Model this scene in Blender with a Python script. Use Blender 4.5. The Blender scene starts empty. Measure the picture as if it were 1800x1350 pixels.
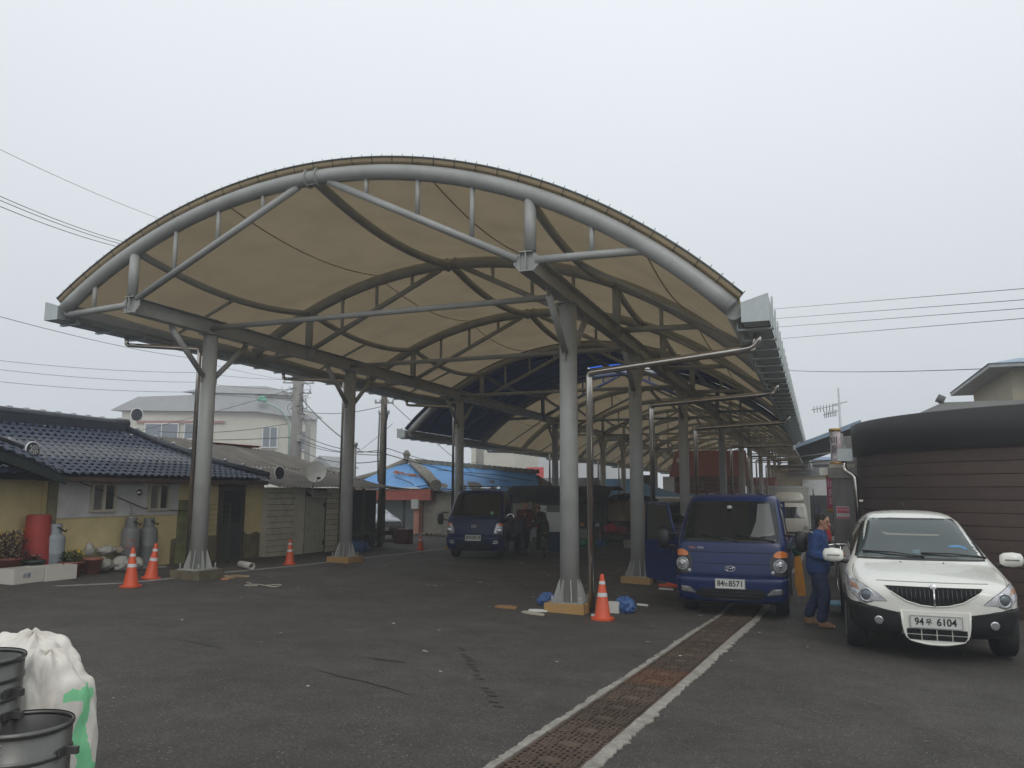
import bpy, bmesh, math, random
from mathutils import Vector, Matrix, noise
from mathutils.bvhtree import BVHTree
from mathutils.geometry import tessellate_polygon
random.seed(7)
R=math.radians
scene=bpy.context.scene
col=scene.collection
# ------------------------------------------------------------------ camera
cd=bpy.data.cameras.new('camera'); cam=bpy.data.objects.new('camera',cd); col.objects.link(cam)
scene.camera=cam
cd.sensor_fit='HORIZONTAL'; cd.sensor_width=36; cd.lens=1376.5/1800*36; cd.clip_start=.05; cd.clip_end=2000
yaw,pitch,roll=.3704,.1375,.0034
F=Vector((-math.sin(yaw)*math.cos(pitch),math.cos(yaw)*math.cos(pitch),math.sin(pitch)))
Rv=Vector((math.cos(yaw),math.sin(yaw),0)); U=Rv.cross(F)
c,s=math.cos(roll),math.sin(roll)
R2=Rv*c+U*s; U2=Rv*(-s)+U*c
cam.matrix_world=Matrix(((R2.x,U2.x,-F.x,0),(R2.y,U2.y,-F.y,0),(R2.z,U2.z,-F.z,1.75),(0,0,0,1)))
# ------------------------------------------------------------------ world: overcast sky
w=bpy.data.worlds.new('World'); scene.world=w; w.use_nodes=True
nt=w.node_tree; N=nt.nodes; L=nt.links
bg=N['Background']
sky=N.new('ShaderNodeTexSky'); sky.sky_type='NISHITA'; sky.sun_disc=False
sky.sun_elevation=R(42); sky.sun_rotation=R(150); sky.dust_density=4
hs=N.new('ShaderNodeHueSaturation'); hs.inputs['Saturation'].default_value=.35; L.new(sky.outputs[0],hs.inputs['Color'])
tc=N.new('ShaderNodeTexCoord'); sx=N.new('ShaderNodeSeparateXYZ'); L.new(tc.outputs['Generated'],sx.inputs[0])
cr=N.new('ShaderNodeValToRGB'); L.new(sx.outputs['Z'],cr.inputs[0])
e=cr.color_ramp.elements; e[0].position=0.0; e[0].color=(.62,.665,.72,1); e[1].position=.55; e[1].color=(.90,.955,1.0,1)
e2=cr.color_ramp.elements.new(.22); e2.color=(.72,.765,.81,1)
nz=N.new('ShaderNodeTexNoise'); nz.inputs['Scale'].default_value=1.6; nz.inputs['Detail'].default_value=3
L.new(tc.outputs['Generated'],nz.inputs['Vector'])
mr=N.new('ShaderNodeMapRange'); L.new(nz.outputs[0],mr.inputs[0]); mr.inputs[3].default_value=.95; mr.inputs[4].default_value=1.05
vm=N.new('ShaderNodeVectorMath'); vm.operation='SCALE'; L.new(cr.outputs[0],vm.inputs[0]); L.new(mr.outputs[0],vm.inputs['Scale'])
vs=N.new('ShaderNodeVectorMath'); vs.operation='SCALE'; L.new(vm.outputs[0],vs.inputs[0]); vs.inputs['Scale'].default_value=9.9
mx=N.new('ShaderNodeMix'); mx.data_type='RGBA'; mx.inputs[0].default_value=.93
L.new(hs.outputs[0],mx.inputs[6]); L.new(vs.outputs[0],mx.inputs[7]); L.new(mx.outputs[2],bg.inputs[0])
bg.inputs[1].default_value=.095
sd=bpy.data.lights.new('sun','SUN'); sd.energy=.5; sd.angle=R(25); sd.color=(1,.96,.9)
sun=bpy.data.objects.new('sun',sd); col.objects.link(sun)
sun.rotation_euler=(R(90-42),0,R(180-150))
# ------------------------------------------------------------------ render
scene.render.engine='CYCLES'
scene.view_settings.view_transform='Standard'; scene.view_settings.look='None'
scene.view_settings.exposure=.1; scene.view_settings.gamma=1; scene.view_settings.use_curve_mapping=False
scene.cycles.max_bounces=8; scene.cycles.volume_bounces=1; scene.cycles.transparent_max_bounces=12

# ================================================================== helpers
def srgb(r,g,b):
    f=lambda v:(v/255)/12.92 if v/255<=.04045 else (((v/255)+.055)/1.055)**2.4
    return (f(r),f(g),f(b))
MC={}
def mat(name,colr,rough=.6,metal=0,amt=.12,scale=3.,bump=0.,bscale=40.,spec=.5,coat=0.,stain=None,samt=.0,sscale=1.2,stretch=None,trans=0.,rnd=0.):
    if name in MC: return MC[name]
    m=bpy.data.materials.new(name); m.use_nodes=True; n=m.node_tree.nodes; l=m.node_tree.links
    b=n['Principled BSDF']; b.inputs['Roughness'].default_value=rough; b.inputs['Metallic'].default_value=metal
    b.inputs['Specular IOR Level'].default_value=spec; b.inputs['Coat Weight'].default_value=coat
    b.inputs['Coat Roughness'].default_value=.08
    t=n.new('ShaderNodeTexCoord'); vec=t.outputs['Object']
    if stretch:
        mp=n.new('ShaderNodeMapping'); mp.inputs['Scale'].default_value=stretch; l.new(vec,mp.inputs[0]); vec=mp.outputs[0]
    ns=n.new('ShaderNodeTexNoise'); ns.inputs['Scale'].default_value=scale; ns.inputs['Detail'].default_value=6; ns.inputs['Roughness'].default_value=.65
    l.new(vec,ns.inputs['Vector'])
    r=n.new('ShaderNodeMapRange'); r.inputs[1].default_value=.3; r.inputs[2].default_value=.7; r.inputs[3].default_value=1-amt; r.inputs[4].default_value=1+amt
    l.new(ns.outputs[0],r.inputs[0])
    v=n.new('ShaderNodeVectorMath'); v.operation='SCALE'; v.inputs[0].default_value=colr; 
    if rnd:
        oi=n.new('ShaderNodeObjectInfo'); r0=n.new('ShaderNodeMapRange'); r0.inputs[3].default_value=1-rnd; r0.inputs[4].default_value=1+rnd; l.new(oi.outputs['Random'],r0.inputs[0])
        ml=n.new('ShaderNodeMath'); ml.operation='MULTIPLY'; l.new(r.outputs[0],ml.inputs[0]); l.new(r0.outputs[0],ml.inputs[1]); l.new(ml.outputs[0],v.inputs['Scale'])
    else: l.new(r.outputs[0],v.inputs['Scale'])
    out=v.outputs[0]
    if stain:
        n2=n.new('ShaderNodeTexNoise'); n2.inputs['Scale'].default_value=sscale; n2.inputs['Detail'].default_value=8; n2.inputs['Roughness'].default_value=.7
        l.new(vec,n2.inputs['Vector'])
        r2=n.new('ShaderNodeMapRange'); r2.inputs[1].default_value=.5; r2.inputs[2].default_value=.72; r2.inputs[3].default_value=0; r2.inputs[4].default_value=samt
        l.new(n2.outputs[0],r2.inputs[0])
        mm=n.new('ShaderNodeMix'); mm.data_type='RGBA'; l.new(r2.outputs[0],mm.inputs[0]); l.new(out,mm.inputs[6]); mm.inputs[7].default_value=(*stain,1)
        out=mm.outputs[2]
    l.new(out,b.inputs['Base Color'])
    rr=n.new('ShaderNodeMapRange'); rr.inputs[3].default_value=max(0,rough-.08); rr.inputs[4].default_value=min(1,rough+.08); l.new(ns.outputs[0],rr.inputs[0]); l.new(rr.outputs[0],b.inputs['Roughness'])
    if bump:
        nb=n.new('ShaderNodeTexNoise'); nb.inputs['Scale'].default_value=bscale; nb.inputs['Detail'].default_value=5; l.new(vec,nb.inputs['Vector'])
        bp=n.new('ShaderNodeBump'); bp.inputs['Strength'].default_value=bump; bp.inputs['Distance'].default_value=.02; l.new(nb.outputs[0],bp.inputs['Height']); l.new(bp.outputs[0],b.inputs['Normal'])
    if trans:
        b.inputs['Transmission Weight'].default_value=trans
    MC[name]=m; return m
class MB:
    def __init__(s): s.v=[]; s.f=[]; s.m=[]; s.sm=[]; s.mi=0
    def add(s,vs,fs,smooth=False):
        o=len(s.v); s.v+= [tuple(p) for p in vs]; s.f+=[tuple(i+o for i in f) for f in fs]; s.m+=[s.mi]*len(fs); s.sm+=[smooth]*len(fs); return s
    def box(s,c,d,rz=0,M=None):
        x,y,z=[k/2 for k in d]; P=[(-x,-y,-z),(x,-y,-z),(x,y,-z),(-x,y,-z),(-x,-y,z),(x,-y,z),(x,y,z),(-x,y,z)]
        if M is None: M=Matrix.Rotation(rz,3,'Z')
        C=Vector(c); P=[C+M@Vector(p) for p in P]
        return s.add(P,[(0,3,2,1),(4,5,6,7),(0,1,5,4),(1,2,6,5),(2,3,7,6),(3,0,4,7)])
    def bb(s,a,b): # box by min/max corners
        return s.box([(a[i]+b[i])/2 for i in range(3)],[abs(b[i]-a[i]) for i in range(3)])
    def tube(s,pts,r,n=8,caps=True,closed=False):
        pts=[Vector(p) for p in pts]; rs=r if isinstance(r,(list,tuple)) else [r]*len(pts)
        V=[];prev=None
        for i,p in enumerate(pts):
            if i==0: t=pts[1]-p
            elif i==len(pts)-1: t=p-pts[i-1]
            else: t=(pts[i+1]-p).normalized()+(p-pts[i-1]).normalized()
            t.normalize()
            if prev is None:
                a=Vector((0,0,1)) if abs(t.z)<.9 else Vector((1,0,0)); u=t.cross(a).normalized()
            else: u=(prev-t*prev.dot(t)).normalized()
            prev=u; w=t.cross(u)
            V+=[p+(u*math.cos(2*math.pi*k/n)+w*math.sin(2*math.pi*k/n))*rs[i] for k in range(n)]
        Fc=[(i*n+k,i*n+(k+1)%n,(i+1)*n+(k+1)%n,(i+1)*n+k) for i in range(len(pts)-1) for k in range(n)]
        s.add(V,Fc,True)
        if caps:
            o=len(s.v)-len(V); m=len(pts)-1
            s.f.append(tuple(o+k for k in reversed(range(n)))); s.f.append(tuple(o+m*n+k for k in range(n))); s.m+=[s.mi]*2; s.sm+=[False]*2
        return s
    def lathe(s,prof,n=20,c=(0,0,0),caps=True,sx=1,sy=1,smooth=True):
        V=[(c[0]+r*math.cos(2*math.pi*k/n)*sx,c[1]+r*math.sin(2*math.pi*k/n)*sy,c[2]+z) for r,z in prof for k in range(n)]
        Fc=[(i*n+k,i*n+(k+1)%n,(i+1)*n+(k+1)%n,(i+1)*n+k) for i in range(len(prof)-1) for k in range(n)]
        s.add(V,Fc,smooth)
        if caps:
            o=len(s.v)-len(V); m=len(prof)-1
            s.f.append(tuple(o+k for k in reversed(range(n)))); s.f.append(tuple(o+m*n+k for k in range(n))); s.m+=[s.mi]*2; s.sm+=[False]*2
        return s
    def quad(s,a,b,c,d,th=0):
        if not th: return s.add([a,b,c,d],[(0,1,2,3)])
        a,b,c,d=map(Vector,(a,b,c,d)); n=(b-a).cross(d-a).normalized()*th
        return s.add([a,b,c,d,a-n,b-n,c-n,d-n],[(0,1,2,3),(7,6,5,4),(0,4,5,1),(1,5,6,2),(2,6,7,3),(3,7,4,0)])
    def prism(s,poly,h,M=None): # poly in XY extruded +Z by h, M 4x4
        n=len(poly); P=[Vector((x,y,0)) for x,y in poly]+[Vector((x,y,h)) for x,y in poly]
        if M is not None: P=[M@p for p in P]
        return s.add(P,[tuple(reversed(range(n))),tuple(range(n,2*n))]+[(i,(i+1)%n,n+(i+1)%n,n+i) for i in range(n)])
    def grid(s,fn,nu,nv,smooth=True):
        V=[fn(i/nu,j/nv) for j in range(nv+1) for i in range(nu+1)]
        return s.add(V,[(j*(nu+1)+i,j*(nu+1)+i+1,(j+1)*(nu+1)+i+1,(j+1)*(nu+1)+i) for j in range(nv) for i in range(nu)],smooth)
    def mesh(s,name,mats):
        me=bpy.data.meshes.new(name); me.from_pydata(s.v,[],s.f)
        for m in (mats if isinstance(mats,(list,tuple)) else [mats]): me.materials.append(m)
        me.polygons.foreach_set('material_index',s.m); me.polygons.foreach_set('use_smooth',s.sm); me.update(); return me
def wmat(o):
    return o.matrix_basis.copy() if o.parent is None else wmat(o.parent)@o.matrix_parent_inverse@o.matrix_basis
def link(name,me,parent=None,world=False,kind=None):
    o=bpy.data.objects.new(name,me); col.objects.link(o)
    if parent is not None:
        o.parent=parent
        if world:
            o.matrix_parent_inverse=wmat(parent).inverted()
    if kind: o['kind']=kind
    return o
def put(name,mb,m,parent=None,world=False,kind=None): return link(name,mb.mesh(name,m),parent,world,kind)
def thing(name,label,cat,loc=(0,0,0),rz=0,group=None):
    o=bpy.data.objects.new(name,None); col.objects.link(o); o.empty_display_size=.2
    o.location=loc; o.rotation_euler=(0,0,rz); o['label']=label; o['category']=cat
    if group:o['group']=group
    return o
def tag(o,label,cat,group=None):
    o['label']=label;o['category']=cat
    if group:o['group']=group
    return o
def dup(o,parent=None,loc=None,rz=None,label=None,depth=0):
    c=o.copy(); col.objects.link(c)
    if parent is not None: c.parent=parent
    if depth==0:
        if loc is not None:c.location=loc
        if rz is not None:c.rotation_euler=(0,0,rz)
        if label:c['label']=label
    for ch in list(o.children): dup(ch,c,depth=depth+1)
    return c
bsc=bpy.data.scenes.new('workbench')
def bake(o,*mods):
    for t,kw in mods:
        m=o.modifiers.new(t,t)
        for k,v in kw.items(): setattr(m,k,v)
    par=o.parent; o.parent=None; bsc.collection.objects.link(o); vl=bsc.view_layers[0]; vl.update(); dg=vl.depsgraph; dg.update(); ev=o.evaluated_get(dg)
    me=bpy.data.meshes.new_from_object(ev); bsc.collection.objects.unlink(o); o.parent=par; o.modifiers.clear(); old=o.data; o.data=me; me.name=old.name
    return o
def text_mesh(body,size,m,depth=.002,align='CENTER',bold=0):
    cu=bpy.data.curves.new('lettering','FONT'); cu.body=body; cu.size=size; cu.extrude=depth; cu.align_x=align; cu.offset=bold*size; cu.align_y='CENTER'
    o=bpy.data.objects.new('lettering',cu); bsc.collection.objects.link(o); vl=bsc.view_layers[0]; vl.update(); dg=vl.depsgraph; dg.update(); me=bpy.data.meshes.new_from_object(o.evaluated_get(dg))
    bpy.data.objects.remove(o); me.materials.clear(); me.materials.append(m); return me
def text(body,size,m,loc,rot,parent,name='lettering',world=False,sx=1,bold=0):
    o=link(name,text_mesh(body,size,m,bold=bold),parent,world); o.location=loc; o.rotation_euler=rot; o.scale=(sx,1,1); return o
def ground(x,y):
    x=max(-22,min(5,x)); y=max(-12,min(95,y))
    return .0102-.0247*x-.018*y
# ------------------------------------------------------------------ materials
steel=mat('steel_paint',(.37,.375,.355),.42,0,.10,2.5,stain=(.16,.15,.13),samt=.25,sscale=1.4)
galv=mat('galvanised_steel',(.50,.54,.53),.45,.3,.10,4)
stainless=mat('stainless_pipe',(.62,.58,.53),.16,1,.05,3)
black=mat('black_plastic',(.012,.012,.012),.45,0,.15)
rubber=mat('rubber',(.018,.017,.016),.8,0,.25,8)
white=mat('white_paint',(.75,.75,.72),.5,0,.06)
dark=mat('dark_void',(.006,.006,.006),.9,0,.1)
chrome=mat('chrome',(.7,.7,.7),.12,1,.03)
glassdk=mat('vehicle_glass',(.012,.015,.014),.06,0,.3,1.2,spec=.6)
lens_c=mat('clear_lens',(.42,.43,.44),.12,.5,.45,22)
lens_o=mat('orange_lens',(.62,.17,.03),.18,0,.15,8,coat=.5)
plate_w=mat('plate_white',(.62,.62,.58),.45,0,.04)
concrete=mat('concrete',(.33,.32,.29),.85,0,.25,6,bump=.5,bscale=30,stain=(.12,.11,.09),samt=.7,sscale=3)
wood=mat('timber',(.30,.21,.11),.7,0,.25,5,stretch=(1,1,6),bump=.2)
skin=mat('skin',(.36,.19,.12),.55,0,.08)
hairm=mat('hair',(.012,.010,.009),.7,0,.3,40,bump=.6,bscale=120)

# ================================================================== SETTING
# asphalt
m=bpy.data.materials.new('asphalt'); m.use_nodes=True; n=m.node_tree.nodes; l=m.node_tree.links; b=n['Principled BSDF']
t=n.new('ShaderNodeTexCoord')
def tex(scale,det=6,rough=.6,typ='ShaderNodeTexNoise'):
    q=n.new(typ); q.inputs['Scale'].default_value=scale
    if typ=='ShaderNodeTexNoise': q.inputs['Detail'].default_value=det; q.inputs['Roughness'].default_value=rough
    l.new(t.outputs['Object'],q.inputs['Vector']); return q.outputs[0]
def rng(src,a,b_,c_,d_):
    q=n.new('ShaderNodeMapRange'); l.new(src,q.inputs[0]); q.inputs[1].default_value=a;q.inputs[2].default_value=b_;q.inputs[3].default_value=c_;q.inputs[4].default_value=d_; return q.outputs[0]
def mul(a,b_):
    q=n.new('ShaderNodeMath'); q.operation='MULTIPLY'; l.new(a,q.inputs[0]); l.new(b_,q.inputs[1]); return q.outputs[0]
big=rng(tex(.35,8,.7),.3,.7,.72,1.22); mid=rng(tex(2.2,9,.8),.35,.65,.74,1.2); fine=rng(tex(60,4,.8),.40,.60,.62,1.38); pit=rng(tex(18,3,.8),.28,.40,.45,1.0)
k=mul(mul(mul(big,mid),fine),pit)
oil=rng(tex(.55,3,.5),.62,.74,1.0,.62)
k=mul(k,oil)
vv=n.new('ShaderNodeVectorMath'); vv.operation='SCALE'; vv.inputs[0].default_value=(.070,.062,.054); l.new(k,vv.inputs['Scale'])
spk=rng(tex(45,2,.5),.66,.70,0,1); dst=rng(tex(.9,6,.75),.56,.75,0,.4)
m1=n.new('ShaderNodeMix'); m1.data_type='RGBA'; l.new(dst,m1.inputs[0]); l.new(vv.outputs[0],m1.inputs[6]); m1.inputs[7].default_value=(.115,.098,.082,1)
m2=n.new('ShaderNodeMix'); m2.data_type='RGBA'; l.new(spk,m2.inputs[0]); l.new(m1.outputs[2],m2.inputs[6]); m2.inputs[7].default_value=(.19,.18,.165,1)
l.new(m2.outputs[2],b.inputs['Base Color']); b.inputs['Specular IOR Level'].default_value=.35
l.new(rng(tex(.8,5),.3,.7,.62,.9),b.inputs['Roughness'])
bp=n.new('ShaderNodeBump'); bp.inputs['Strength'].default_value=.7; bp.inputs['Distance'].default_value=.012; l.new(tex(110,3),bp.inputs['Height']); l.new(bp.outputs[0],b.inputs['Normal'])
asphalt=m
xs=[-400,-150,-60,-30]+[-22+i*.75 for i in range(37)]+[8,15,40,150,400]
ys=[-150,-40,-12]+[-10+i*1.0 for i in range(60)]+[55,60,70,80,95,150,400,900]
g=MB(); xs=sorted(set(xs)); ys=sorted(set(ys))
def gz(x,y):
    z=ground(x,y)
    return z+ (noise.noise(Vector((x*.35,y*.35,0)))*.018 if -22<x<5 and y<60 else 0)*min(1,max(0,(y-2)/4))
V=[(x,y,ground(x,y)) for y in ys for x in xs]; nx=len(xs)
# gap for the drain trench is cut by dropping the trench box above a lowered strip, see below
DX=[(0,-2.10),(5,-1.80),(13.2,-1.30),(27,-.98),(60,-.86),(95,-.8)]
def dcx(y):
    for (a,xa),(b_,xb) in zip(DX,DX[1:]):
        if y<=b_: return xa+(xb-xa)*(y-a)/(b_-a)
    return DX[-1][1]
# ground sheet with a real slot for the trench: columns follow the drain edges
HWD=.27
ys2=sorted(set([y for y in ys if y<=95]+[2,4,6.5,13.2]))
def cols(y):
    cxx=dcx(max(0,y)); le=[x for x in xs if x<-2.9]; ri=[x for x in xs if x>-.2]
    return le+[cxx-HWD],[cxx+HWD]+ri
for side in (0,1):
    VV=[];nn=None
    for y in ys2:
        cs=cols(y)[side]; nn=len(cs); VV+=[(x,y,gz(x,y)) for x in cs]
    g.add(VV,[(j*nn+i,j*nn+i+1,(j+1)*nn+i+1,(j+1)*nn+i) for j in range(len(ys2)-1) for i in range(nn-1)],True)
fx=xs; g.add([(x,y,gz(x,95)) for y in (95,900) for x in fx],[(i,i+1,len(fx)+i+1,len(fx)+i) for i in range(len(fx)-1)],True)
gd=put('ground',g,asphalt,kind='structure')
# trench (floor and sides)
tr=MB(); yy=[-12]+[i for i in range(0,96,3)]
def strip(mb,xa,xb,za,zb,ya=None):
    P=[]
    for y in yy: P+=[(dcx(max(0,y))+xa,y,ground(dcx(max(0,y)),y)+za),(dcx(max(0,y))+xb,y,ground(dcx(max(0,y)),y)+zb)]
    mb.add(P,[(2*i,2*i+1,2*i+3,2*i+2) for i in range(len(yy)-1)])
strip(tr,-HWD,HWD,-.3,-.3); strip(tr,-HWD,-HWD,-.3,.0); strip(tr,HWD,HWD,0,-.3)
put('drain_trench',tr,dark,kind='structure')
# concrete edges of the drain, ragged outer side
kerbm=mat('drain_kerb_concrete',(.30,.28,.24),.9,0,.3,9,bump=.8,bscale=45,stain=(.14,.12,.10),samt=.8,sscale=5)
for sgn,nm in ((-1,'drain_kerb'),(1,'drain_kerb')):
    kb=MB(); P=[]; rr=random.Random(3+sgn); y=1.0; ysn=[]
    while y<60: ysn.append(y); y+= .03 if y<15 else .5
    a_=.1
    for i,y in enumerate(ysn):
        cxx=dcx(y); z=gz(cxx,y)
        wv=.080+.035*noise.noise(Vector((y*1.3,sgn*4,0)))+.040*noise.noise(Vector((y*6,sgn*9,0)))+(.035*noise.noise(Vector((y*19,sgn,2))))
        zz_=z+.010+.004*noise.noise(Vector((y*5,sgn,5)))
        P+=[(cxx+sgn*(HWD-.012),y,z-.05),(cxx+sgn*(HWD-.012),y,zz_),(cxx+sgn*(HWD+wv*.6),y,zz_+.004*noise.noise(Vector((y*15,sgn*3,8)))),(cxx+sgn*(HWD+max(.03,wv)),y,z+.001),(cxx+sgn*(HWD+max(.03,wv)+.01),y,z-.03)]
    Q=[(5*i+k,5*i+k+1,5*i+k+6,5*i+k+5) if sgn<0 else (5*i+k+1,5*i+k,5*i+k+5,5*i+k+6) for i in range(len(ysn)-1) for k in range(4)]
    kb.add(P,Q); put(nm,kb,kerbm,kind='structure')
# cast iron gratings
iron=mat('rusty_cast_iron',(.085,.058,.040),.8,.1,.35,7,bump=.5,bscale=60,stain=(.15,.07,.03),samt=.55,sscale=.8,rnd=.25)
iron2=mat('fresh_rust_iron',(.125,.062,.034),.8,.1,.4,7,bump=.5,bscale=60,stain=(.03,.022,.018),samt=.7,sscale=3)
gr=MB(); W_=.505; LN=.385
gr.bb((-W_/2,0,-.03),(-W_/2+.02,LN,0)); gr.bb((W_/2-.02,0,-.03),(W_/2,LN,0)); gr.bb((-W_/2,0,-.03),(W_/2,.014,0)); gr.bb((-W_/2,LN-.014,-.03),(W_/2,LN,0))
nb=11; pit=(W_-.04)/nb
for i in range(1,nb): gr.bb((-W_/2+.02+i*pit-.006,.01,-.03),(-W_/2+.02+i*pit+.006,LN-.01,-.001))
for i in range(nb):
    xa=-W_/2+.02+i*pit; off=(i%2)*.03
    for j in range(7):
        yb=.014+off+j*.06
        if yb+.02<LN: gr.bb((xa,yb,-.03),(xa+pit,yb+.016,-.002))
for sx_ in (-.155,.155):
    gr.bb((sx_-.055,.11,-.02),(sx_+.055,.275,.001)); 
    for k in (-.035,0,.035): gr.bb((sx_+k-.005,.125,.001),(sx_+k+.005,.26,.005))
gr.lathe([(.085,-.02),(.085,.002),(.07,.006),(.01,.006)],18,(0,LN/2,0),sy=.62)
gme=gr.mesh('grating',iron); gme2=gr.mesh('grating',iron2)
dr=thing('drain_grating_row','long row of rusty cast iron drain gratings crossing the asphalt','drain',(dcx(5),5,ground(dcx(5),5)))
y=1.2; k=0
while y<58:
    cxx=dcx(y); o=link('grating',gme2 if 7.62<y<8.3 else gme,dr,True); o.location=(cxx,y,gz(cxx,y)-.002); o.rotation_euler=(random.uniform(-.004,.004),random.uniform(-.006,.006),-math.atan2(dcx(y+1)-cxx,1)); y+=LN+.006; k+=1
# pale strips on the left of the canopy
st=MB()
pts=[(-12.25,10.0,.10),(-11.75,11.0,.07),(-11.62,12.2,.07),(-11.66,13.4,.08),(-11.62,16.8,.07),(-11.68,20,.08),(-11.75,23.3,.08),(-11.8,30,.08),(-11.8,60,.08)]
P=[]
for (xa,ya,wa),(xb,yb,wb) in zip(pts,pts[1:]):
    nseg=max(1,int((yb-ya)/.2))
    for i in range(nseg):
        f=i/nseg; x=xa+(xb-xa)*f; y=ya+(yb-ya)*f; w_=wa+.02*noise.noise(Vector((y*3,0,0))); P+=[(x-w_,y,gz(x-w_,y)+.007),(x+w_,y,gz(x+w_,y)+.007)]
st.add(P,[(2*i,2*i+1,2*i+3,2*i+2) for i in range(len(P)//2-1)])
put('concrete_strip',st,mat('pale_concrete_strip',(.30,.29,.26),.9,0,.35,8,stain=(.08,.075,.07),samt=.6,sscale=4),kind='structure')
st=MB(); P=[]
for y in range(26,60,2): P+=[(-.80,y,gz(-.8,y)+.02),(-.66,y,gz(-.66,y)+.02)]
# dark scuffs, cracks and a drip trail on the asphalt
scm=mat('oil_scuff',(.030,.028,.026),.75,0,.3,9)
for i,(x,y,L_,a_,w_) in enumerate([(-4.35,7.55,.50,-.05,.035),(-4.05,6.6,1.5,-.30,.020),(-6.6,7.3,.9,-.2,.018)]):
    q=MB(); P=[]; nn_=24
    for k_ in range(nn_+1):
        f=k_/nn_; w2=w_*math.sin(math.pi*min(.98,max(.02,f)))*(1+.6*noise.noise(Vector((f*9,i,0)))); px_=x+L_*(f-.5)*math.cos(a_); py_=y+L_*(f-.5)*math.sin(a_)+.05*noise.noise(Vector((f*5,i*3,1)))
        P+=[(px_,py_-w2,gz(px_,py_)+.005),(px_,py_+w2,gz(px_,py_)+.005)]
    q.add(P,[(2*k_,2*k_+2,2*k_+3,2*k_+1) for k_ in range(nn_)]); put('asphalt_scuff',q,scm,kind='structure')
dt=MB(); rr=random.Random(8)
for k_ in range(16):
    f=k_/15; x=-3.95+1.35*f; y=8.55-2.15*f+.03*math.sin(k_*2.1); r_=.022+.012*rr.random(); z=gz(x,y)+.005
    if rr.random()<.2: continue
    dt.add([(x+r_*1.9*math.cos(t_),y+r_*math.sin(t_),z) for t_ in [j*.785 for j in range(8)]],[tuple(range(8))])
put('drip_trail',dt,scm,kind='structure')
# litter
lt=MB(); rr=random.Random(5)
for i in range(95):
    if i<50: x,y=rr.uniform(-9,2.5),rr.uniform(4.5,16)
    else: x,y=rr.uniform(-11,-2),rr.uniform(12,28)
    s_=rr.uniform(.008,.022)*(1+(y>14)*.8); a=rr.uniform(0,3.1); z=gz(x,y)+.006
    lt.add([(x+s_*math.cos(a+t_)*(1+rr.random()),y+s_*math.sin(a+t_),z+rr.random()*.01) for t_ in (0,1.6,3.1,4.7)],[(0,1,2,3)])
put('litter_scraps',lt,mat('paper_scrap',(.5,.49,.45),.8,0,.2,5),kind='stuff')

# ================================================================== CANOPY
C=-7.53; RA=9.3; ZC=-2.42; XL,XR=-11.33,-3.78; ZB=4.9
TL1=math.asin((-12.96-C)/RA); TL2=-math.asin(6.75/RA); TR=math.asin(6.59/RA)
SP=5.27; Y0=10.32
A1=[Y0+k*SP for k in range(4)]; YB=A1[-1]; A2=[33.0+k*SP for k in range(12)]; YE=A2[-1]
def ap(th,r=RA): return (C+r*math.sin(th), ZC+r*math.cos(th))
membm=bpy.data.materials.new('cream_membrane'); membm.use_nodes=True; n=membm.node_tree.nodes; l=membm.node_tree.links
b=n['Principled BSDF']; 
t=n.new('ShaderNodeTexCoord'); q=n.new('ShaderNodeTexNoise'); q.inputs['Scale'].default_value=1.1; q.inputs['Detail'].default_value=7; l.new(t.outputs['Object'],q.inputs['Vector'])
mrr=n.new('ShaderNodeMapRange'); mrr.inputs[1].default_value=.3; mrr.inputs[2].default_value=.7; mrr.inputs[3].default_value=.88; mrr.inputs[4].default_value=1.08; l.new(q.outputs[0],mrr.inputs[0])
v1=n.new('ShaderNodeVectorMath'); v1.operation='SCALE'; v1.inputs[0].default_value=(.50,.42,.30); l.new(mrr.outputs[0],v1.inputs['Scale'])
v2=n.new('ShaderNodeVectorMath'); v2.operation='SCALE'; v2.inputs[0].default_value=(.68,.54,.34); l.new(mrr.outputs[0],v2.inputs['Scale'])
b.inputs['Roughness'].default_value=.6; l.new(v1.outputs[0],b.inputs['Base Color'])
tr_=n.new('ShaderNodeBsdfTranslucent'); l.new(v2.outputs[0],tr_.inputs[0]); ms=n.new('ShaderNodeMixShader'); ms.inputs[0].default_value=.19
l.new(b.outputs[0],ms.inputs[1]); l.new(tr_.outputs[0],ms.inputs[2]); l.new(ms.outputs[0],n['Material Output'].inputs[0])
navy=mat('navy_membrane',(.015,.027,.055),.55,0,.2,2)
_n=navy.node_tree; _t=_n.nodes.new('ShaderNodeBsdfTranslucent'); _t.inputs[0].default_value=(.06,.15,.45,1); _m=_n.nodes.new('ShaderNodeMixShader'); _m.inputs[0].default_value=.022; _n.links.new(_n.nodes['Principled BSDF'].outputs[0],_m.inputs[1]); _n.links.new(_t.outputs[0],_m.inputs[2]); _n.links.new(_m.outputs[0],_n.nodes['Material Output'].inputs[0])
seamm=mat('membrane_seam',(.36,.29,.19),.7,0,.1)
can=thing('market_canopy','large grey steel market canopy with arched cream membrane roof over the car park','canopy',(C,40,-.5))
def bay(ya,yb,tl,tr,m,sag=.27,nm='membrane_panel',off=.15):
    nu=44;nv=10
    def fn(u,v):
        th=tl+(tr-tl)*u; x,z=ap(th,RA+off); return (x,ya+(yb-ya)*v,z-sag*4*v*(1-v))
    put(nm,MB().grid(fn,nu,nv),m,can,True)
    sm=MB()
    for th in (-.62,-.21,.21,.60):
        if tl<th<tr:
            P=[]
            for j in range(13):
                v=j/12; x,z=ap(th,RA+off-.012); P.append((x,ya+(yb-ya)*v,z-sag*4*v*(1-v)))
            sm.tube(P,.012,5,False)
    put('membrane_seam',sm,seamm,can,True)
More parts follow.
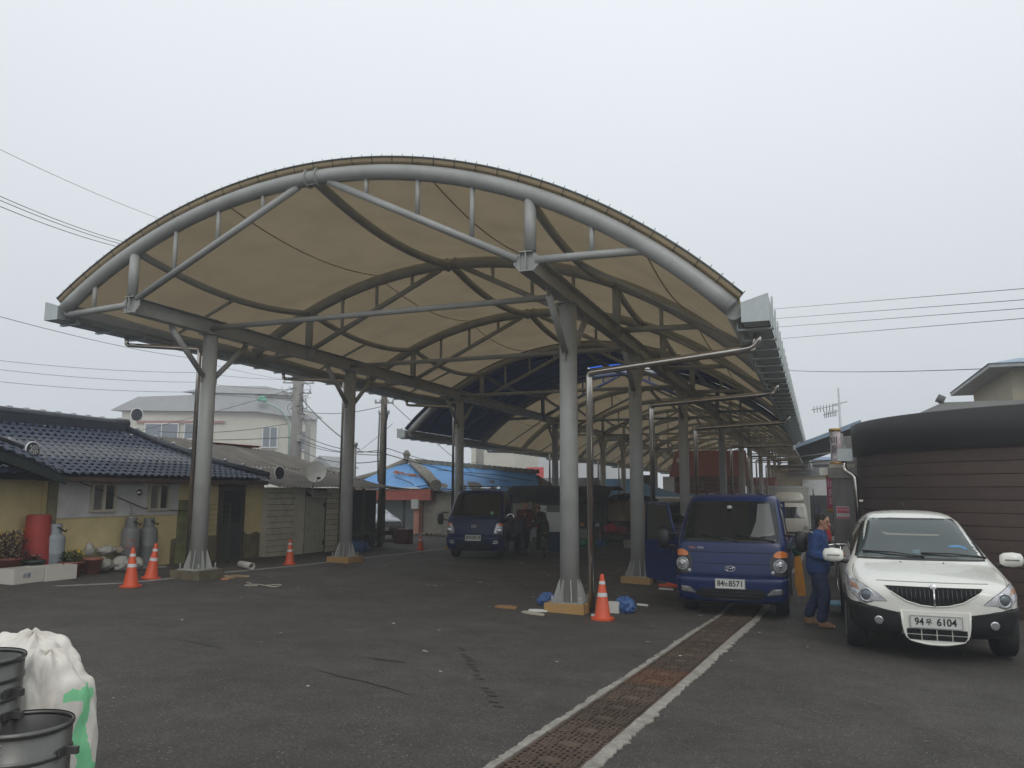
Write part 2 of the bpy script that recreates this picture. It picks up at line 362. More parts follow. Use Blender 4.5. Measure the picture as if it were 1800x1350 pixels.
def purlins(ya,yb,tl,sag=.27):
    for th,r,o_ in ((0,.085,-.02),(math.asin((XL-C)/RA),.07,-.02),(math.asin((XR-C)/RA),.07,-.02)):
        P=[]
        for j in range(15):
            v=j/14; x,z=ap(th,RA+o_); P.append((x,ya+(yb-ya)*v,z-sag*4*v*(1-v)))
        put('purlin',MB().tube(P,r,10),steel,can,True)
    ym=(ya+yb)/2
    for sg,t0,t1 in ((-1,math.asin((XL-C)/RA),tl),(1,math.asin((XR-C)/RA),TR)):
        x0,z0=ap(t0,RA-.02); x1,z1=ap(t1,RA-.02)
        put('bay_strut',MB().tube([(x0,ym,z0-sag),(x1,ym,z1-.02)],.035,8),steel,can,True)
def truss(y,tl,lend,chordL):
    o=bpy.data.objects.new('arch_truss',None); col.objects.link(o); o.parent=can; o.location=Vector((C,y,0))-can.location
    def pp(nm,mb): 
        q=put(nm,mb,steel,o); return q
    # local coords: x relative to C, y 0
    P=[((RA)*math.sin(tl+(TR-tl)*i/48),0,ZC+RA*math.cos(tl+(TR-tl)*i/48)) for i in range(49)]
    pp('arch_tube',MB().tube(P,.125,16))
    zt=lambda x:ZC+math.sqrt(RA*RA-x*x)
    xa=XL-C; xb=XR-C
    pp('chord',MB().tube([(xa+.12,0,ZB+.26),(-.30,0,zt(-.3)-.10)],.06,12))
    pp('chord',MB().tube([(xb-.14,0,ZB+.20),(.30,0,zt(.3)-.10)],.06,12))
    pp('chord',MB().tube([(xb+.14,0,ZB+.17),(5.52,0,zt(5.52)-.03)],.06,12))
    if chordL: pp('chord',MB().tube([(xa-.14,0,ZB+.17),(-5.52,0,zt(5.52)-.03)],.06,12))
    else: pp('chord',MB().tube([(xa-.1,0,ZB+.16),(-5.30,0,ZB+.10)],.06,12))
    for k in (1,2,3):
        for sg in (-1,1):
            x=sg*(3.8-.93*k); f=(3.8-abs(x)-.13)/(3.8-.43); zl=ZB+.26+(zt(.3)-.10-ZB-.26)*f
            pp('post',MB().tube([(x,0,zl),(x,0,zt(x)-.08)],.038,10))
    for sg in (-1,1):
        x=sg*4.72; pp('post',MB().tube([(x,0,ZB+.17),(x,0,zt(x)-.08)],.04,10))
        pp('main_post',MB().tube([(sg*3.8,0,ZB+.31),(sg*3.8,0,zt(3.8)-.06)],.088,14))
    sp=MB()
    for dx in (-.10,.10): sp.tube([(dx-.012,0,zt(0)),(dx+.012,0,zt(0))],.16,16)
    sp.box((0,0,zt(0)-.02),(.20,.10,.22)); sp.box((0,-.09,zt(0)),(.2,.02,.10)); sp.box((0,.09,zt(0)),(.2,.02,.10))
    pp('splice',sp)
    return o
def gusset(): pass
t1=truss(A1[0],TL1,None,False)
for y in A1[1:3]: q=dup(t1,can); q.location=Vector((C,y,0))-can.location
t2=truss(A1[3],TL2,None,True)
for y in A2: q=dup(t2,can); q.location=Vector((C,y,0))-can.location
for ya,yb in zip(A1,A1[1:]): bay(ya-(.09 if ya==A1[0] else 0),yb,TL1,TR,membm); purlins(ya,yb,TL1)
bay(YB,31.5,TL2,TR,navy,.0,'navy_membrane_panel',.16); bay(31.5,A2[0]+.06,TL2,-.14,navy,.0,'navy_membrane_panel',.16); bay(31.5,A2[0]+.06,.16,TR,navy,.0,'navy_membrane_panel',.16); purlins(YB,A2[0],TL2,.2)
# ribs of the navy bay
for k in range(1,6):
    y=YB+(A2[0]-YB)*k/6; P=[(ap(TL2+(TR-TL2)*i/40,RA+.12)[0],y,ap(TL2+(TR-TL2)*i/40,RA+.12)[1]-.2*4*(k/6)*(1-k/6)) for i in range(41)]
    put('membrane_rib',MB().tube(P,.02,6,False),mat('navy_rib',(.03,.04,.06),.5),can,True)
for ya,yb in zip(A2,A2[1:]): bay(ya,yb,TL2,TR,membm); purlins(ya,yb,TL2)
# front edge rail with little struts and bolts
def edge(y,tl,m,nm='edge_rail'):
    e_=MB(); r=RA+.215
    P=[(ap(tl+(TR-tl)*i/60,r)[0],y,ap(tl+(TR-tl)*i/60,r)[1]) for i in range(61)]
    e_.tube(P,.016,6)
    nn=int((TR-tl)*RA/.36)
    for i in range(nn+1):
        th=tl+(TR-tl)*i/nn; a=ap(th,RA+.1); b_=ap(th,r); e_.tube([(a[0],y+.05,a[1]),(b_[0],y,b_[1])],.008,4)
    put(nm,e_,m,can,True)
    bo=MB(); nn*=2
    for i in range(nn+1):
        th=tl+(TR-tl)*i/nn; a=ap(th,r); b_=ap(th,r+.045); bo.tube([(a[0],y,a[1]),(b_[0],y,b_[1])],.0055,4)
    put('edge_bolts',bo,m,can,True,kind='stuff')
    fl=MB(); fl.grid(lambda u,v:(ap(tl+(TR-tl)*u,RA+.12+.09*v)[0],y-.0+.10*(1-v)+.004,ap(tl+(TR-tl)*u,RA+.12+.09*v)[1]),60,1)
    put('membrane_edge',fl,membm if y<20 else navy,can,True)
edge(Y0-.10,TL1,mat('dark_rail',(.10,.11,.11),.5,.3)); edge(YB-.10,TL2,mat('navy_rail',(.02,.03,.06),.4))
# longitudinal I-beams with end plates
for X in (XL,XR):
    bm_=MB(); ya,yb=Y0-.08,YE+.1
    bm_.bb((X-.10,ya,ZB),(X+.10,yb,ZB+.014)); bm_.bb((X-.10,ya,ZB+.286),(X+.10,yb,ZB+.30)); bm_.bb((X-.006,ya,ZB+.014),(X+.006,yb,ZB+.286))
    put('eave_beam',bm_,steel,can,True)
    gp_=MB()
    for y in A1+A2:
        gp_.bb((X-.098,y-.006,ZB+.014),(X+.098,y+.006,ZB+.286))
    for y in (A1+A2):
        gp_.add([(X+.1,y-.02,ZB+.29),(X+.20,y-.02,ZB+.22),(X+.20,y-.02,ZB+.12),(X+.1,y-.02,ZB+.01),(X+.1,y+.0,ZB+.29),(X+.20,y+.0,ZB+.22),(X+.20,y+.0,ZB+.12),(X+.1,y+.0,ZB+.01)],[(0,1,2,3),(7,6,5,4),(0,4,5,1),(1,5,6,2),(2,6,7,3)])
        gp_.add([(X-.1,y-.02,ZB+.29),(X-.20,y-.02,ZB+.22),(X-.20,y-.02,ZB+.12),(X-.1,y-.02,ZB+.01),(X-.1,y+.0,ZB+.29),(X-.20,y+.0,ZB+.22),(X-.20,y+.0,ZB+.12),(X-.1,y+.0,ZB+.01)],[(3,2,1,0),(4,5,6,7),(1,5,4,0),(2,6,5,1),(3,7,6,2)])
        for s_ in (-1,1):
            for dz in (.13,.19): gp_.box((X+s_*.165,y-.026,ZB+dz),(.022,.012,.022))
    put('gusset_plate',gp_,steel,can,True,kind='stuff')
# columns
CR=[12.32,17.46,24.26,34.74,44,49.5,59,69,79,88]; CL=[12.32,17.46,24.26,34.74,43.5,48.5,59,69,79,88]
yel=mat('yellow_formwork_board',(.42,.25,.09),.7,0,.18,4,stretch=(1,1,5),bump=.2,stain=(.16,.09,.04),samt=.5,sscale=4)
def column(X,y,form):
    gz_=gz(X,y); o=bpy.data.objects.new('column',None); col.objects.link(o); o.parent=can; o.location=Vector((X,y,gz_))-can.location
    H=ZB-gz_
    put('shaft',MB().tube([(0,0,.12),(0,0,H-.02)],[.158,.142],24),steel,o)
    fb=MB()
    if form=='yellow':
        fb.box((-.31,0,.07),(.03,.66,.15)); fb.box((.31,0,.07),(.03,.66,.15)); fb.box((0,-.31,.072),(.65,.03,.155)); fb.box((0,.31,.07),(.65,.03,.15)); put('formwork_board',fb,yel,o)
        put('footing',MB().box((0,0,.055),(.588,.588,.13)),concrete,o)
    else:
        fb.box((0,0,.07),(.72,.68,.20)); put('footing',fb,mat('stained_footing',(.14,.12,.075),.9,0,.35,5,bump=.5,stain=(.05,.045,.035),samt=.8,sscale=3),o)
    zb=.13 if form=='yellow' else .17
    bs=MB(); bs.box((0,0,zb+.01),(.52,.52,.02))
    for k in range(8):
        a=k*math.pi/4+.39; M=Matrix.Rotation(a,3,'Z')
        V=[M@Vector(p) for p in [(.14,-.006,zb+.02),(.27,-.006,zb+.02),(.27,-.006,zb+.06),(.165,-.006,zb+.37),(.14,-.006,zb+.37),(.14,.006,zb+.02),(.27,.006,zb+.02),(.27,.006,zb+.06),(.165,.006,zb+.37),(.14,.006,zb+.37)]]
        bs.add(V,[(0,1,2,3,4),(9,8,7,6,5),(1,6,7,2),(2,7,8,3),(3,8,9,4)])
    for sx_,sy_ in ((1,1),(1,-1),(-1,1),(-1,-1)): bs.tube([(sx_*.225,sy_*.225,zb),(sx_*.225,sy_*.225,zb+.12)],.012,6)
    # skirt cone between the stiffeners
    put('base_stiffener',bs,steel,o)
    cap=MB(); cap.box((0,0,H-.012),(.34,.34,.02)); cap.box((0,0,H-.06),(.012,.30,.08)); cap.box((0,0,H-.06),(.30,.012,.08)); put('cap_plate',cap,steel,o)
    for sg in (-1,1):
        bz=MB().tube([(0,sg*.17,H-.86),(0,sg*1.02,H-.10)],.055,10)
        bz.box((0,sg*1.03,H-.06),(.012,.16,.12)); bz.box((0,sg*.16,H-.92),(.012,.14,.16)); put('knee_brace',bz,steel,o)
for i,y in enumerate(CL): column(XL,y,'stained' if i==0 else 'yellow')
for i,y in enumerate(CR): column(XR,y,'yellow')
for y in CR[:4]+CR[4:]: 
    put('tie_beam',MB().tube([(XL+.006,y,ZB+.13),(XR-.006,y+.0,ZB+.13)],.055,12),steel,can,True)
# eave tubes, gutters with hangers
def gutter(x,z,ya,yb,sg,x0):
    go=bpy.data.objects.new('gutter',None); col.objects.link(go); go.parent=can; go.location=Vector((x,ya,z))-can.location
    Lg=yb-ya
    u=MB(); w_=.34*sg; t_=.012
    u.bb((0,0,-.20),(w_,Lg,-.19)); u.bb((0,0,-.20),(t_*sg,Lg,.06)); u.bb((w_-t_*sg,0,-.20),(w_,Lg,.14)); 
    put('trough',u,galv,go)
    ec=MB(); M=Matrix(((1,0,0,0),(0,0,1,-.012),(0,1,0,0),(0,0,0,1)))
    P=[(0,-.2),(w_,-.2),(w_,.16),(0,.06)]
    ec.prism(P if sg>0 else P[::-1],.012,M); ec.prism(P if sg>0 else P[::-1],.012,Matrix.Translation((0,Lg+.012,0))@M); put('end_cap',ec,galv,go,kind='stuff')
    h=MB(); h.bb((-.09*sg,0,-.235),(w_+.035*sg,.07,-.21)); h.bb((w_+.012*sg,0,-.235),(w_+.035*sg,.07,.17)); h.lathe([(.035,0),(.035,.023)],12); 
    h.v[-24:]=[(w_+(.012+ (v[2]))*sg,.035+v[0],.17+v[1]) for v in h.v[-24:]]
    h.bb((-.09*sg,0,-.235),(-.07*sg,.07,-.10))
    hm=h.mesh('gutter_hanger',galv); y=.35
    while y<Lg:
        o=link('gutter_hanger',hm,go); o.location=(0,y,0); y+=.8
    return go
xr,zr=ap(TR,RA); gutter(-.82,4.11,Y0-.12,YE+.2,1,0)
xl1,zl1=ap(TL1); gutter(xl1-.13,5.12,Y0-.05,YB-.15,-1,0)
xl2,zl2=ap(TL2); gutter(xl2-.14,zl2+.0,YB-.12,YE+.2,-1,0)
put('eave_tube',MB().tube([(xr+.02,Y0+.02,zr-.05),(xr+.02,YE+.1,zr-.05)],.11,12),steel,can,True)
put('eave_tube',MB().tube([(xl1+.02,Y0+.02,zl1-.03),(xl1+.02,YB,zl1-.03)],.11,12),steel,can,True)
put('eave_tube',MB().tube([(xl2+.02,YB,zl2-.03),(xl2+.02,YE+.1,zl2-.03)],.11,12),steel,can,True)
def smooth_path(P,r=.1,n=4):
    P=[Vector(p) for p in P]; out=[P[0]]
    for i in range(1,len(P)-1):
        a=(P[i-1]-P[i]); b_=(P[i+1]-P[i]); rr=min(r,a.length/2.1,b_.length/2.1); a=P[i]+a.normalized()*rr; b_=P[i]+b_.normalized()*rr
        for k in range(n+1):
            t_=k/n; out.append(a*(1-t_)**2+P[i]*2*t_*(1-t_)+b_*t_*t_)
    out.append(P[-1]); return out
for i,y in enumerate(CR):
    px_=XR+.36; yq=y-.02; g_=gz(px_,yq)
    yg=y-1.35 if i<3 else y-.6
    pth=smooth_path([(px_,yq,g_+.02),(px_,yq,3.70 if i<9 else 3.6),(-.98,yg,3.68),(-.72,yg,3.72),(-.66,yg,3.92)],.09)
    put('downpipe',MB().tube(pth,.056 if i<5 else .05,14),stainless,can,True)
for i,y in enumerate(CL):
    px_=XL-(.55 if i==0 else .34); yq=y+(.30 if i==0 else .22); g_=gz(px_,yq)
    if i<3: xg,zg=xl1-.25,4.90
    else: xg,zg=xl2-.3,zl2-.2
    ze=4.74 if i<3 else zg-.12
    yg=y-.35
    pth=smooth_path([(px_,yq,g_+.02),(px_,yq,ze-.06),(xg,yg,ze),(xg,yg,zg)],.08)
    put('downpipe',MB().tube(pth,.045,12),stainless,can,True)
# bright opening at the ridge of the navy bay
bt=bpy.data.materials.new('blue_translucent_sheet'); bt.use_nodes=True; n=bt.node_tree.nodes; l=bt.node_tree.links
t_=n.new('ShaderNodeBsdfTranslucent'); t_.inputs[0].default_value=(.05,.16,.75,1); l.new(t_.outputs[0],n['Material Output'].inputs[0])
put('blue_skylight',MB().grid(lambda u,v:(ap(-.14+.30*u,RA+.22)[0],31.5+1.15*v,ap(-.14+.30*u,RA+.22)[1]),12,1),bt,can,True)

# ================================================================== HOUSES ON THE LEFT
def shift(name,label,cat,x,y,z=None,group=None): return thing(name,label,cat,(x,y,ground(x,y) if z is None else z),0,group)
yellow=mat('yellow_render',(.66,.55,.28),.85,0,.10,2.5,bump=.25,bscale=30,stain=(.30,.25,.13),samt=.35,sscale=1.5)
greywall=mat('pale_grey_render',(.60,.60,.58),.85,0,.08,2.5,bump=.25,bscale=30,stain=(.30,.30,.29),samt=.4,sscale=2)
mould=mat('mouldy_render',(.16,.14,.07),.95,0,.45,4,bump=.4,bscale=25,stain=(.04,.04,.03),samt=.8,sscale=2.5)
tilem=mat('blue_black_tile',(.024,.034,.066),.5,0,.3,6,spec=.35,rnd=.22)
tilem2=mat('dark_ridge_tile',(.022,.027,.038),.4,0,.25,6)
wframe=mat('cream_window_frame',(.50,.46,.36),.6,0,.1)
brownwood=mat('brown_fascia',(.07,.045,.035),.7,0,.3,5)
ho=shift('tiled_house','low yellow and grey house under a blue black tiled roof','house',-15.5,13.5)
xw=-13.9
# walls: three visible bands on the street side (upper grey panel, lower yellow), plus side walls
w_=MB(); w_.bb((-19.5,11.05,-.4),(xw,17.4,2.02)); put('wall',w_,yellow,ho,True)
put('grey_wall_panel',MB().bb((xw,11.20,1.22),(xw+.025,14.35,2.02)),greywall,ho,True)
mb=MB(); mb.grid(lambda u,v:(xw+.012,14.2+3.1*u,-.1+(.75+.25*noise.noise(Vector((u*6,v,3))))*v),24,3); put('mould_patch',mb,mould,ho,True)
put('green_wall_panel',MB().bb((xw+.004,14.36,-.1),(xw+.03,15.35,1.55)),mat('green_grey_render',(.20,.21,.09),.85,0,.35,3,stain=(.07,.07,.04),samt=.6,sscale=2),ho,True)
# corner post, verge wing
put('corner_post',MB().bb((xw-.02,11.02,-.3),(xw+.05,11.2,2.0)),mat('mossy_corner',(.18,.17,.10),.9,0,.4,6),ho,True)
put('wing_wall',MB().add([(-14.1,4.5,-.2),(-14.1,11.04,-.2),(-14.1,11.04,2.05),(-14.1,4.5,4.0),(-14.4,4.5,-.2),(-14.4,11.04,-.2),(-14.4,11.04,2.05),(-14.4,4.5,4.0)],[(0,1,2,3),(7,6,5,4),(1,5,6,2),(2,6,7,3),(0,4,5,1)]),yellow,ho,True)
def window(y,z,wd,h):
    f=MB(); x0=xw+.022
    for a,b_ in (((y-wd/2-.05,z-h/2-.05),(y+wd/2+.05,z-h/2)),((y-wd/2-.05,z+h/2),(y+wd/2+.05,z+h/2+.05)),((y-wd/2-.05,z-h/2),(y-wd/2,z+h/2)),((y+wd/2,z-h/2),(y+wd/2+.05,z+h/2)),((y-.03,z-h/2),(y+.03,z+h/2))):
        f.bb((x0,a[0],a[1]),(x0+.07,b_[0],b_[1]))
    o=put('window',f,wframe,ho,True)
    put('pane',MB().bb((x0+.005,y-wd/2,z-h/2),(x0+.02,y-.03,z+h/2)),mat('pale_pane',(.16,.16,.15),.2,0,.2),o,True)
    put('pane',MB().bb((x0+.005,y+.03,z-h/2),(x0+.02,y+wd/2,z+h/2)),mat('dark_pane',(.03,.035,.035),.1,0,.2),o,True)
window(12.25,1.62,.52,.50); window(13.72,1.62,.50,.50)
lamp=MB(); lamp.lathe([(.075,0),(.075,.03),(.06,.05),(.03,.07),(.0,.075)],16,caps=False); me=lamp.mesh('wall_lamp',stainless)
o=link('wall_lamp',me,ho,True); o.location=(xw+.03,13.18,1.72); o.rotation_euler=(0,R(90),0)
d_=MB(); d_.bb((xw-.02,15.75,-.05),(xw+.03,16.55,1.85)); dd=put('door',d_,mat('dark_door',(.045,.045,.045),.6,0,.2),ho,True)
put('door_frame',MB().bb((xw,15.68,-.05),(xw+.05,15.75,1.92)).bb((xw,16.55,-.05),(xw+.05,16.62,1.92)).bb((xw,15.68,1.85),(xw+.05,16.62,1.92)),brownwood,ho,True)
put('door_pane',MB().bb((xw+.03,15.85,.95),(xw+.04,16.45,1.75)),glassdk,dd,True)
put('conduit_wire',MB().tube([(xw+.06,11.4,2.0),(xw+.07,12.3,1.72),(xw+.07,13.3,1.38),(xw+.07,14.4,1.30),(xw+.07,15.2,1.38)],.010,5),black,ho,True)
# roof
EX,EZ=-13.35,2.06; RX,RZ=-17.3,3.34
yE0,yE1=5.0,17.0
def slope(y,f,off=0): # f 0 eave ->1 ridge
    sagz=-.10*math.sin(math.pi*f)  # traditional concave slope
    return Vector((EX+(RX-EX)*f+off*.34,y,EZ+(RZ-EZ)*f+sagz+off*.94))
rf=MB(); rf.add([slope(yE0,0,-.05),slope(yE1,0,-.05),slope(15.9,1,-.05),slope(yE0,1,-.05)],[(0,1,2,3)]); rf.add([slope(yE1,0,-.05),(-20.6,17.4,2.0),slope(15.9,1,-.05)],[(0,1,2)])
rf.add([slope(yE0,0,-.12),slope(yE1,0,-.12),slope(15.9,1,-.12),slope(yE0,1,-.12)],[(3,2,1,0)])
put('roof_deck',rf,tilem2,ho,True)
put('eave_board',MB().bb((EX-.5,yE0+5.7,EZ-.12),(EX+.0,yE1-.2,EZ-.07)).bb((EX-.05,yE0+5.7,EZ-.14),(EX-.02,yE1-.1,EZ-.04)),brownwood,ho,True)
tl=MB(); TW,TLn=.190,.30
prof=[(-.5,.028),(-.3,.045),(-.1,.030),(.12,.004),(.36,.004),(.5,.028)]
Vt=[(x*TW,0,z+.018) for x,z in prof]+[(x*TW,TLn,z-.008) for x,z in prof]+[(x*TW,0,z-.004) for x,z in prof]
np_=len(prof); tl.add(Vt,[(i,i+1,np_+i+1,np_+i) for i in range(np_-1)]+[(2*np_+i,2*np_+i+1,i+1,i) for i in range(np_-1)],False)
tme=tl.mesh('roof_tile',tilem)
rows=14; SL=math.hypot(RX-EX,RZ-EZ); step=SL/rows; cnt=0; restm=MB()
cells=[]
for r_ in range(rows):
    f=r_/rows; ymax=yE1+(15.9-yE1)*f-.05
    nn=int((ymax-yE0)/TW)
    for k_ in range(nn):
        y=ymax-TW*(k_+.5)
        if y<9.0+ (3.2 if r_<4 else 0)*0: 
            if y<6.5: continue
        cells.append((r_,y))
cells.sort(key=lambda q:(-(q[1]>10.6),q[0],abs(q[1]-13)))
for idx,(r_,y) in enumerate(cells):
    f=r_/rows; p=slope(y,f,.0); p2=slope(y,min(1,f+1/rows),0)
    up=(p2-p).normalized(); ax=Vector((0,1,0)); nrm=ax.cross(up).normalized(); 
    if nrm.z<0: ax=-ax; nrm=-nrm
    jit=random.uniform(-.004,.004)
    M=Matrix(((ax.x,up.x,nrm.x,p.x),(ax.y,up.y,nrm.y,p.y),(ax.z,up.z,nrm.z,p.z+jit),(0,0,0,1)))
    if idx<300:
        o=link('roof_tile',tme,ho,True); o.matrix_basis=M
    else: restm.add([M@Vector(v) for v in Vt],[(i,i+1,np_+i+1,np_+i) for i in range(np_-1)]+[(2*np_+i,2*np_+i+1,i+1,i) for i in range(np_-1)])
put('roof_tiling',restm,tilem,ho,True,kind='stuff')
# verge strip of the front wing with its tiles
def verge(y,f): # f 0 outer edge ->1 roll
    z=2.10+(10.75-y)*.27+.05*math.sin((10.75-y)); return Vector((-13.28-.55*f,y,z+.26*f))
vm_=MB(); vm_.grid(lambda u,v:verge(10.9-6*u,v)-Vector((0,0,.03)),10,2); vm_.grid(lambda u,v:verge(10.9-6*u,0)+Vector((-.0-.45*v,0,-.03-.1*v)),10,1); put('wing_roof_deck',vm_,tilem2,ho,True)
put('verge_board',MB().grid(lambda u,v:verge(10.9-6*u,0)+Vector((-.02,0,-.03-.16*v)),10,1),mat('dark_green_fascia',(.02,.03,.03),.6),ho,True)
y=10.8
while y>6.5:
    for r_ in (0,1):
        p=verge(y,r_*.5); up=(verge(y,r_*.5+.5)-p).normalized(); ax=(verge(y-.1,0)-verge(y,0)).normalized(); nrm=ax.cross(up).normalized()
        if nrm.z<0: ax=-ax; nrm=-nrm
        o=link('roof_tile',tme,ho,True); o.matrix_basis=Matrix(((ax.x,up.x,nrm.x,p.x),(ax.y,up.y,nrm.y,p.y),(ax.z,up.z,nrm.z,p.z),(0,0,0,1)))
    y-=.2
def roll(P,r,step_=.33,nm='ridge_roll'):
    rl=put(nm,MB().tube(P,r,10),tilem2,ho,True)
    # pale caps where roll tiles meet
    tot=0; P=[Vector(p) for p in P]
    for a,b_ in zip(P,P[1:]):
        n_=max(1,int((b_-a).length/step_)); 
        for i in range(n_):
            q=a+(b_-a)*(i+.5)/n_; d=(b_-a).normalized()
            mb=MB().box(q+Vector((.5*r,0,.92*r)),(.07,.11,.05),M=Matrix.Rotation(math.atan2(d.z,d.y or 1e-6),3,'X'))
            put('mortar_band',mb,mat('mortar_white',(.50,.51,.52),.7,0,.15),rl,True)
def ornament(p,d,s_=1.,char=None):
    M=Matrix.Translation(p)@Vector(d).to_track_quat('Z','Y').to_matrix().to_4x4()
    out=[(math.cos(a)*.19*s_*(1 if 1 else 1),math.sin(a)*.23*s_) for a in [i*2*math.pi/20 for i in range(20)]]
    oo=put('ridge_end_tile',MB().prism(out,.05,M),tilem2,ho,True)
    rim=MB(); rim.tube([M@Vector((x*1.0,y*1.0,.025)) for x,y in out[-3:]+out[:14]],.030*s_,8); put('white_rim',rim,white,oo,True)
    return oo,M
roll([slope(6.0,1,.12)+Vector((0,0,.14)),slope(11,1,.12)+Vector((0,0,.10)),slope(15.2,1,.12)+Vector((0,0,.06)),slope(15.85,1,.12)+Vector((0,0,.10))],.125,.42)
put('ridge_course',MB().bb((RX-.16,6,RZ-.02),(RX+.16,15.8,RZ+.16)),tilem2,ho,True)
ornament(slope(15.95,1,.3)+Vector((.1,.05,.17)),(.6,-.6,.1),.72)
roll([slope(15.8,.98,.10),slope(16.1,.72,.09),slope(16.55,.38,.09),slope(16.98,.03,.09)],.085,.42)
ornament(slope(17.05,0,.14)+Vector((.08,.06,.04)),(.95,-.3,.1),.72)
roll([verge(6.5,1.05)+Vector((0,0,.06)),verge(8.5,1.05)+Vector((0,0,.05)),verge(10.35,1.05)+Vector((0,0,.05))],.075,.40)
oo,M=ornament(verge(10.5,1.0)+Vector((.06,0,.06)),(1,-.1,.12),.66)
q=link('lettering',text_mesh('福',.20,mat('plaster_white',(.55,.55,.53),.6),.006),oo,True); q.matrix_basis=Matrix.Translation(verge(10.5,1.0)+Vector((.118,0,.06)))@Matrix.Rotation(R(90),4,'Z')@Matrix.Rotation(R(90),4,'X')
# ------------------------------------------------------------- corrugated shed
slate=mat('old_cement_sheet',(.155,.14,.12),.95,0,.35,2.2,bump=.4,bscale=40,stain=(.045,.042,.036),samt=.7,sscale=1.1,rnd=.12)
beige=mat('beige_siding',(.52,.49,.38),.7,0,.12,2,rnd=.08,stain=(.17,.15,.10),samt=.5,sscale=2.4)
beige2=mat('flaking_door_paint',(.42,.42,.33),.8,0,.25,5,stain=(.10,.10,.09),samt=.75,sscale=5)
sh=shift('corrugated_roof_shed','beige sided shed with a weathered grey corrugated roof next to the tiled house','shed',-15,20)
put('wall',MB().bb((-19,17.35,-.4),(-13.78,21.0,1.86)),beige,sh,True)
put('siding_backing',MB().bb((-13.8,17.37,-.1),(-13.76,21.0,1.85)),mat('dark_gap',(.03,.028,.02),.9),sh,True); put('flat_panel',MB().bb((-14.6,17.32,-.1),(-13.74,17.36,1.86)),beige,sh,True); put('flat_panel',MB().bb((-13.79,18.55,-.1),(-13.755,19.05,1.84)),beige,sh,True)
for (y0,y1) in ((17.36,18.55),(20.1,21.0)):
    z=-.02; k_=0
    while z<1.82:
        put('siding_plank',MB().bb((-13.78,y0,z),(-13.735,y1,z+.146)),beige,sh,True) if True else put('siding_plank',MB().add([(-13.78,y0,z),(-13.78,y1,z),(-13.72,y1,z),(-13.72,y0,z),(-13.78,y0,z+.155),(-13.78,y1,z+.155),(-13.772,y1,z+.155),(-13.772,y0,z+.155)],[(3,2,6,7),(0,1,2,3),(7,6,5,4),(2,1,5,6),(0,3,7,4)]),beige,sh,True); z+=.158
dr_=put('door',MB().bb((-13.79,19.08,0),(-13.745,20.02,1.62)),beige2,sh,True)
put('door_panel',MB().bb((-13.745,19.2,.85),(-13.735,19.9,1.5)).bb((-13.745,19.2,.12),(-13.735,19.9,.75)),beige2,dr_,True)
put('door_hinge',MB().bb((-13.745,19.95,.2),(-13.73,20.0,.32)).bb((-13.745,19.95,1.3),(-13.73,20.0,1.42)),black,dr_,True,kind='stuff')
put('awning_flap',MB().add([(-13.74,19.1,1.80),(-13.74,20.05,1.80),(-13.45,20.05,1.60),(-13.45,19.1,1.60),(-13.74,19.1,1.77),(-13.74,20.05,1.77),(-13.45,20.05,1.57),(-13.45,19.1,1.57)],[(0,1,2,3),(7,6,5,4),(3,2,6,7),(0,3,7,4),(1,5,6,2)]),beige2,sh,True)
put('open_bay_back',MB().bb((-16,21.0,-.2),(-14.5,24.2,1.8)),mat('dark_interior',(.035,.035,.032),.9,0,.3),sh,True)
for yy_ in (21.15,22.2,23.4): put('roof_post',MB().bb((-13.85,yy_,-.1),(-13.77,yy_+.08,1.85)),mat('old_grey_timber',(.08,.075,.065),.85),sh,True)
def corr(fn,nu,wl,nv,amp=.022): # fn(u,v) smooth surface; corrugated along u
    mb=MB(); 
    def f2(u,v):
        p=Vector(fn(u,v)); p.z+=amp*math.sin(u*nu*2*math.pi)+.01*noise.noise(p*1.5); return p
    mb.grid(f2,nu*6,nv); return mb
def shedroof(u,v,y0=17.05,y1=24.3):
    y=y0+(y1-y0)*u; ridge_y=max(15.3,y-.2); 
    zt=3.22-.02*(y-17)-(.0 if y<22 else (y-22)*.42)
    xr_=-17.3+(0 if y<22 else (y-22)*1.0)
    return (-13.2+(xr_+13.2)*v,y-.6*v*(y<20),1.87+.02*math.sin(y*2)+(zt-1.87)*v-.08*math.sin(math.pi*v))
for k_ in range(8):
    for r_ in (0,1):
        u0,u1=k_/8,(k_+1)/8; v0,v1=r_/2,(r_+1)/2
        mb=corr(lambda u,v:(Vector(shedroof(u0+(u1-u0)*u,v0+(v1-v0)*v))+Vector((0,0,(1-v)*.012+ r_*.018))),5,1,4)
        put('roof_sheet',mb,slate,sh,True)
mb=corr(lambda u,v:(-17.2-.9*u,15.9+5.5*v,3.24-.10*u),3,1,4,.02); put('orange_roof_sheet',mb,mat('orange_sheet',(.42,.12,.06),.7,0,.2),sh,True)
put('back_slope',MB().add([(-17.3,16,3.2),(-17.3,22,3.1),(-21,22,2.0),(-21,16,2.0)],[(0,1,2,3)]),slate,sh,True)
# low extension between the house and the shed
put('roof_sheet',corr(lambda u,v:(-14.6-2.6*v,17.0+.0*u-.2*v+1.2*u,2.32+.95*v),7,1,4),slate,sh,True)
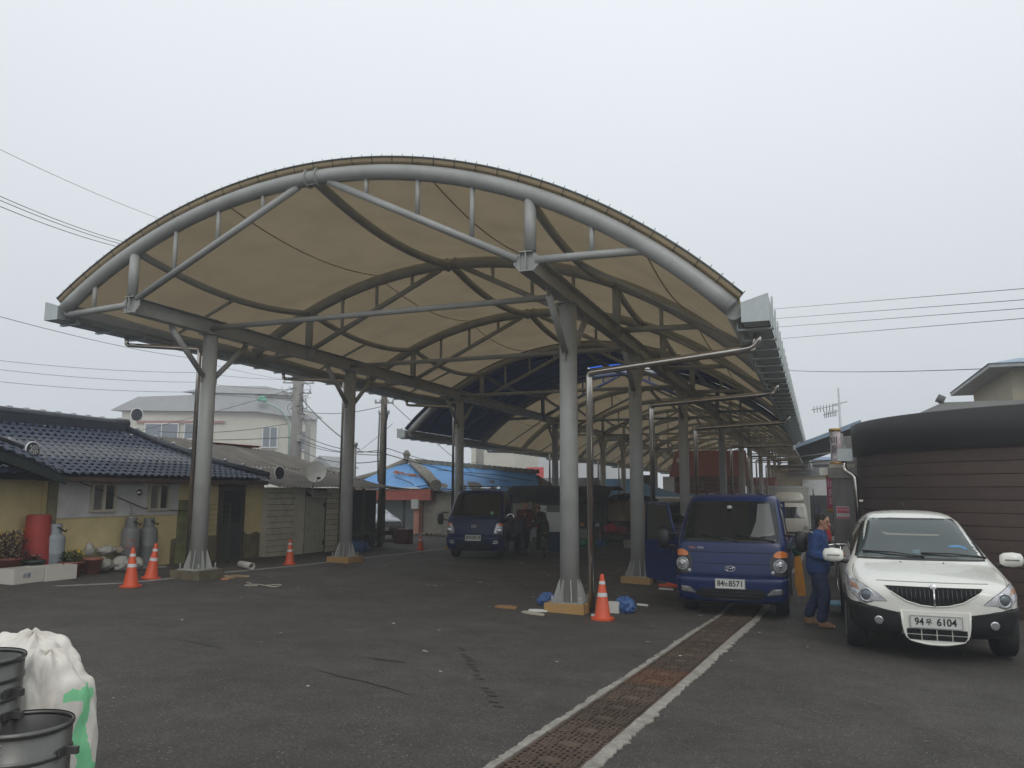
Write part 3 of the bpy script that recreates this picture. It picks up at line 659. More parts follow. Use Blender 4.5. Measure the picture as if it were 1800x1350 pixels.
# satellite dish
di=thing('satellite_dish','white satellite dish above the shed door on the eave','satellite dish',(-13.25,18.62,1.9))
ds=MB(); ds.lathe([(.001,.0),(.10,.006),(.2,.03),(.28,.062),(.285,.066),(.28,.060),(.2,.022),(.1,-.004),(0,-.01)],28,caps=False,sy=1.12)
o=put('reflector',ds,mat('dish_white',(.66,.65,.60),.5,0,.1),di); o.location=(.12,.02,.38); o.rotation_mode='QUATERNION'; o.rotation_quaternion=Vector((.42,-.78,.36)).to_track_quat('Z','Y')
put('arm',MB().tube([(.1,.0,.12),(.42,-.28,.20)],.012,6),steel,di); put('feed_horn',MB().box((.43,-.29,.22),(.06,.09,.06)),black,di); put('mast',MB().tube([(0,.05,-.3),(0,.05,.4),(.1,.02,.4)],.02,8),steel,di)
# ------------------------------------------------------------- poles and wires
def pole(name,x,y,z0,z1,r0,r1,m,label,arms=()):
    t_=thing(name,label,'utility pole',(x,y,z0)); put('shaft',MB().tube([(0,0,0),(0,0,z1-z0)],[r0,r1],14),m,t_)
    for z,l_,a in arms:
        put('crossarm',MB().box((0,0,z-z0),(l_,.06,.06),a),steel,t_)
        ins=MB()
        for k_ in (-.45,-.2,.2,.45): ins.lathe([(.03,0),(.045,.03),(.03,.06),(.04,.09),(0,.1)],8,(math.cos(a)*l_*k_,math.sin(a)*l_*k_,z-z0+.03),False)
        put('insulator',ins,mat('insulator_white',(.5,.5,.5),.3),t_,kind='stuff')
    return t_
polec=mat('pole_concrete',(.27,.26,.24),.9,0,.15,4); poleb=mat('brown_old_pole',(.13,.115,.09),.9,0,.25,6)
p1=pole('utility_pole',-23.4,31.5,ground(-22,31.5),7.6,.30,.24,polec,'pale concrete utility pole tangled with wires behind the shed roof',((7.0,1.5,.5),(6.5,1.3,.4),(5.2,1.0,.6)))
put('transformer_box',MB().box((.35,-.1,4.3),(.32,.25,.3)),steel,p1)
p2=pole('utility_pole',-14.75,25.0,-.09,5.6,.15,.11,poleb,'brown cable-strapped utility pole beside the parked silver car',((5.0,.7,.4),(4.6,.4,.4)))
put('cable_bundle',MB().tube([(.13,-.09,1),(.13,-.1,2),(.16,-.12,3.2),(.12,-.12,4.2),(.2,-.1,4.6),(.12,-.08,4.9)],.04,8),black,p2)
put('cable_bundle',MB().tube([(-.12,-.08,2.2),(-.15,-.1,3.2),(-.12,-.1,4.7)],.03,8),mat('grey_conduit',(.15,.15,.14),.6),p2)
pole('utility_pole',-36.4,50.4,-.5,7.1,.24,.2,polec,'thin pale utility pole far off between two downpipes in the haze')
pole('utility_pole',-20.05,46,-.4,6.5,.28,.24,polec,'thick grey pole standing behind the blue tarpaulin roof')
fp=thing('flue_pipe','thin grey flue pipe with a cap beside the shed','pipe',(-14.6,22.9,ground(-14.6,22.9)))
put('pipe',MB().tube([(0,0,0),(0,0,3.35)],.055,10),mat('zinc_flue',(.40,.41,.41),.5,.3),fp); put('cowl',MB().lathe([(.09,0),(.09,.1),(.06,.13)],12,(0,0,3.33)),galv,fp)
cable=mat('overhead_cable',(.06,.06,.06),.7)
wl=[("thin high wire crossing the open sky at the far left",[(-24.81,16.86,12.97),(-25.91,25.03,13.38)],.012,.1),
("topmost of three cables running behind the arch at upper left",[(-21.05,14.43,9.94),(-24.02,21.77,11.1)],.016,.1),
("middle one of three cables running behind the arch at upper left",[(-21.06,14.45,9.83),(-24.09,21.76,11.02)],.016,.1),
("lowest of three cables running behind the arch at upper left",[(-21.07,14.47,9.66),(-24.23,21.72,10.93)],.016,.1),
("single wire passing below the left gutter corner",[(-19.28,13.52,6.15),(-25.38,26.11,7.51)],.012,.1),
("topmost of three faint wires above the tiled roof",[(-38.67,27.33,8.33),(-35.22,37.24,8.96)],.016,.15),
("middle one of three faint wires above the tiled roof",[(-38.69,27.39,7.87),(-35.25,37.31,8.37)],.016,.15),
("lowest of three faint wires above the tiled roof",[(-38.72,27.47,7.26),(-35.28,37.39,7.78)],.016,.15),
("highest overhead wire right of the canopy gutter",[(-2.53,46.2,12.18),(5.65,25.17,7.47),(14,4,3.5)],.014,.0),
("second highest overhead wire right of the canopy gutter",[(-2.55,46.28,11.63),(5.63,25.21,7.16),(14,4,3.3)],.014,.0),
("third overhead wire from the top right of the canopy gutter",[(-2.57,46.34,11.14),(5.62,25.24,6.92),(14,4,3.2)],.014,.0),
("fourth overhead wire from the top right of the canopy gutter",[(-2.61,46.43,10.46),(5.61,25.28,6.64),(14,4,3.0)],.014,.0),
("lowest twisted cable right of the canopy gutter",[(-2.31,52.09,9.56),(6.55,30.08,5.93)],.022,.15),
("dark cable from the far left to the concrete pole then the brown pole",[(-29.13,20.84,4.03),(-23.52,31.63,4.38),(-14.59,25.0,3.08)],.022,.25),
("short cable reaching the concrete pole from the left",[(-28.5,28,4.5),(-23.88,31.4,5.01)],.02,.2),
("thick steep cable falling from the concrete pole top",[(-23.18,31.49,6.24),(-16.32,25.91,3.36)],.03,.2),
("cable from the concrete pole over the blue tarpaulin roof",[(-23.39,31.65,4.6),(-14.71,24.73,3.17),(-12.95,38.22,2.2)],.022,.25),
("lowest slack cable between the two nearest poles",[(-23.42,31.76,3.78),(-14.72,24.77,2.86)],.022,.3),
("thin cable descending right from the brown pole top",[(-14.31,24.84,4.93),(-16.45,42.42,1.28)],.016,.2),
("upper cable between the two nearest poles",[(-23.46,31.46,5.69),(-14.5,24.77,4.88)],.018,.25),
("cable passing both poles towards the thick grey pole",[(-23.28,31.76,4.11),(-14.54,24.99,3.32),(-20.19,46.02,3.67)],.018,.3),
("diagonal cable rising from the left to the concrete pole top",[(-28.5,22.5,3.4),(-23.28,31.36,6.79)],.016,.2),
("thin diagonal wire falling left behind the brown pole",[(-14.34,24.93,4.21),(-29.7,42.43,2.99)],.012,.3),
("wire from the concrete pole towards the far thin pole",[(-23.3,31.6,6.4),(-36.4,50.4,6.8)],.014,.5)]
for lab,P,r_,sg in wl:
    if any(k_ in lab for k_ in ('upper left','open sky','tiled roof','canopy gutter','gutter corner')):   # these run on past the view to poles out of sight
        A_,B_=Vector(P[0]),Vector(P[1]); P=([A_-(B_-A_)*.9]+list(P)) if 'canopy gutter' in lab else (list(P)+[B_+(B_-A_)*(1.6 if 'tiled' not in lab else .8)])
    out=[]
    for a,b_ in zip(P,P[1:]):
        a,b_=Vector(a),Vector(b_)
        for i in range(12): f=i/12; q=a.lerp(b_,f); q.z-=sg*4*f*(1-f); out.append(q)
    out.append(Vector(P[-1])); o=put('overhead_wire',MB().tube(out,r_*.72,5,False),cable); tag(o,lab,'wire')
cl=MB(); rr=random.Random(9)
for k_ in range(12):
    P=[(rr.uniform(-.9,.9),rr.uniform(-.4,.4),rr.uniform(5.2,7.9))]
    for j in range(5): P.append((P[-1][0]*.5+rr.uniform(-.6,.6),rr.uniform(-.3,.3),P[-1][2]+rr.uniform(-.5,.3)))
    cl.tube(smooth_path(P,.15,3),.012,4,False)
put('tangled_wire',cl,cable,p1,kind='stuff')
# ------------------------------------------------------------- generic far building
def building(name,label,x0,x1,y0,y1,z0,z1,wm,wins=(),roof=None,rm=None,face='y',ov=.4,extra=None,cat='building'):
    t_=thing(name,label,cat,((x0+x1)/2,(y0+y1)/2,z0))
    put('wall',MB().bb((x0,y0,z0-.5),(x1,y1,z1)),wm,t_,True)
    for (a,z,wd,h,fc) in wins:
        f=MB()
        def bx(a0,b0,a1,b1,d0,d1):
            if fc=='y': f.bb((a0,y0-d1,b0),(a1,y0-d0,b1))
            else: f.bb((x1+d0,a0,b0),(x1+d1,a1,b1))
        e_=.07
        bx(a-wd/2-e_,z-h/2-e_,a+wd/2+e_,z-h/2,0,.06); bx(a-wd/2-e_,z+h/2,a+wd/2+e_,z+h/2+e_,0,.06); bx(a-wd/2-e_,z-h/2,a-wd/2,z+h/2,0,.06); bx(a+wd/2,z-h/2,a+wd/2+e_,z+h/2,0,.06); bx(a-.03,z-h/2,a+.03,z+h/2,0,.05)
        o=put('window',f,wframe if wm!=beige else white,t_,True)
        f=MB(); bx(a-wd/2,z-h/2,a+wd/2,z+h/2,.005,.02); put('pane',f,mat('hazy_pane',(.16,.19,.22),.15),o,True)
    if roof:
        h,kind=roof; a=MB(); X0,X1,Y0_,Y1_=x0-ov,x1+ov,y0-ov,y1+ov; zt=z1+h
        if kind=='hip':
            ins=min((X1-X0),(Y1_-Y0_))/2
            if X1-X0>Y1_-Y0_: r0,r1=(X0+ins,(Y0_+Y1_)/2,zt),(X1-ins,(Y0_+Y1_)/2,zt); a.add([(X0,Y0_,z1),(X1,Y0_,z1),(X1,Y1_,z1),(X0,Y1_,z1),r0,r1],[(0,1,5,4),(1,2,5),(2,3,4,5),(3,0,4),(3,2,1,0)])
            else: r0,r1=((X0+X1)/2,Y0_+ins,zt),((X0+X1)/2,Y1_-ins,zt); a.add([(X0,Y0_,z1),(X1,Y0_,z1),(X1,Y1_,z1),(X0,Y1_,z1),r0,r1],[(0,1,4),(1,2,5,4),(2,3,5),(3,0,4,5),(3,2,1,0)])
        elif kind=='gx': a.add([(X0,Y0_,z1),(X1,Y0_,z1),(X1,Y1_,z1),(X0,Y1_,z1),(X0,(Y0_+Y1_)/2,zt),(X1,(Y0_+Y1_)/2,zt)],[(0,1,5,4),(2,3,4,5),(1,2,5),(3,0,4),(3,2,1,0)])
        elif kind=='gy': a.add([(X0,Y0_,z1),(X1,Y0_,z1),(X1,Y1_,z1),(X0,Y1_,z1),((X0+X1)/2,Y0_,zt),((X0+X1)/2,Y1_,zt)],[(0,1,4),(1,2,5,4),(2,3,5),(3,0,4,5),(3,2,1,0)])
        else: a.bb((X0,Y0_,z1),(X1,Y1_,z1+h))
        put('roof',a,rm,t_,True)
    return t_
hazewall=mat('cream_hall_wall',(.62,.59,.50),.9,0,.06,1); hazeroof=mat('haze_paled_roof',(.30,.30,.30),.7,0,.1,1)  # roof grey lifted paler to stand in for haze fading
# big hall behind the houses
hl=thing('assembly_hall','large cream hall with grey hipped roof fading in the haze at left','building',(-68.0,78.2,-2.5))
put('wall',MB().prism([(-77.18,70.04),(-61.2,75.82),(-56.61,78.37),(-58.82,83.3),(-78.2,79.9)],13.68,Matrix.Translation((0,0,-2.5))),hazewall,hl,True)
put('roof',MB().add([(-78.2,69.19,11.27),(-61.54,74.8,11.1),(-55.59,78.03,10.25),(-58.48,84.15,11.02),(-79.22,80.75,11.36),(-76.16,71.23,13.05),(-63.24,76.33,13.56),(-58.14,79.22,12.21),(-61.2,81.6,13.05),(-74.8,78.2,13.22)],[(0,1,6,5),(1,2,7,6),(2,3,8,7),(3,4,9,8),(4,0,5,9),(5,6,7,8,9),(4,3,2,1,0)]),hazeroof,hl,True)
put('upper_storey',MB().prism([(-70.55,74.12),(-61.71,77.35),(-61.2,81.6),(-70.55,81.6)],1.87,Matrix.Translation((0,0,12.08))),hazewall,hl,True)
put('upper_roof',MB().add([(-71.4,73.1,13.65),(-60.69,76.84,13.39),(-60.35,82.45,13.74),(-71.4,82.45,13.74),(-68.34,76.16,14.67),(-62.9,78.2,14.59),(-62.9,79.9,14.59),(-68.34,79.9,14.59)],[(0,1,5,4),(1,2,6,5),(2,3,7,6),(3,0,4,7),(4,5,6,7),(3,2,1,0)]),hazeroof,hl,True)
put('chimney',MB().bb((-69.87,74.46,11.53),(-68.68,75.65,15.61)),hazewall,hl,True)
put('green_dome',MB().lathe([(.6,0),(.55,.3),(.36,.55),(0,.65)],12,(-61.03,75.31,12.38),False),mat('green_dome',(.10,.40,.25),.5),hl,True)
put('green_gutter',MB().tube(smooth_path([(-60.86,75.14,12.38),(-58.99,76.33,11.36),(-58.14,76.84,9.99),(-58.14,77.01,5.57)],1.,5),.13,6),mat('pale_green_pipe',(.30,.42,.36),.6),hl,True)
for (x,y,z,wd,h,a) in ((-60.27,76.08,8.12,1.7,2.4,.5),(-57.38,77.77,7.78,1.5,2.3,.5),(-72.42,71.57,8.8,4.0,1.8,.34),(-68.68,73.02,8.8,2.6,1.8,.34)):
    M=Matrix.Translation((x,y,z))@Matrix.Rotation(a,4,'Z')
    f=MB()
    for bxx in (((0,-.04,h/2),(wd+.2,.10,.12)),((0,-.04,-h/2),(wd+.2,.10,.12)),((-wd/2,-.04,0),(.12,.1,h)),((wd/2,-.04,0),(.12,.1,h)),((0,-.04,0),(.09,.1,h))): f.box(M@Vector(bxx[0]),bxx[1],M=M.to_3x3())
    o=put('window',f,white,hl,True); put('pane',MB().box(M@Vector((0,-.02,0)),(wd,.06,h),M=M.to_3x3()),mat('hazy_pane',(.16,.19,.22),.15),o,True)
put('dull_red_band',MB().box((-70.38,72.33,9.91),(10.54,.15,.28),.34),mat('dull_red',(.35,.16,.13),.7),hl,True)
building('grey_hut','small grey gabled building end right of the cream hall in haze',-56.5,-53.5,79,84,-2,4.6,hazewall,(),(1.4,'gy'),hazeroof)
# ------------------------------------------------------------- house under blue tarpaulins
bt_=mat('blue_tarpaulin',(.10,.28,.56),.5,0,.12,1.3,bump=.5,bscale=5,stain=(.10,.27,.50),samt=.5,sscale=1.4,stretch=(1,1,3))
plaster=mat('stained_plaster',(.30,.28,.23),.9,0,.2,1.6,bump=.3,bscale=25,stain=(.13,.11,.08),samt=.65,sscale=1.0)
bh=thing('tarpaulin_roof_house','old plaster house with blue tarpaulins over its tiled roof and red fascia','house',(-16.8,35,-.3))
put('wall',MB().bb((-16.85,32.3,-.6),(-11.6,38,1.72)),plaster,bh,True)
put('shop_wall',MB().bb((-21,32.5,-.6),(-16.9,38,1.75)),mat('grey_green_glazed',(.10,.12,.115),.25,0,.2,1),bh,True)
for x in (-20.6,-19.2,-18.0): put('shop_mullion',MB().bb((x,32.42,-.3),(x+.06,32.5,1.6)),mat('dark_frame',(.04,.045,.045),.5),bh,True)
put('red_fascia',MB().bb((-20.8,31.9,1.38),(-16.3,32.28,1.88)),mat('faded_red_board',(.30,.075,.055),.7,0,.15,3),bh,True)
put('pillar',MB().bb((-17.15,31.9,-.4),(-16.88,32.25,1.38)),mat('salmon_pillar',(.42,.19,.14),.8,0,.15,3),bh,True)
put('meter_box',MB().bb((-17.2,31.75,1.0),(-16.85,31.9,1.42)),mat('meter_grey',(.42,.42,.40),.5),bh,True)
# roofs: front hip face, main slope
RPK=(-19.0,34.6,3.45)
def tarp(P0,P1,P2,P3,nm='blue_tarp'):
    P0,P1,P2,P3=map(Vector,(P0,P1,P2,P3))
    mb=MB().grid(lambda u,v:(P0.lerp(P1,u)).lerp(P3.lerp(P2,u),v)+Vector((0,0,.05*noise.noise(Vector((u*9,v*5,P0.x)))+.025*math.sin(u*40)*(1-v))),40,14); put(nm,mb,bt_,bh,True)
tarp((-20.8,31.9,1.95),(-16.4,31.9,1.92),(-18.4,34.4,3.1),(-19.2,34.4,3.15))
tarp((-16.3,32.0,1.92),(-11.2,32.9,1.15),(-12.6,35.6,2.7),(-18.3,34.7,3.15))
put('roof_deck',MB().add([(-20.9,31.8,1.86),(-16.3,31.9,1.84),(-11,32.8,1.1),(-10.5,38,1.0),(-12.6,35.8,2.6),(-18.8,34.8,3.2),(-22,38,1.8)],[(0,1,5),(1,2,4,5),(2,3,4),(3,6,5,4),(6,0,5)]),slate,bh,True)
gt=mat('grey_roll_tile',(.20,.19,.16),.9,0,.3,6,bump=.3)
for dx in (0,.22,.44): put('hip_roll',MB().tube([(-18.9+dx*.3,34.5,3.32),(-17.6+dx,33.2,2.75),(-16.2+dx*.6,31.9,2.12)],.10,8),gt,bh,True)
put('ridge_end_tile',MB().tube([(-16.0,31.8,2.08),(-15.95,31.7,2.05)],.26,14),gt,bh,True)
rg=MB(); 
for i in range(48):
    f=i/47; rg.box((-18.7+6.2*f,34.75+.8*f,3.26-.55*f+.03*(i%2)),(.12,.30,.20))
put('ridge_tile_row',rg,gt,bh,True,kind='stuff')
put('hip_roll',MB().tube([(-18.9,34.6,3.35),(-20.2,33.6,2.6),(-21.4,32.2,2.1)],.15,8),gt,bh,True)
put('ridge_finial',MB().lathe([(.18,0),(.14,.2),(.2,.3),(.08,.5),(0,.52)],10,(-19,34.5,3.3),False),gt,bh,True)
fr=MB(); rr=random.Random(2)
for i in range(60):
    x=-18.9+rr.random()*2.3; fr.box((x,33.2-.2*rr.random(),2.72-(x+18.9)*.18+rr.uniform(-.05,.05)),(.14,.05,.05),rr.uniform(-1,1))
put('orange_clay_debris',fr,mat('orange_clay',(.50,.17,.06),.8),bh,True,kind='stuff')
put('tarp_rope',MB().tube([(-18.6,32.7,2.45),(-17.6,32.3,2.2),(-17.2,32.1,2.0),(-16.4,31.95,2.06)],.02,5).tube([(-16,32.2,1.92),(-14,32.5,1.75),(-11.4,32.9,1.3)],.02,5).tube([(-17,33.9,2.8),(-14,34.5,2.55),(-12,34.9,2.2)],.015,5),black,bh,True,kind='stuff')
put('white_verge_strip',MB().bb((-18.6,31.86,1.90),(-16.9,31.94,1.96)),white,bh,True)
ps=put('wall_poster',MB().bb((-15.45,32.27,.22),(-14.85,32.30,1.22)),mat('poster_white',(.50,.49,.46),.6),bh,True)
put('poster_black_block',MB().bb((-15.43,32.262,1.02),(-14.87,32.27,1.20)),black,ps,True); put('poster_yellow_block',MB().bb((-15.25,32.262,.86),(-14.87,32.27,.98)),mat('poster_yellow',(.60,.45,.05),.6),ps,True)
put('poster_red_block',MB().bb((-15.42,32.262,.26),(-14.95,32.27,.42)),mat('poster_red',(.55,.06,.10),.6),ps,True); put('poster_red_block',MB().bb((-15.42,32.262,.60),(-15.1,32.27,.66)),mat('poster_red',(.55,.06,.10),.6),ps,True)
text('직수입',.12,white,(-15.15,32.258,1.11),(R(90),0,0),ps,world=True); text('4217',.14,white,(-15.18,32.258,.34),(R(90),0,0),ps,world=True); text('공  사',.10,mat('poster_red',(.55,.06,.10)),(-15.05,32.262,.74),(R(90),0,0),ps,world=True)
v_=put('wall_vent',MB().lathe([(.16,0),(.16,.04),(.12,.06),(.10,.02)],16,(0,0,0)),steel,bh,True)
v_.matrix_basis=Matrix.Translation((-15.15,32.3,1.62))@Matrix.Rotation(R(90),4,'X')
rb=MB(); rr=random.Random(4)
for i in range(90): rb.box((rr.uniform(-16.9,-13.8),rr.uniform(31.3,32.1),ground(-15,32)+rr.uniform(0,.12)),(rr.uniform(.1,.6),rr.uniform(.05,.2),rr.uniform(.02,.06)),rr.uniform(-1,1))
o=put('rubble_heap',rb,mat('rubble',(.25,.21,.15),.9,0,.4,5)); tag(o,'low heap of boards and rubble along the plaster wall','rubble'); o['kind']='stuff'
# ------------------------------------------------------------- buildings beyond
gm=mat('grey_far_roof',(.14,.14,.13),.9,0,.2,1)
building('low_grey_house','low house with a plain grey roof beyond the market stall',-19.5,-13.5,46,52,-.6,1.6,plaster,(),(1.1,'gx'),gm)
building('blue_roof_house','far house with blue roof seen between the left columns',-16.5,-9,50,56,-.7,1.5,plaster,(),(1.2,'hip'),bt_)
building('blue_roof_house','small blue roofed shed behind the open truck door',-9.5,-6.2,44,47,-.6,1.35,plaster,(),(.35,'gx'),bt_)
rw=building('red_log_house','dark red wooden house with red metal roof behind the right columns',-10.3,-5.6,61.5,67,-1,3.0,mat('red_log',(.17,.065,.045),.8,0,.25,3,stretch=(1,1,8)),((-8.9,2.35,1.3,.7,'y'),),(2.1,'gx'),mat('red_metal_roof',(.27,.055,.05),.6,0,.1))
for k_ in range(12): put('log_course',MB().tube([(-10.32,61.47,-.2+k_*.27),(-5.58,61.47,-.2+k_*.27)],.10,8),mat('red_log',(.2,.05,.03)),rw,True)
building('small_cream_house','small cream house with red tiled roof right of the red log house',-5.4,-3.6,66,71,-1,2.35,hazewall,((-4.3,1.6,.7,.8,'y'),),(.7,'gx'),mat('red_metal_roof',(.4,.05,.05)))
cb=building('cream_flats','two-storey cream building with balconies at the end of the street','?' and -4.2 or 0,3.2,80,90,-1.4,4.2,mat('warm_cream_wall',(.52,.44,.31),.9,0,.06,1),((-3.0,1.5,1.4,1.6,'y'),(-.2,1.2,1.6,1.7,'y'),(1.4,1.2,1.0,1.6,'y'),(-1.8,1.3,.8,1.8,'y')),(.25,'flat'),gm) if False else building('cream_flats','two-storey cream building with balconies at the end of the street',-4.2,3.2,80,90,-1.4,4.2,mat('warm_cream_wall',(.52,.44,.31),.9,0,.06,1),((-3.0,1.5,1.4,1.6,'y'),(-.2,1.2,1.6,1.7,'y'),(1.4,1.2,1.0,1.6,'y'),(-1.8,1.3,.8,1.8,'y')),(.25,'flat'),gm)
put('dark_parapet',MB().bb((-2.6,79.6,3.4),(3.4,79.95,4.9)),mat('dark_band_grey',(.12,.12,.12),.8),cb,True)
put('balcony_slab',MB().bb((-3.4,78.7,-.15),(3.2,79.95,.05)),hazewall,cb,True); put('white_wing',MB().bb((-1.4,79.7,.05),(3.0,79.96,3.0)),mat('white_tile_wall',(.55,.56,.55),.8),cb,True)
bal=MB()
for i in range(22): bal.lathe([(.09,0),(.13,.2),(.08,.4),(.13,.6),(.09,.8)],6,(-3.3+i*.16,78.8,.05))
put('baluster',bal,hazewall,cb,True,kind='stuff'); put('balcony_rail',MB().bb((-3.4,78.72,.85),(3.2,78.85,.98)).bb((.2,78.72,.05),(3.2,78.82,.9)),mat('white_tile_wall',(.55,.56,.55)),cb,True)
building('blue_roof_block','distant building with pale blue roof above the street end',-3,6,100,108,-1.4,4.6,hazewall,(),(1.6,'gx'),mat('pale_blue_roof',(.20,.28,.40),.7))
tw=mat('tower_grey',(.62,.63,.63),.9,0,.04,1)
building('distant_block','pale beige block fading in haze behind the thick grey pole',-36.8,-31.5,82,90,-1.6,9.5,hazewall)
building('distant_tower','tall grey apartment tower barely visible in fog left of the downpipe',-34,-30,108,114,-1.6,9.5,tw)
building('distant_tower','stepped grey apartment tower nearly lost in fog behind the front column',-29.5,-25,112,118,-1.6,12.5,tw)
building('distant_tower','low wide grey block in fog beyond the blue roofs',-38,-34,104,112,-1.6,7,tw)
building('white_box_building','small white flat building between the middle columns',-13,-10.8,71,76,-1.3,3.2,mat('white_tile_wall',(.55,.56,.55)))
sg_=thing('red_sign','small red shop sign with white mark far behind the stall','sign',(-27,76,-1.3)); put('board',MB().bb((-27.8,75.9,2.4),(-26.0,76,4.3)),mat('sign_red',(.60,.05,.05),.5),sg_,True); put('post',MB().tube([(-26.9,76.05,-1.3),(-26.9,76.05,4.6)],.08,6),steel,sg_,True)
text('4',1.2,white,(-26.9,75.86,3.3),(R(90),0,R(0)),sg_,'white_mark',world=True)
# ------------------------------------------------------------- right side: round dark building
bw=mat('brown_cladding_board',(.070,.042,.034),.55,0,.18,3,stretch=(1,1,5),bump=.1,rnd=.10,stain=(.085,.065,.055),samt=.4,sscale=1.2)
blk=mat('black_fascia',(.024,.023,.022),.6,0,.2,1.5)
rb_=thing('round_dark_building','round dark brown plank clad building with black curved fascia','building',(5.2,19.6,-.4))
CXr,CYr,RRr=5.32,19.6,4.45
def arcp(a,r): return (CXr+r*math.cos(a),CYr+r*math.sin(a))
a0,a1=R(176),R(300)
put('core_wall',MB().lathe([(RRr-.05,-1),(RRr-.05,3.1)],72,(CXr,CYr,0)),bw,rb_,True)
z=-.4
while z<2.6:
    mb=MB(); n_=44
    P=[]
    for i in range(n_+1):
        a=a0+(a1-a0)*i/n_; x,y=arcp(a,RRr-.01); x2,y2=arcp(a,RRr+.022); P+=[(x2,y2,z),(x2,y2,z+.212),(x,y,z+.228)]
    mb.add(P,[(3*i+k,3*i+k+1,3*i+k+4,3*i+k+3) for i in range(n_) for k in (0,1)],False); put('cladding_board',mb,bw,rb_,True); z+=.228
put('fascia_band',MB().lathe([(RRr-.02,2.57),(RRr+.10,2.60),(RRr+.12,3.26),(RRr+.08,3.28),(RRr-.5,3.2)],72,(CXr,CYr,0),False),blk,rb_,True)
put('roof_top',MB().lathe([(RRr+.08,3.26),(.1,3.4)],48,(CXr,CYr,0)),blk,rb_,True)
put('rainwater_hopper',MB().bb((.42,18.6,2.45),(.72,18.85,2.72)),galv,rb_,True)
put('downpipe',MB().tube(smooth_path([(.55,18.7,2.5),(.55,18.7,2.25),(.75,18.55,2.1),(.80,18.5,-.4)],.08),.05,12),stainless,rb_,True)
put('pipe_strap',MB().box((.80,18.55,1.6),(.16,.06,.04)).box((.80,18.55,.9),(.16,.06,.04)).box((.80,18.55,.2),(.16,.06,.04)),stainless,rb_,True,kind='stuff')
for z in (.3,.95,1.6):
    pass
kk=thing('steel_kiosk','narrow dull stainless steel kiosk wall left of the round building','kiosk',(.35,19.9,-.4))
put('panel',MB().bb((.30,19.6,-.4),(.82,20.4,2.1)),mat('dull_stainless',(.16,.15,.14),.4,.7,.35,2,stretch=(3,3,.6)),kk,True)
put('cap',MB().bb((.24,19.5,2.1),(.84,20.45,2.32)),concrete,kk,True); put('cap_trim',MB().bb((.26,19.55,2.33),(.80,20.4,2.42)),mat('cream_trim',(.45,.42,.33),.7),kk,True)
stk=put('sticker',MB().bb((.36,19.585,1.18),(.64,19.6,1.46)),mat('sticker_white',(.6,.6,.58),.5),kk,True)
put('sticker_red_block',MB().bb((.37,19.578,1.31),(.63,19.585,1.44)).bb((.37,19.578,1.19),(.63,19.585,1.22)),mat('sticker_red',(.60,.03,.10),.5),stk,True,kind='stuff')
text('안전제일',.07,white,(.50,19.574,1.375),(R(90),0,0),stk,world=True)
def roundsign(x,y,z0,z1,label,art):
    t_=thing('pillar_sign',label,'sign',(x,y,z0)); h=z1-z0
    put('light_tube',MB().lathe([(.13,.06),(.13,h-.06)],20),mat('sign_pale',(.5,.42,.42),.3,0,.3,6,stain=(.45,.05,.15),samt=.9,sscale=9),t_)
    put('end_cap',MB().lathe([(.145,0),(.15,.07)],20),mat('gold_cap',(.45,.26,.04),.4,.3),t_); put('end_cap',MB().lathe([(.15,h-.07),(.145,h)],20),mat('gold_cap',(.4,.2,.04)),t_)
    put('printed_panel',MB().grid(lambda u,v:(.134*math.sin(R(-80+100*u)),-.134*math.cos(R(-80+100*u)),.08+(h-.16)*v),10,1),art,t_)
    put('bracket',MB().box((.18,.08,h*.5),(.12,.05,.1)).box((.18,.08,h*.2),(.12,.05,.05)),steel,t_,kind='stuff')
    return t_
pk=mat('pink_print',(.50,.06,.16),.35,0,.2,8); wp=mat('white_print',(.55,.50,.50),.35,0,.3,10,stain=(.10,.05,.08),samt=.8,sscale=12)
t_=roundsign(.47,22,2.48,3.42,'upper drum shaped sign with white print and gold ends on the kiosk wall',wp)
text('미\n용',.22,mat('print_dark',(.06,.03,.05)),(-.03,-.15,.5),(R(90),0,R(-20)),t_)
t_=roundsign(.33,22,1.28,2.22,'lower pink drum shaped sign with gold ends',pk)
text('미\n용\n실',.2,mat('print_pale',(.6,.55,.55)),(-.03,-.15,.48),(R(90),0,R(-20)),t_)
cg=thing('sign_post','grey wall corner and post carrying the two drum signs','post',(.62,22.3,-.5)); put('post',MB().bb((.56,22.05,-.5),(.66,22.15,3.3)),steel,cg,True); put('wall_pier',MB().bb((.42,22.4,-.5),(1.2,22.7,3.25)),mat('grey_block_wall',(.22,.21,.20),.85,0,.2,4),cg,True)
put('white_meter',MB().bb((.05,22.2,2.22),(.25,22.4,2.42)),white,cg,True); put('loose_tape',MB().tube([(.30,21.9,2.3),(.33,21.9,2.0),(.28,21.9,1.8)],.03,5),white,cg,True)
sl=thing('lean_to_roof','slanting corrugated lean-to roof between canopy and round building','roof',(.6,30,-.5))
mb=corr(lambda u,v:(-.6+1.75*v,24+12*u,3.05+.62*v),22,1,2,.03); put('roof_sheet',mb,mat('zinc_sheet',(.22,.23,.24),.5,.4,.15,3),sl,True)
put('eave_trim',MB().bb((-.62,23.9,2.98),(-.56,36.2,3.12)),galv,sl,True); put('front_trim',MB().add([(-.6,23.92,3.02),(1.2,23.92,3.66),(1.2,23.92,3.80),(-.6,23.92,3.12),(-.6,24,3.02),(1.2,24,3.66),(1.2,24,3.8),(-.6,24,3.12)],[(0,1,2,3),(0,4,5,1),(3,2,6,7)]),mat('pale_blue_trim',(.25,.33,.42),.5),sl,True)
for yy_ in (24.2,30,35.8): put('roof_post',MB().tube([(1.0,yy_,-.5),(1.0,yy_,3.5)],.05,8),steel,sl,True)
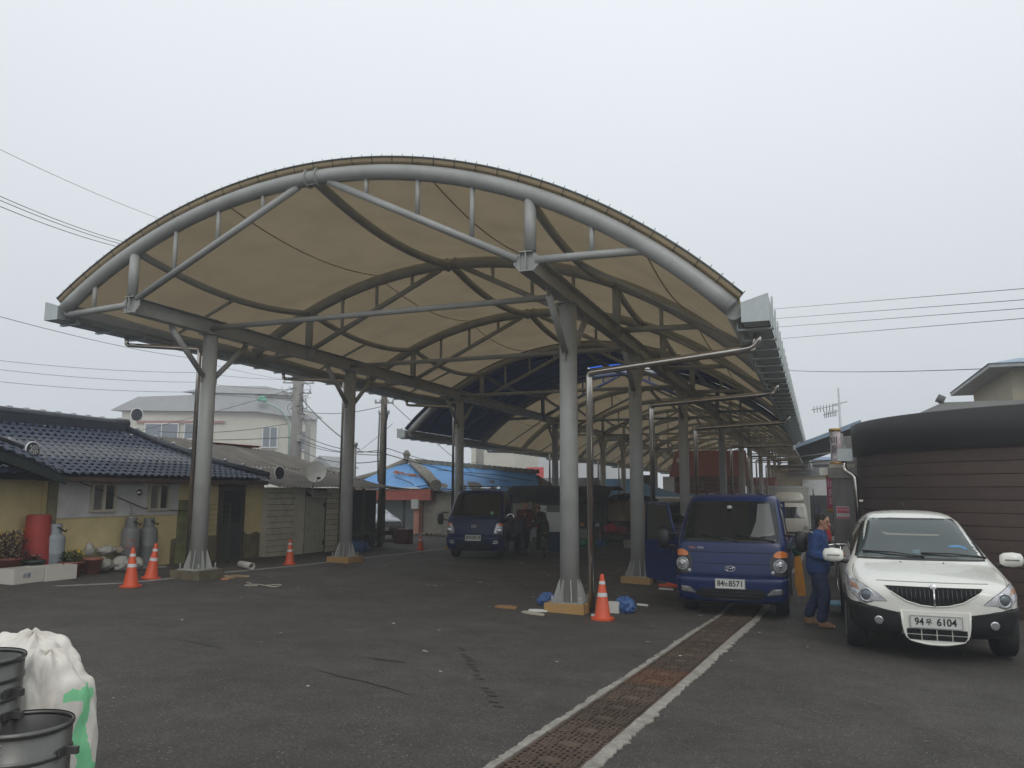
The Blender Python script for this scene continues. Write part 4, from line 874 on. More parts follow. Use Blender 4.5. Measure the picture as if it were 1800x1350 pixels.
put('roof_bracket',MB().tube([(-.5,24.3,2.80),(1.0,24.3,2.98)],.02,6).tube([(-.5,30,2.8),(1.0,30,2.98)],.02,6),steel,sl,True,kind='stuff')
th_=building('grey_tiled_house','grey tiled roof peeking above the black fascia',3.2,10,28,29.4,-.4,4.2,plaster,(),(.5,'hip'),gm,ov=.3)
put('ridge_finial',MB().tube([(3.95,28.7,4.75),(3.75,28.7,4.86)],.14,8),gm,th_,True)
bg_=building('beige_house','beige upper storey with blue edged roof at the right edge',5.35,12,31,38,-.4,5.75,mat('beige_render_far',(.42,.38,.28),.9,0,.08,1),((6.9,5.2,.9,.9,'y'),),(.12,'flat'),mat('pale_roof_edge',(.4,.42,.42),.6),ov=.75)
bg_.location+=Vector((0,0,0)); put('blue_roof_sheet',MB().add([(4.55,30.2,5.88),(12.8,30.2,5.88),(12.8,38.8,5.88),(4.55,38.8,5.88),(6.0,33,6.42),(12.8,33,6.42),(12.8,36,6.42),(6,36,6.42)],[(0,1,5,4),(1,2,6,5),(2,3,7,6),(3,0,4,7),(4,5,6,7),(3,2,1,0)]),mat('steel_blue_sheet',(.24,.34,.44),.5),bg_,True)
bg_.location+=Vector((1.0,0,.25))
an=thing('antenna_mast','thin television antenna mast in the fog above the lean-to roof','antenna',(1.7,60,-1)); put('mast',MB().tube([(1.7,60,-1),(1.65,60,9.2)],[.16,.06],8),galv,an,True)
bo=MB()
for z,dx in ((7.9,-1.0),(7.5,-.6)):
    bo.tube([(1.7,60,z+.1),(1.7+dx*1.9,60,z-.2)],.035,5)
    for k_ in range(7): f=.25+k_*.11; bo.tube([(1.7+dx*1.9*f,59.6,z-.2*f+.2),(1.7+dx*1.9*f,60.4,z-.2*f-.2)],.03,5)
bo.tube([(1.2,60,8.0),(2.2,60,8.2)],.04,5)
put('aerial',bo,galv,an,True,kind='stuff')

# ================================================================== VEHICLES
bluep=mat('blue_truck_paint',(.006,.018,.088),.33,0,.06,2,coat=.25,spec=.35)
bluedk=mat('dark_blue_truck_paint',(.006,.014,.070),.35,0,.08,2,coat=.12,spec=.3)
whitep=mat('cream_white_car_paint',(.78,.77,.70),.28,0,.03,2,coat=.6,stain=(.50,.47,.40),samt=.25,sscale=2)
silverp=mat('silver_car_paint',(.24,.26,.28),.3,.5,.05,2,coat=.6)
chromeM=mat('lamp_reflector',(.55,.56,.57),.15,.8,.5,30)
interior=mat('cab_interior',(.05,.05,.045),.8,0,.3,4)
def sub(me_obj,lv=2): return bake(me_obj,('SUBSURF',{'levels':lv,'render_levels':lv}))
def bvh_of(o):
    me=o.data; return BVHTree.FromPolygons([v.co.copy() for v in me.vertices],[tuple(p.vertices) for p in me.polygons])
def decal(name,poly,bvh,m,parent,off=.006,nx=10,nz=8,axis='y',sgn=1,start=-3,inner=.012,mirror=False):
    """thin panel laid on the body; poly is (a,z); axis y: seen from the front, axis x: seen from the side"""
    if mirror:
        decal(name,[(-a,z) for a,z in poly][::-1],bvh,m,parent,off,nx,nz,axis,sgn,start,inner)
    zs=[p[1] for p in poly]; z0,z1=min(zs),max(zs); ev=sorted(set([round(z,4) for z in zs]+[z0+(z1-z0)*i/nz for i in range(nz+1)]))
    rows=[]
    for z in ev:
        zz=min(max(z,z0+1e-4),z1-1e-4); X=[]
        for (ax,az),(bx_,bz) in zip(poly,poly[1:]+poly[:1]):
            if (az-zz)*(bz-zz)<0: X.append(ax+(bx_-ax)*(zz-az)/(bz-az))
        if len(X)<2: continue
        rows.append((zz,min(X),max(X)))
    V=[];NR=[];last=.1
    for zz,xa,xb in rows:
        for i in range(nx+1):
            x=xa+(xb-xa)*i/nx
            if axis=='y': o_,d_=Vector((x,start,zz)),Vector((0,1 if start<0 else -1,0))
            else: o_,d_=Vector((sgn*3,x,zz)),Vector((-sgn,0,0))
            h=bvh.ray_cast(o_,d_)
            if h[0] is None: 
                h=bvh.find_nearest(Vector((x,last,zz)) if axis=='y' else Vector((sgn*.8,x,zz)))
            elif axis=='y': last=h[0].y
            n_=h[1]; 
            if n_.dot(d_)>0: n_=-n_
            V.append(h[0]+n_*off); NR.append(h[0]-n_*inner)
    w_=nx+1; nr=len(rows); mb=MB(); N0=len(V); allv=V+NR
    fs=[(j*w_+i,j*w_+i+1,(j+1)*w_+i+1,(j+1)*w_+i) for j in range(nr-1) for i in range(nx)]
    rim=[i for i in range(w_)]+[j*w_+nx for j in range(1,nr)]+[(nr-1)*w_+i for i in range(nx-1,-1,-1)]+[j*w_ for j in range(nr-2,0,-1)]
    fs2=[(rim[k_],rim[(k_+1)%len(rim)],rim[(k_+1)%len(rim)]+N0,rim[k_]+N0) for k_ in range(len(rim))]
    mb.add(allv,fs,True); mb.add(allv,fs2,False)
    return put(name,mb,m,parent)
def smoothpoly(P,n=3):
    P=[Vector((a,b_,0)) for a,b_ in P]
    for _ in range(n):
        Q=[]
        for a,b_ in zip(P,P[1:]+P[:1]): Q+=[a*.75+b_*.25,a*.25+b_*.75]
        P=Q
    return [(p.x,p.y) for p in P]
def wheel(parent,x,y,z,r,wd,rimm,side,steel_=True):
    t_=bpy.data.objects.new('wheel',None); col.objects.link(t_); t_.parent=parent; t_.location=(x,y,z); t_.rotation_euler=(0,R(90)*side,0)
    put('tyre',MB().lathe([(r*.62,-wd/2),(r*.93,-wd/2),(r,-wd*.38),(r,wd*.38),(r*.93,wd/2),(r*.62,wd/2)],32),rubber,t_)
    rm_=MB().lathe([(r*.66,wd*.44),(r*.62,wd*.52),(r*.56,wd*.30),(r*.35,wd*.22),(r*.22,wd*.36),(r*.12,wd*.42),(0.001,wd*.42)],28)
    for k_ in range(6): a=k_*math.pi/3; rm_.lathe([(.018,wd*.36),(.018,wd*.42)],6,(r*.28*math.cos(a),r*.28*math.sin(a),0))
    put('rim',rm_,rimm,t_)
    return t_
def plate(parent,txt,y,z,w_=.44,h=.13,mt=None):
    p=put('number_plate',MB().bb((-w_/2,y-.012,z-h/2),(w_/2,y,z+h/2)),plate_w,parent)
    put('plate_border',MB().bb((-w_/2-.01,y-.016,z-h/2-.01),(w_/2+.01,y-.004,z-h/2)).bb((-w_/2-.01,y-.016,z+h/2),(w_/2+.01,y-.004,z+h/2+.01)).bb((-w_/2-.01,y-.016,z-h/2),(-w_/2,y-.004,z+h/2)).bb((w_/2,y-.016,z-h/2),(w_/2+.01,y-.004,z+h/2)),mat('plate_rim',(.35,.35,.33),.4),p)
    a,b_,c_=txt; ink=mat('plate_ink',(.01,.012,.015),.5)
    k_=h/.13
    text(a,.118*k_,ink,(-w_*.335,y-.014,z),(R(90),0,0),p,sx=.86,bold=.02); text(b_,.085*k_,ink,(-w_*.145,y-.014,z-.003),(R(90),0,0),p,sx=.9,bold=.02); text(c_,.118*k_,ink,(w_*.205,y-.014,z),(R(90),0,0),p,sx=.92,bold=.02)
    return p
def ring(z,hw,yf,yb,rf,rb=.06,bow=.05):
    P=[]
    for i in range(7):
        u=-1+2*i/6; x=u*(hw-rf); P.append((x,yf+bow*u*u,z))
    y0=yf+bow
    for a in (-60,-30,0): P.append((hw-rf+rf*math.cos(R(a)),y0+rf+rf*math.sin(R(a)),z))
    for f in (.35,.7): P.append((hw,y0+rf+(yb-y0-rf)*f,z))
    P+= [(hw,yb-rb,z),(hw-rb,yb,z),(0,yb,z),(-hw+rb,yb,z),(-hw,yb-rb,z)]
    for f in (.7,.35): P.append((-hw,y0+rf+(yb-y0-rf)*f,z))
    for a in (180,210,240): P.append((-(hw-rf)+rf*math.cos(R(a)),y0+rf+rf*math.sin(R(a)),z))
    return P
def loft(rings,cap=True):
    mb=MB(); n_=len(rings[0]); V=[p for r_ in rings for p in r_]
    fs=[(j*n_+i,j*n_+(i+1)%n_,(j+1)*n_+(i+1)%n_,(j+1)*n_+i) for j in range(len(rings)-1) for i in range(n_)]
    mb.add(V,fs,True)
    if cap: 
        mb.f.append(tuple(reversed(range(n_)))); mb.f.append(tuple((len(rings)-1)*n_+i for i in range(n_))); mb.m+=[0,0]; mb.sm+=[True,True]
    return mb
def wiper(parent,bvh,x0,z0,x1,z1):
    def pt(x,z,o_=.025):
        h=bvh.ray_cast(Vector((x,-3,z)),Vector((0,1,0))); return h[0]+h[1]*(o_ if h[1].y<0 else -o_)
    put('wiper',MB().tube([pt(x0,z0),pt((x0+x1)/2,(z0+z1)/2+.02),pt(x1,z1)],.009,5).tube([pt(x1,z1,.012),pt(x1-(x1-x0)*.4,z1-(z1-z0)*.4+.0,.012),pt(x0,z0,.012)],.006,4),black,parent)
def cabtruck(name,label,paint,loc,rz,variant):
    t_=thing(name,label,'truck',loc,rz)
    V=variant
    K=ring
    body=put('cab',loft([K(.40,.80,.06,1.62,.14),K(.46,.85,.03,1.62,.14),K(.66,.865,.015,1.62,.13),K(.70,.868,.012,1.62,.13),K(.95,.868,.045,1.62,.14),K(1.10,.862,.075,1.62,.15),K(1.16,.858,.095,1.62,.15),K(1.20,.850,.115,1.62,.16),K(1.45,.815,.28,1.62,.17),K(1.70,.765,.46,1.62,.18),K(1.83,.735,.56,1.62,.2),K(1.90,.705,.64,1.60,.22),K(1.935,.64,.74,1.54,.2),K(1.95,.45,.9,1.4,.2)]),paint,t_); sub(body,2)
    bv=bvh_of(body)
    # seam lines, glass, lamps
    decal('windscreen',smoothpoly([(-.70,1.215),(.70,1.215),(.735,1.235),(.66,1.80),(.61,1.835),(-.61,1.835),(-.66,1.80),(-.735,1.235)],1),bv,glassdk,t_,.004,18,14)
    decal('windscreen_seal',[(-.76,1.185),(.76,1.185),(.755,1.213),(-.755,1.213)],bv,black,t_,.006,14,2)
    for sg in (-1,1): decal('windscreen_seal',[(sg*.735,1.21),(sg*.76,1.21),(sg*.685,1.84),(sg*.66,1.83)] if sg>0 else [(-.76,1.21),(-.735,1.21),(-.66,1.83),(-.685,1.84)],bv,black,t_,.005,3,8)
    decal('bonnet_seam',[(-.86,1.018),(.86,1.018),(.86,1.028),(-.86,1.028)],bv,dark,t_,.003,18,1)
    if V=='near':
        decal('bonnet_seam',[(-.62,.845),(.62,.845),(.62,.853),(-.62,.853)],bv,dark,t_,.003,14,1)
        decal('bonnet_seam',[(-.60,.655),(.60,.655),(.60,.662),(-.60,.662)],bv,dark,t_,.003,14,1)
    bumper=put('bumper',loft([K(.22,.78,.10,.45,.16),K(.26,.83,.02,.5,.16),K(.34,.862,-.02,.5,.15),K(.52,.872,-.035,.5,.14),K(.60,.875,-.035,.5,.14),K(.635,.872,-.02,.5,.14),K(.645,.85,.03,.5,.14)]),paint,t_); sub(bumper,2); bb_=bvh_of(bumper)
    decal('air_intake',smoothpoly([(-.56,.36),(-.40,.30),(.40,.30),(.56,.36),(.50,.45),(.42,.47),(-.42,.47),(-.50,.45)],1),bb_,black,bumper,.004,12,5)
    if V=='near':
        for k_ in (.36,.41): decal('intake_slat',[(-.44,k_),(.44,k_),(.44,k_+.008),(-.44,k_+.008)],bb_,mat('slat_grey',(.03,.03,.035),.5),bumper,.010,10,1)
        head=[(.66,.68),(.84,.665),(.862,.70),(.865,1.00),(.845,1.05),(.76,1.065),(.68,1.04),(.625,.98),(.60,.88),(.61,.78)]
        decal('headlight',smoothpoly(head,1),bv,mat('lamp_black',(.03,.03,.03),.3),t_,.006,8,10,mirror=True)
        decal('turn_lamp',smoothpoly([(.665,.955),(.862,.955),(.862,1.0),(.845,1.045),(.76,1.06),(.69,1.035),(.66,.99)],1),bv,lens_o,t_,.014,8,5,mirror=True)
        for sg in (-1,1):
            h=bv.ray_cast(Vector((sg*.755,-3,.83)),Vector((0,1,0))); 
            q=put('headlight_lens',MB().lathe([(.107,-.02),(.107,.012),(.098,.02)],28).lathe([(.098,.015),(.05,.025),(.02,.03),(.001,.03)],28),lens_c,t_); q.location=h[0]; q.rotation_euler=(R(90),0,sg*R(14))
            q=put('lamp_bulb',MB().lathe([(.022,.02),(.018,.05),(.001,.055)],12),chrome,t_); q.location=h[0]; q.rotation_euler=(R(90),0,sg*R(14))
            h=bv.ray_cast(Vector((sg*.645,-3,.725)),Vector((0,1,0))); q=put('side_lamp',MB().lathe([(.034,-.01),(.034,.015),(.02,.025),(.001,.026)],14),lens_c,t_); q.location=h[0]; q.rotation_euler=(R(90),0,0)
        decal('fog_lamp_housing',smoothpoly([(.56,.365),(.76,.385),(.80,.42),(.80,.49),(.62,.49),(.52,.40)],1),bb_,mat('lamp_black',(.03,.03,.03)),bumper,.004,6,5,mirror=True)
        decal('fog_lamp',[(.545,.385),(.765,.40),(.77,.485),(.63,.480)],bb_,chromeM,bumper,.012,6,5,mirror=True)
    else:
        head=[(.66,.68),(.84,.67),(.865,.70),(.865,.98),(.845,1.01),(.72,1.02),(.67,.98),(.61,.80),(.60,.72)]
        decal('headlight',head,bv,lens_c,t_,.006,8,9,mirror=True)
        decal('turn_lamp',[(.69,.945),(.865,.945),(.862,.985),(.84,1.012),(.73,1.018)],bv,lens_o,t_,.012,6,4,mirror=True)
        decal('fog_lamp',smoothpoly([(.56,.44),(.74,.44),(.74,.53),(.60,.53)],1),bb_,chromeM,bumper,.012,6,5,mirror=True)
        for sg in (-1,1):
            h=bv.ray_cast(Vector((sg*.75,-3,.80)),Vector((0,1,0))); q=put('headlight_lens',MB().lathe([(.085,-.01),(.085,.012),(.05,.02),(.001,.02)],20),chromeM,t_); q.location=h[0]; q.rotation_euler=(R(90),0,0)
    wiper(t_,bv,.68,1.19,.08,1.285); wiper(t_,bv,.12,1.19,-.45,1.285)
    # side windows
    for sg in (-1,1):
        decal('side_window',[(.42,1.20),(1.32,1.18),(1.30,1.72),(.72,1.74)],bv,glassdk,t_,.004,8,8,'x',sg)
        decal('door_seam',[(.28,.50),(.30,.50),(.30,1.18),(.28,1.18)],bv,dark,t_,.003,1,8,'x',sg); decal('door_seam',[(1.36,.50),(1.38,.50),(1.38,1.75),(1.36,1.75)],bv,dark,t_,.003,1,8,'x',sg)
        decal('wheel_arch',smoothpoly([(.42,.40),(1.16,.40),(1.14,.60),(1.0,.74),(.58,.74),(.44,.60)],1),bv,dark,t_,.004,10,8,'x',sg)
        if not(V=='near' and sg<0):
            decal('door_handle',[(1.12,.98),(1.30,.98),(1.30,1.02),(1.12,1.02)],bv,black,t_,.02,3,1,'x',sg)
    for sg in (-1,1):
        wheel(t_,sg*.74,.80,.325,.325,.20,mat('rim_paint',(.20,.19,.17),.5,.4,.3,8),sg)
        wheel(t_,sg*.70,3.35 if V=='near' else 3.2,.30,.30,.22,mat('rim_paint',(.2,.19,.17)),sg)
    # mirrors
    for sg in (-1,1):
        mm=MB(); mm.lathe([(.04,-.17),(.085,-.14),(.10,0),(.085,.13),(.04,.155)],16,sy=.75)
        q=put('mirror',mm,black,t_); q.location=(sg*1.08,.20,1.22 if V=='near' else 1.12); q.scale=(1.0,.8,1)
        if V!='near' and sg>0: put('mirror_cap',MB().tube(smooth_path([(-.10,-.06,-.05),(-.08,-.06,.15),(.08,-.06,.15),(.10,-.06,-.02)],.08),.025,8),chrome,q)
        put('mirror_arm',MB().tube([(sg*.83,.22,1.30),(sg*1.05,.2,1.30)],.018,6),black,t_); put('mirror_arm',MB().tube([(sg*.85,.22,1.08),(sg*1.05,.2,1.12)],.018,6),black,t_)
    # chassis and bed
    put('chassis',MB().bb((-.40,.6,.30),(.40,4.8,.46)).bb((-.72,.5,.38),(.72,1.55,.45)),black,t_)
    bed=MB(); bed.bb((-.82,1.72,.62),(.82,4.85,.70)); bed.bb((-.84,1.70,.70),(.84,1.74,1.10)); bed.bb((-.84,1.72,.70),(-.80,4.87,1.06)); bed.bb((.80,1.72,.70),(.84,4.87,1.06)); bed.bb((-.84,4.83,.70),(.84,4.87,1.06))
    put('cargo_bed',bed,paint,t_)
    hd=MB(); hd.bb((-.80,1.70,1.10),(-.76,1.74,1.80)); hd.bb((.76,1.70,1.10),(.80,1.74,1.80)); hd.bb((-.80,1.70,1.78),(.80,1.74,1.82)); hd.bb((-.8,1.7,1.45),(.8,1.74,1.48)); put('bed_guard',hd,paint,t_)
    return t_,bv
# --- near blue truck
TRX,TRY=-1.37,13.13; TZ=gz(-1.37,13.8)-.005
trk,bv=cabtruck('cargo_truck','blue small cargo truck parked over the drain with its side door open',bluep,(TRX,TRY,TZ),0,'near')
plate(trk,('84','노','8571'),-.055,.548,.44,.135)
em=MB()
em.tube([Vector((.078*math.cos(a)*1.0,-.008,.040*math.sin(a))) for a in [i*2*math.pi/24 for i in range(25)]],.006,6,False)
em.tube([(-.045,-.008,-.028),(-.028,-.008,.028)],.006,5); em.tube([(.028,-.008,-.028),(.045,-.008,.028)],.006,5); em.tube([(-.038,-.008,-.004),(0,-.008,.006),(.038,-.008,.004)],.006,5)
q=put('front_emblem',em,chrome,trk); q.location=(0,.018,.775)
text('133hp',.045,mat('orange_letter',(.6,.2,.08),.4),(-.60,.052,1.09),(R(86),0,0),trk); text('CRDi',.045,mat('silver_letter',(.55,.55,.55),.3),(-.46,.050,1.09),(R(86),0,0),trk)
decal('painted_sky_reflection',[(.30,1.235),(.70,1.25),(.60,1.79),(.42,1.79),(.40,1.5)],bv,mat('sky_reflection_grey',(.14,.14,.135),.12,0,.1,1),trk,.0065,6,8)  # pale sky reflection on the windscreen, painted as a grey decal
q=put('hanging_charm',MB().lathe([(.001,-.03),(.035,-.02),(.045,0),(.03,.03),(.001,.035)],10),mat('charm_pale',(.4,.4,.38),.5),trk); q.location=(-.02,.42,1.73)
rib=MB()
for i in range(5): rib.bb((-.45+i*.22,.85,1.945),(-.40+i*.22,1.5,1.958))
put('roof_rib',rib,bluep,trk,kind='stuff')
# open door on the image-left side
dr_=bpy.data.objects.new('open_door',None); col.objects.link(dr_); dr_.parent=trk; dr_.location=(-.87,.32,0); dr_.rotation_euler=(0,0,R(42))
# door local: x is thickness (outer face -x), y runs back from the hinge
def drp(nm,mb,m_): return put(nm,mb,m_,dr_)
ML=Matrix(((0,0,1,-.03),(1,0,0,0),(0,1,0,0),(0,0,0,1)))
lower=[(0,.46),(.98,.48),(1.02,.60),(1.02,1.14),(.10,1.20),(0,1.15)]
drp('door_skin',MB().prism(lower,.06,ML),bluep)
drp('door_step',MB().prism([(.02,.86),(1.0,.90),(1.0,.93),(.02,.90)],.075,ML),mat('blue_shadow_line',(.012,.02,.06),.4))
fr_=MB()
fr_.tube([(0,.02,1.16),(0,.30,1.78),(0,.98,1.80),(0,1.02,1.14)],.022,8); drp('window_frame',fr_,bluep)
gl=MB().prism([(.07,1.19),(.96,1.15),(.96,1.77),(.33,1.76)],.01,Matrix.Translation((.02,0,0))@ML)
gpane=mat('door_glass',(.10,.11,.11),.05,0,.1,1,trans=.6); drp('door_glass',gl,gpane)
drp('door_trim',MB().bb((.032,.08,.62),(.05,.94,1.05)),interior)
for z in (1.0,1.06): drp('hinge_bolt',MB().box((-.035,.10,z),(.01,.02,.02)),chrome)
# yellow board leaning at the truck's other side
yb_=thing('yellow_board','narrow orange yellow plastic board leaning beside the blue truck cab','board',(-.37,13.75,gz(-.37,13.75)))
q=put('board_panel',MB().prism(smoothpoly([(-.06,.36),(.10,.34),(.12,.40),(.06,1.02),(-.05,1.04)],1),.04,Matrix(((.9,.0,0,0),(0,0,1,0),(0,1,0,0),(0,0,0,1)))),mat('orange_yellow_plastic',(.62,.26,.02),.5,0,.15,6,stain=(.3,.1,.02),samt=.5,sscale=8),yb_)
put('green_wrap',MB().lathe([(.03,.98),(.075,1.04),(.06,1.12),(.02,1.15)],10,(0,.02,0)),mat('green_cloth',(.02,.12,.06),.8),yb_)
put('support_leg',MB().tube([(0,.03,0),(0,.03,1)],.015,6),steel,yb_)
# --- second blue truck
b_,bv2=cabtruck('cargo_truck','dark blue small truck with roof rack parked in the shade beside the camouflage man',bluedk,(-9.22,20.75,gz(-9.3,21)),R(9),'far')
b_.scale=(.97,.97,1.0)
plate(b_,('87','부','3919'),-.05,.60,.46,.15)
q=put('front_emblem',MB().tube([Vector((.075*math.cos(a),0,.035*math.sin(a))) for a in [i*2*math.pi/20 for i in range(21)]],.010,6,False).tube([(-.03,0,0),(.03,0,0)],.008,5),chrome,b_); q.location=(.0,.025,.92)
rk=MB()
for z in (1.985,2.06): rk.tube([(-.62,.75,z),(.62,.75,z)],.013,6)
for x in (-.62,-.25,.25,.62): rk.tube([(x,.75,1.93),(x,.75,2.07)],.012,6)
rk.tube([(-.62,.75,2.06),(-.62,1.5,2.06)],.013,6); rk.tube([(.62,.75,2.06),(.62,1.5,2.06)],.013,6)
put('roof_rack',rk,bluedk,b_); put('rack_lamp',MB().box((.18,.73,2.02),(.30,.02,.03)).box((.58,.73,2.02),(.10,.03,.06)),chrome,b_,kind='stuff')
q=put('dashboard_doll',MB().lathe([(.001,0),(.05,.02),(.055,.06),(.03,.10),(.001,.11)],10),mat('pale_green_doll',(.25,.42,.36),.6),b_); q.location=(.52,.17,1.24)
# --- white pickup style car, loft of half sections
def secloft(ST):
    rings=[]
    for y,pts in ST:
        half=pts; R_=[(x,y,z) for x,z in half]+[(-x,y,z) for x,z in reversed(half[1:-1])]
        rings.append(R_)
    return loft(rings)
def S(y,zb,w1,z1,w2,z2,w3,z3,w4,z4,w5,z5,zc,pull=None):
    P=[(0,zb),(w1*.5,zb),(w1*.92,zb+.02),(w1,z1),(w2,z2),(w3,z3),(w4,z4),(w5,z5),(0,zc)]
    return (y,P)
ST=[S(.00,.44,.46,.52,.50,.66,.50,.76,.42,.81,.24,.83,.835),S(.05,.34,.68,.50,.72,.68,.70,.80,.58,.86,.30,.88,.89),S(.15,.29,.83,.50,.85,.70,.83,.84,.68,.90,.34,.925,.93),S(.34,.28,.91,.50,.93,.74,.90,.90,.74,.95,.38,.975,.985),S(.8,.28,.94,.50,.95,.82,.91,.965,.76,1.01,.40,1.04,1.05),S(1.12,.28,.94,.5,.95,.86,.92,1.0,.80,1.05,.42,1.09,1.10),S(1.24,.28,.94,.5,.95,.86,.905,1.03,.79,1.10,.44,1.15,1.17),S(1.6,.28,.94,.5,.95,.87,.88,1.06,.73,1.33,.46,1.39,1.41),S(2.0,.28,.94,.5,.95,.88,.865,1.09,.655,1.57,.44,1.645,1.66),S(2.3,.28,.94,.5,.95,.89,.86,1.10,.63,1.645,.43,1.71,1.725),S(3.0,.28,.94,.5,.95,.9,.86,1.11,.63,1.65,.43,1.72,1.74),S(3.45,.28,.94,.5,.95,.9,.86,1.11,.63,1.60,.43,1.67,1.69),S(3.75,.28,.94,.5,.95,.9,.87,1.08,.66,1.30,.44,1.36,1.38),S(3.9,.28,.94,.5,.95,.9,.88,1.07,.72,1.10,.44,1.11,1.12),S(4.7,.30,.93,.5,.94,.9,.88,1.07,.72,1.10,.44,1.11,1.12),S(4.92,.40,.84,.55,.86,.85,.80,1.0,.66,1.05,.4,1.06,1.06)]
SUX,SUY=1.21,10.62; SZ=gz(1.2,11.4)
suv=thing('pickup_car','cream white pickup style car with smiling grille in front of the round dark building','car',(SUX,SUY,SZ))
sb=put('body',secloft(ST),whitep,suv); sub(sb,2); bs_=bvh_of(sb)
gsuv=mat('suv_windscreen_glass',(.055,.072,.070),.05,0,.15,1.2,spec=.7)
decal('windscreen',smoothpoly([(-.75,1.13),(.75,1.13),(.76,1.15),(.60,1.60),(.55,1.63),(-.55,1.63),(-.60,1.60),(-.76,1.15)],1),bs_,gsuv,suv,.004,20,14)
decal('windscreen_seal',[(-.76,1.105),(.76,1.105),(.76,1.128),(-.76,1.128)],bs_,black,suv,.006,18,1)
decal('windscreen_seal',[(-.60,1.605),(.60,1.605),(.59,1.622),(-.59,1.622)],bs_,black,suv,.005,12,1)
for sg in (-1,1):
    P=[(.755,1.13),(.785,1.13),(.625,1.62),(.60,1.61)]
    decal('windscreen_seal',P if sg>0 else [(-x,z) for x,z in P][::-1],bs_,black,suv,.006,2,8)
    decal('side_window',[(1.45,1.12),(3.3,1.16),(3.1,1.56),(2.15,1.58)],bs_,glassdk,suv,.004,12,8,'x',sg)
    decal('wheel_arch',smoothpoly([(.44,.28),(1.40,.28),(1.36,.62),(1.16,.80),(.70,.80),(.48,.62)],1),bs_,black,suv,.005,12,8,'x',sg)
    decal('black_sill',[(1.4,.28),(3.3,.28),(3.3,.50),(1.4,.50)],bs_,black,suv,.006,10,3,'x',sg)
    decal('wheel_arch',smoothpoly([(3.3,.28),(4.25,.28),(4.2,.62),(4.0,.80),(3.55,.80),(3.35,.62)],1),bs_,black,suv,.005,12,8,'x',sg)
    decal('door_handle',[(2.3,1.0),(2.5,1.0),(2.5,1.03),(2.3,1.03)],bs_,whitep,suv,.02,2,1,'x',sg)
    wheel(suv,sg*.83,.92,.365,.365,.24,mat('suv_rim',(.35,.35,.35),.35,.7),sg); wheel(suv,sg*.83,3.75,.365,.365,.24,mat('suv_rim',(.35,.35,.35)),sg)
# grille
def suvp(pts): return [((u-845)/672.,.865-(v-712)/672.) for u,v in pts]
gp=[(-.525,.875),(-.26,.862),(0,.855),(.26,.862),(.525,.875),(.44,.80),(.30,.712),(.15,.668),(0,.655),(-.15,.668),(-.30,.712),(-.44,.80)]
decal('grille',gp,bs_,dark,suv,.004,22,10)
outl=gp[4:]+[gp[0]]; 
def onb(x,z,o_):
    h=bs_.ray_cast(Vector((x,-3,z)),Vector((0,1,0)))
    if h[0] is None: h=bs_.find_nearest(Vector((x,0,z)))
    return h[0]+Vector((0,-o_,0))
for i in range(-10,11):
    x=i*.048
    if i==0: continue
    zt_=.855+.02*(abs(x)/.525); zb=.655+.013*(abs(x)/.15) if abs(x)<.15 else (.668+.044*(abs(x)-.15)/.15 if abs(x)<.3 else (.712+.088*(abs(x)-.3)/.14 if abs(x)<.44 else .80+.075*(abs(x)-.44)/.085))
    if zt_-zb>.03: put('grille_bar',MB().tube([onb(x,zb+.01,.014),onb(x,(zb+zt_)/2,.014),onb(x,zt_-.008,.014)],.003,5),mat('dark_chrome',(.16,.16,.16),.3,.8),suv)
put('grille_bar',MB().tube([onb(0,.66,.018),onb(0,.75,.018),onb(0,.85,.018)],.013,6),chrome,suv)
put('grille_rim',MB().tube([onb(x,z,.006) for x,z in gp[4:]+[gp[0]]],.009,6),whitep,suv)
em=MB(); em.lathe([(.038,0),(.038,.012),(.030,.016),(.001,.018)],20); em.tube([(-.018,.004,.022),(-.006,-.006,.022),(.006,.006,.022),(.018,-.004,.022)],.004,5)
q=put('front_emblem',em,chrome,suv); q.location=onb(0,.875,.004); q.rotation_euler=(R(80),0,0)
HL=[(.49,.690),(.64,.705),(.67,.672),(.73,.655),(.80,.672),(.835,.72),(.905,.76),(.915,.93),(.83,.91),(.74,.87),(.62,.80)]
decal('headlight_rim',[(a*1.0,b) for a,b in HL],bs_,mat('lamp_black',(.03,.03,.03)),suv,.004,10,12,mirror=True)
HL2=[((a-.75)*.93+.75,(b_-.785)*.91+.785) for a,b_ in HL]
decal('headlight_lens',HL2,bs_,mat('clear_pale_lens',(.58,.58,.60),.1,.2,.25,12,coat=.5),suv,.009,10,12,mirror=True)
decal('turn_lamp',[(.79,.80),(.885,.82),(.89,.88),(.82,.865)],bs_,mat('peach_lens',(.45,.25,.17),.2,0,.1,coat=.4),suv,.012,4,4,mirror=True)
for sg in (-1,1):
    p=onb(sg*.725,.755,0)
    q=put('projector_lamp',MB().lathe([(.085,-.03),(.085,.012),(.072,.02),(.060,.006),(.03,.012),(.001,.016)],26),chromeM,suv); q.location=p; q.rotation_euler=(R(90),0,sg*R(18))
    q=put('lamp_glass',MB().lathe([(.066,.0),(.055,.018),(.03,.026),(.001,.029)],22),mat('blue_grey_lens',(.16,.18,.20),.08,.3,.1),suv); q.location=p; q.rotation_euler=(R(90),0,sg*R(18))
for sg in (-1,1):
    P=[]
    for k_ in range(12):
        y=.30+.80*k_/11; x=sg*(.80+.045*math.sin(k_/11*3)); h=bs_.ray_cast(Vector((x,y,3)),Vector((0,0,-1)))
        if h[0] is not None: P.append(h[0]+Vector((0,0,-.001)))
    put('bonnet_gap',MB().tube(P,.0045,5),mat('seam_grey',(.18,.18,.16),.7),suv)
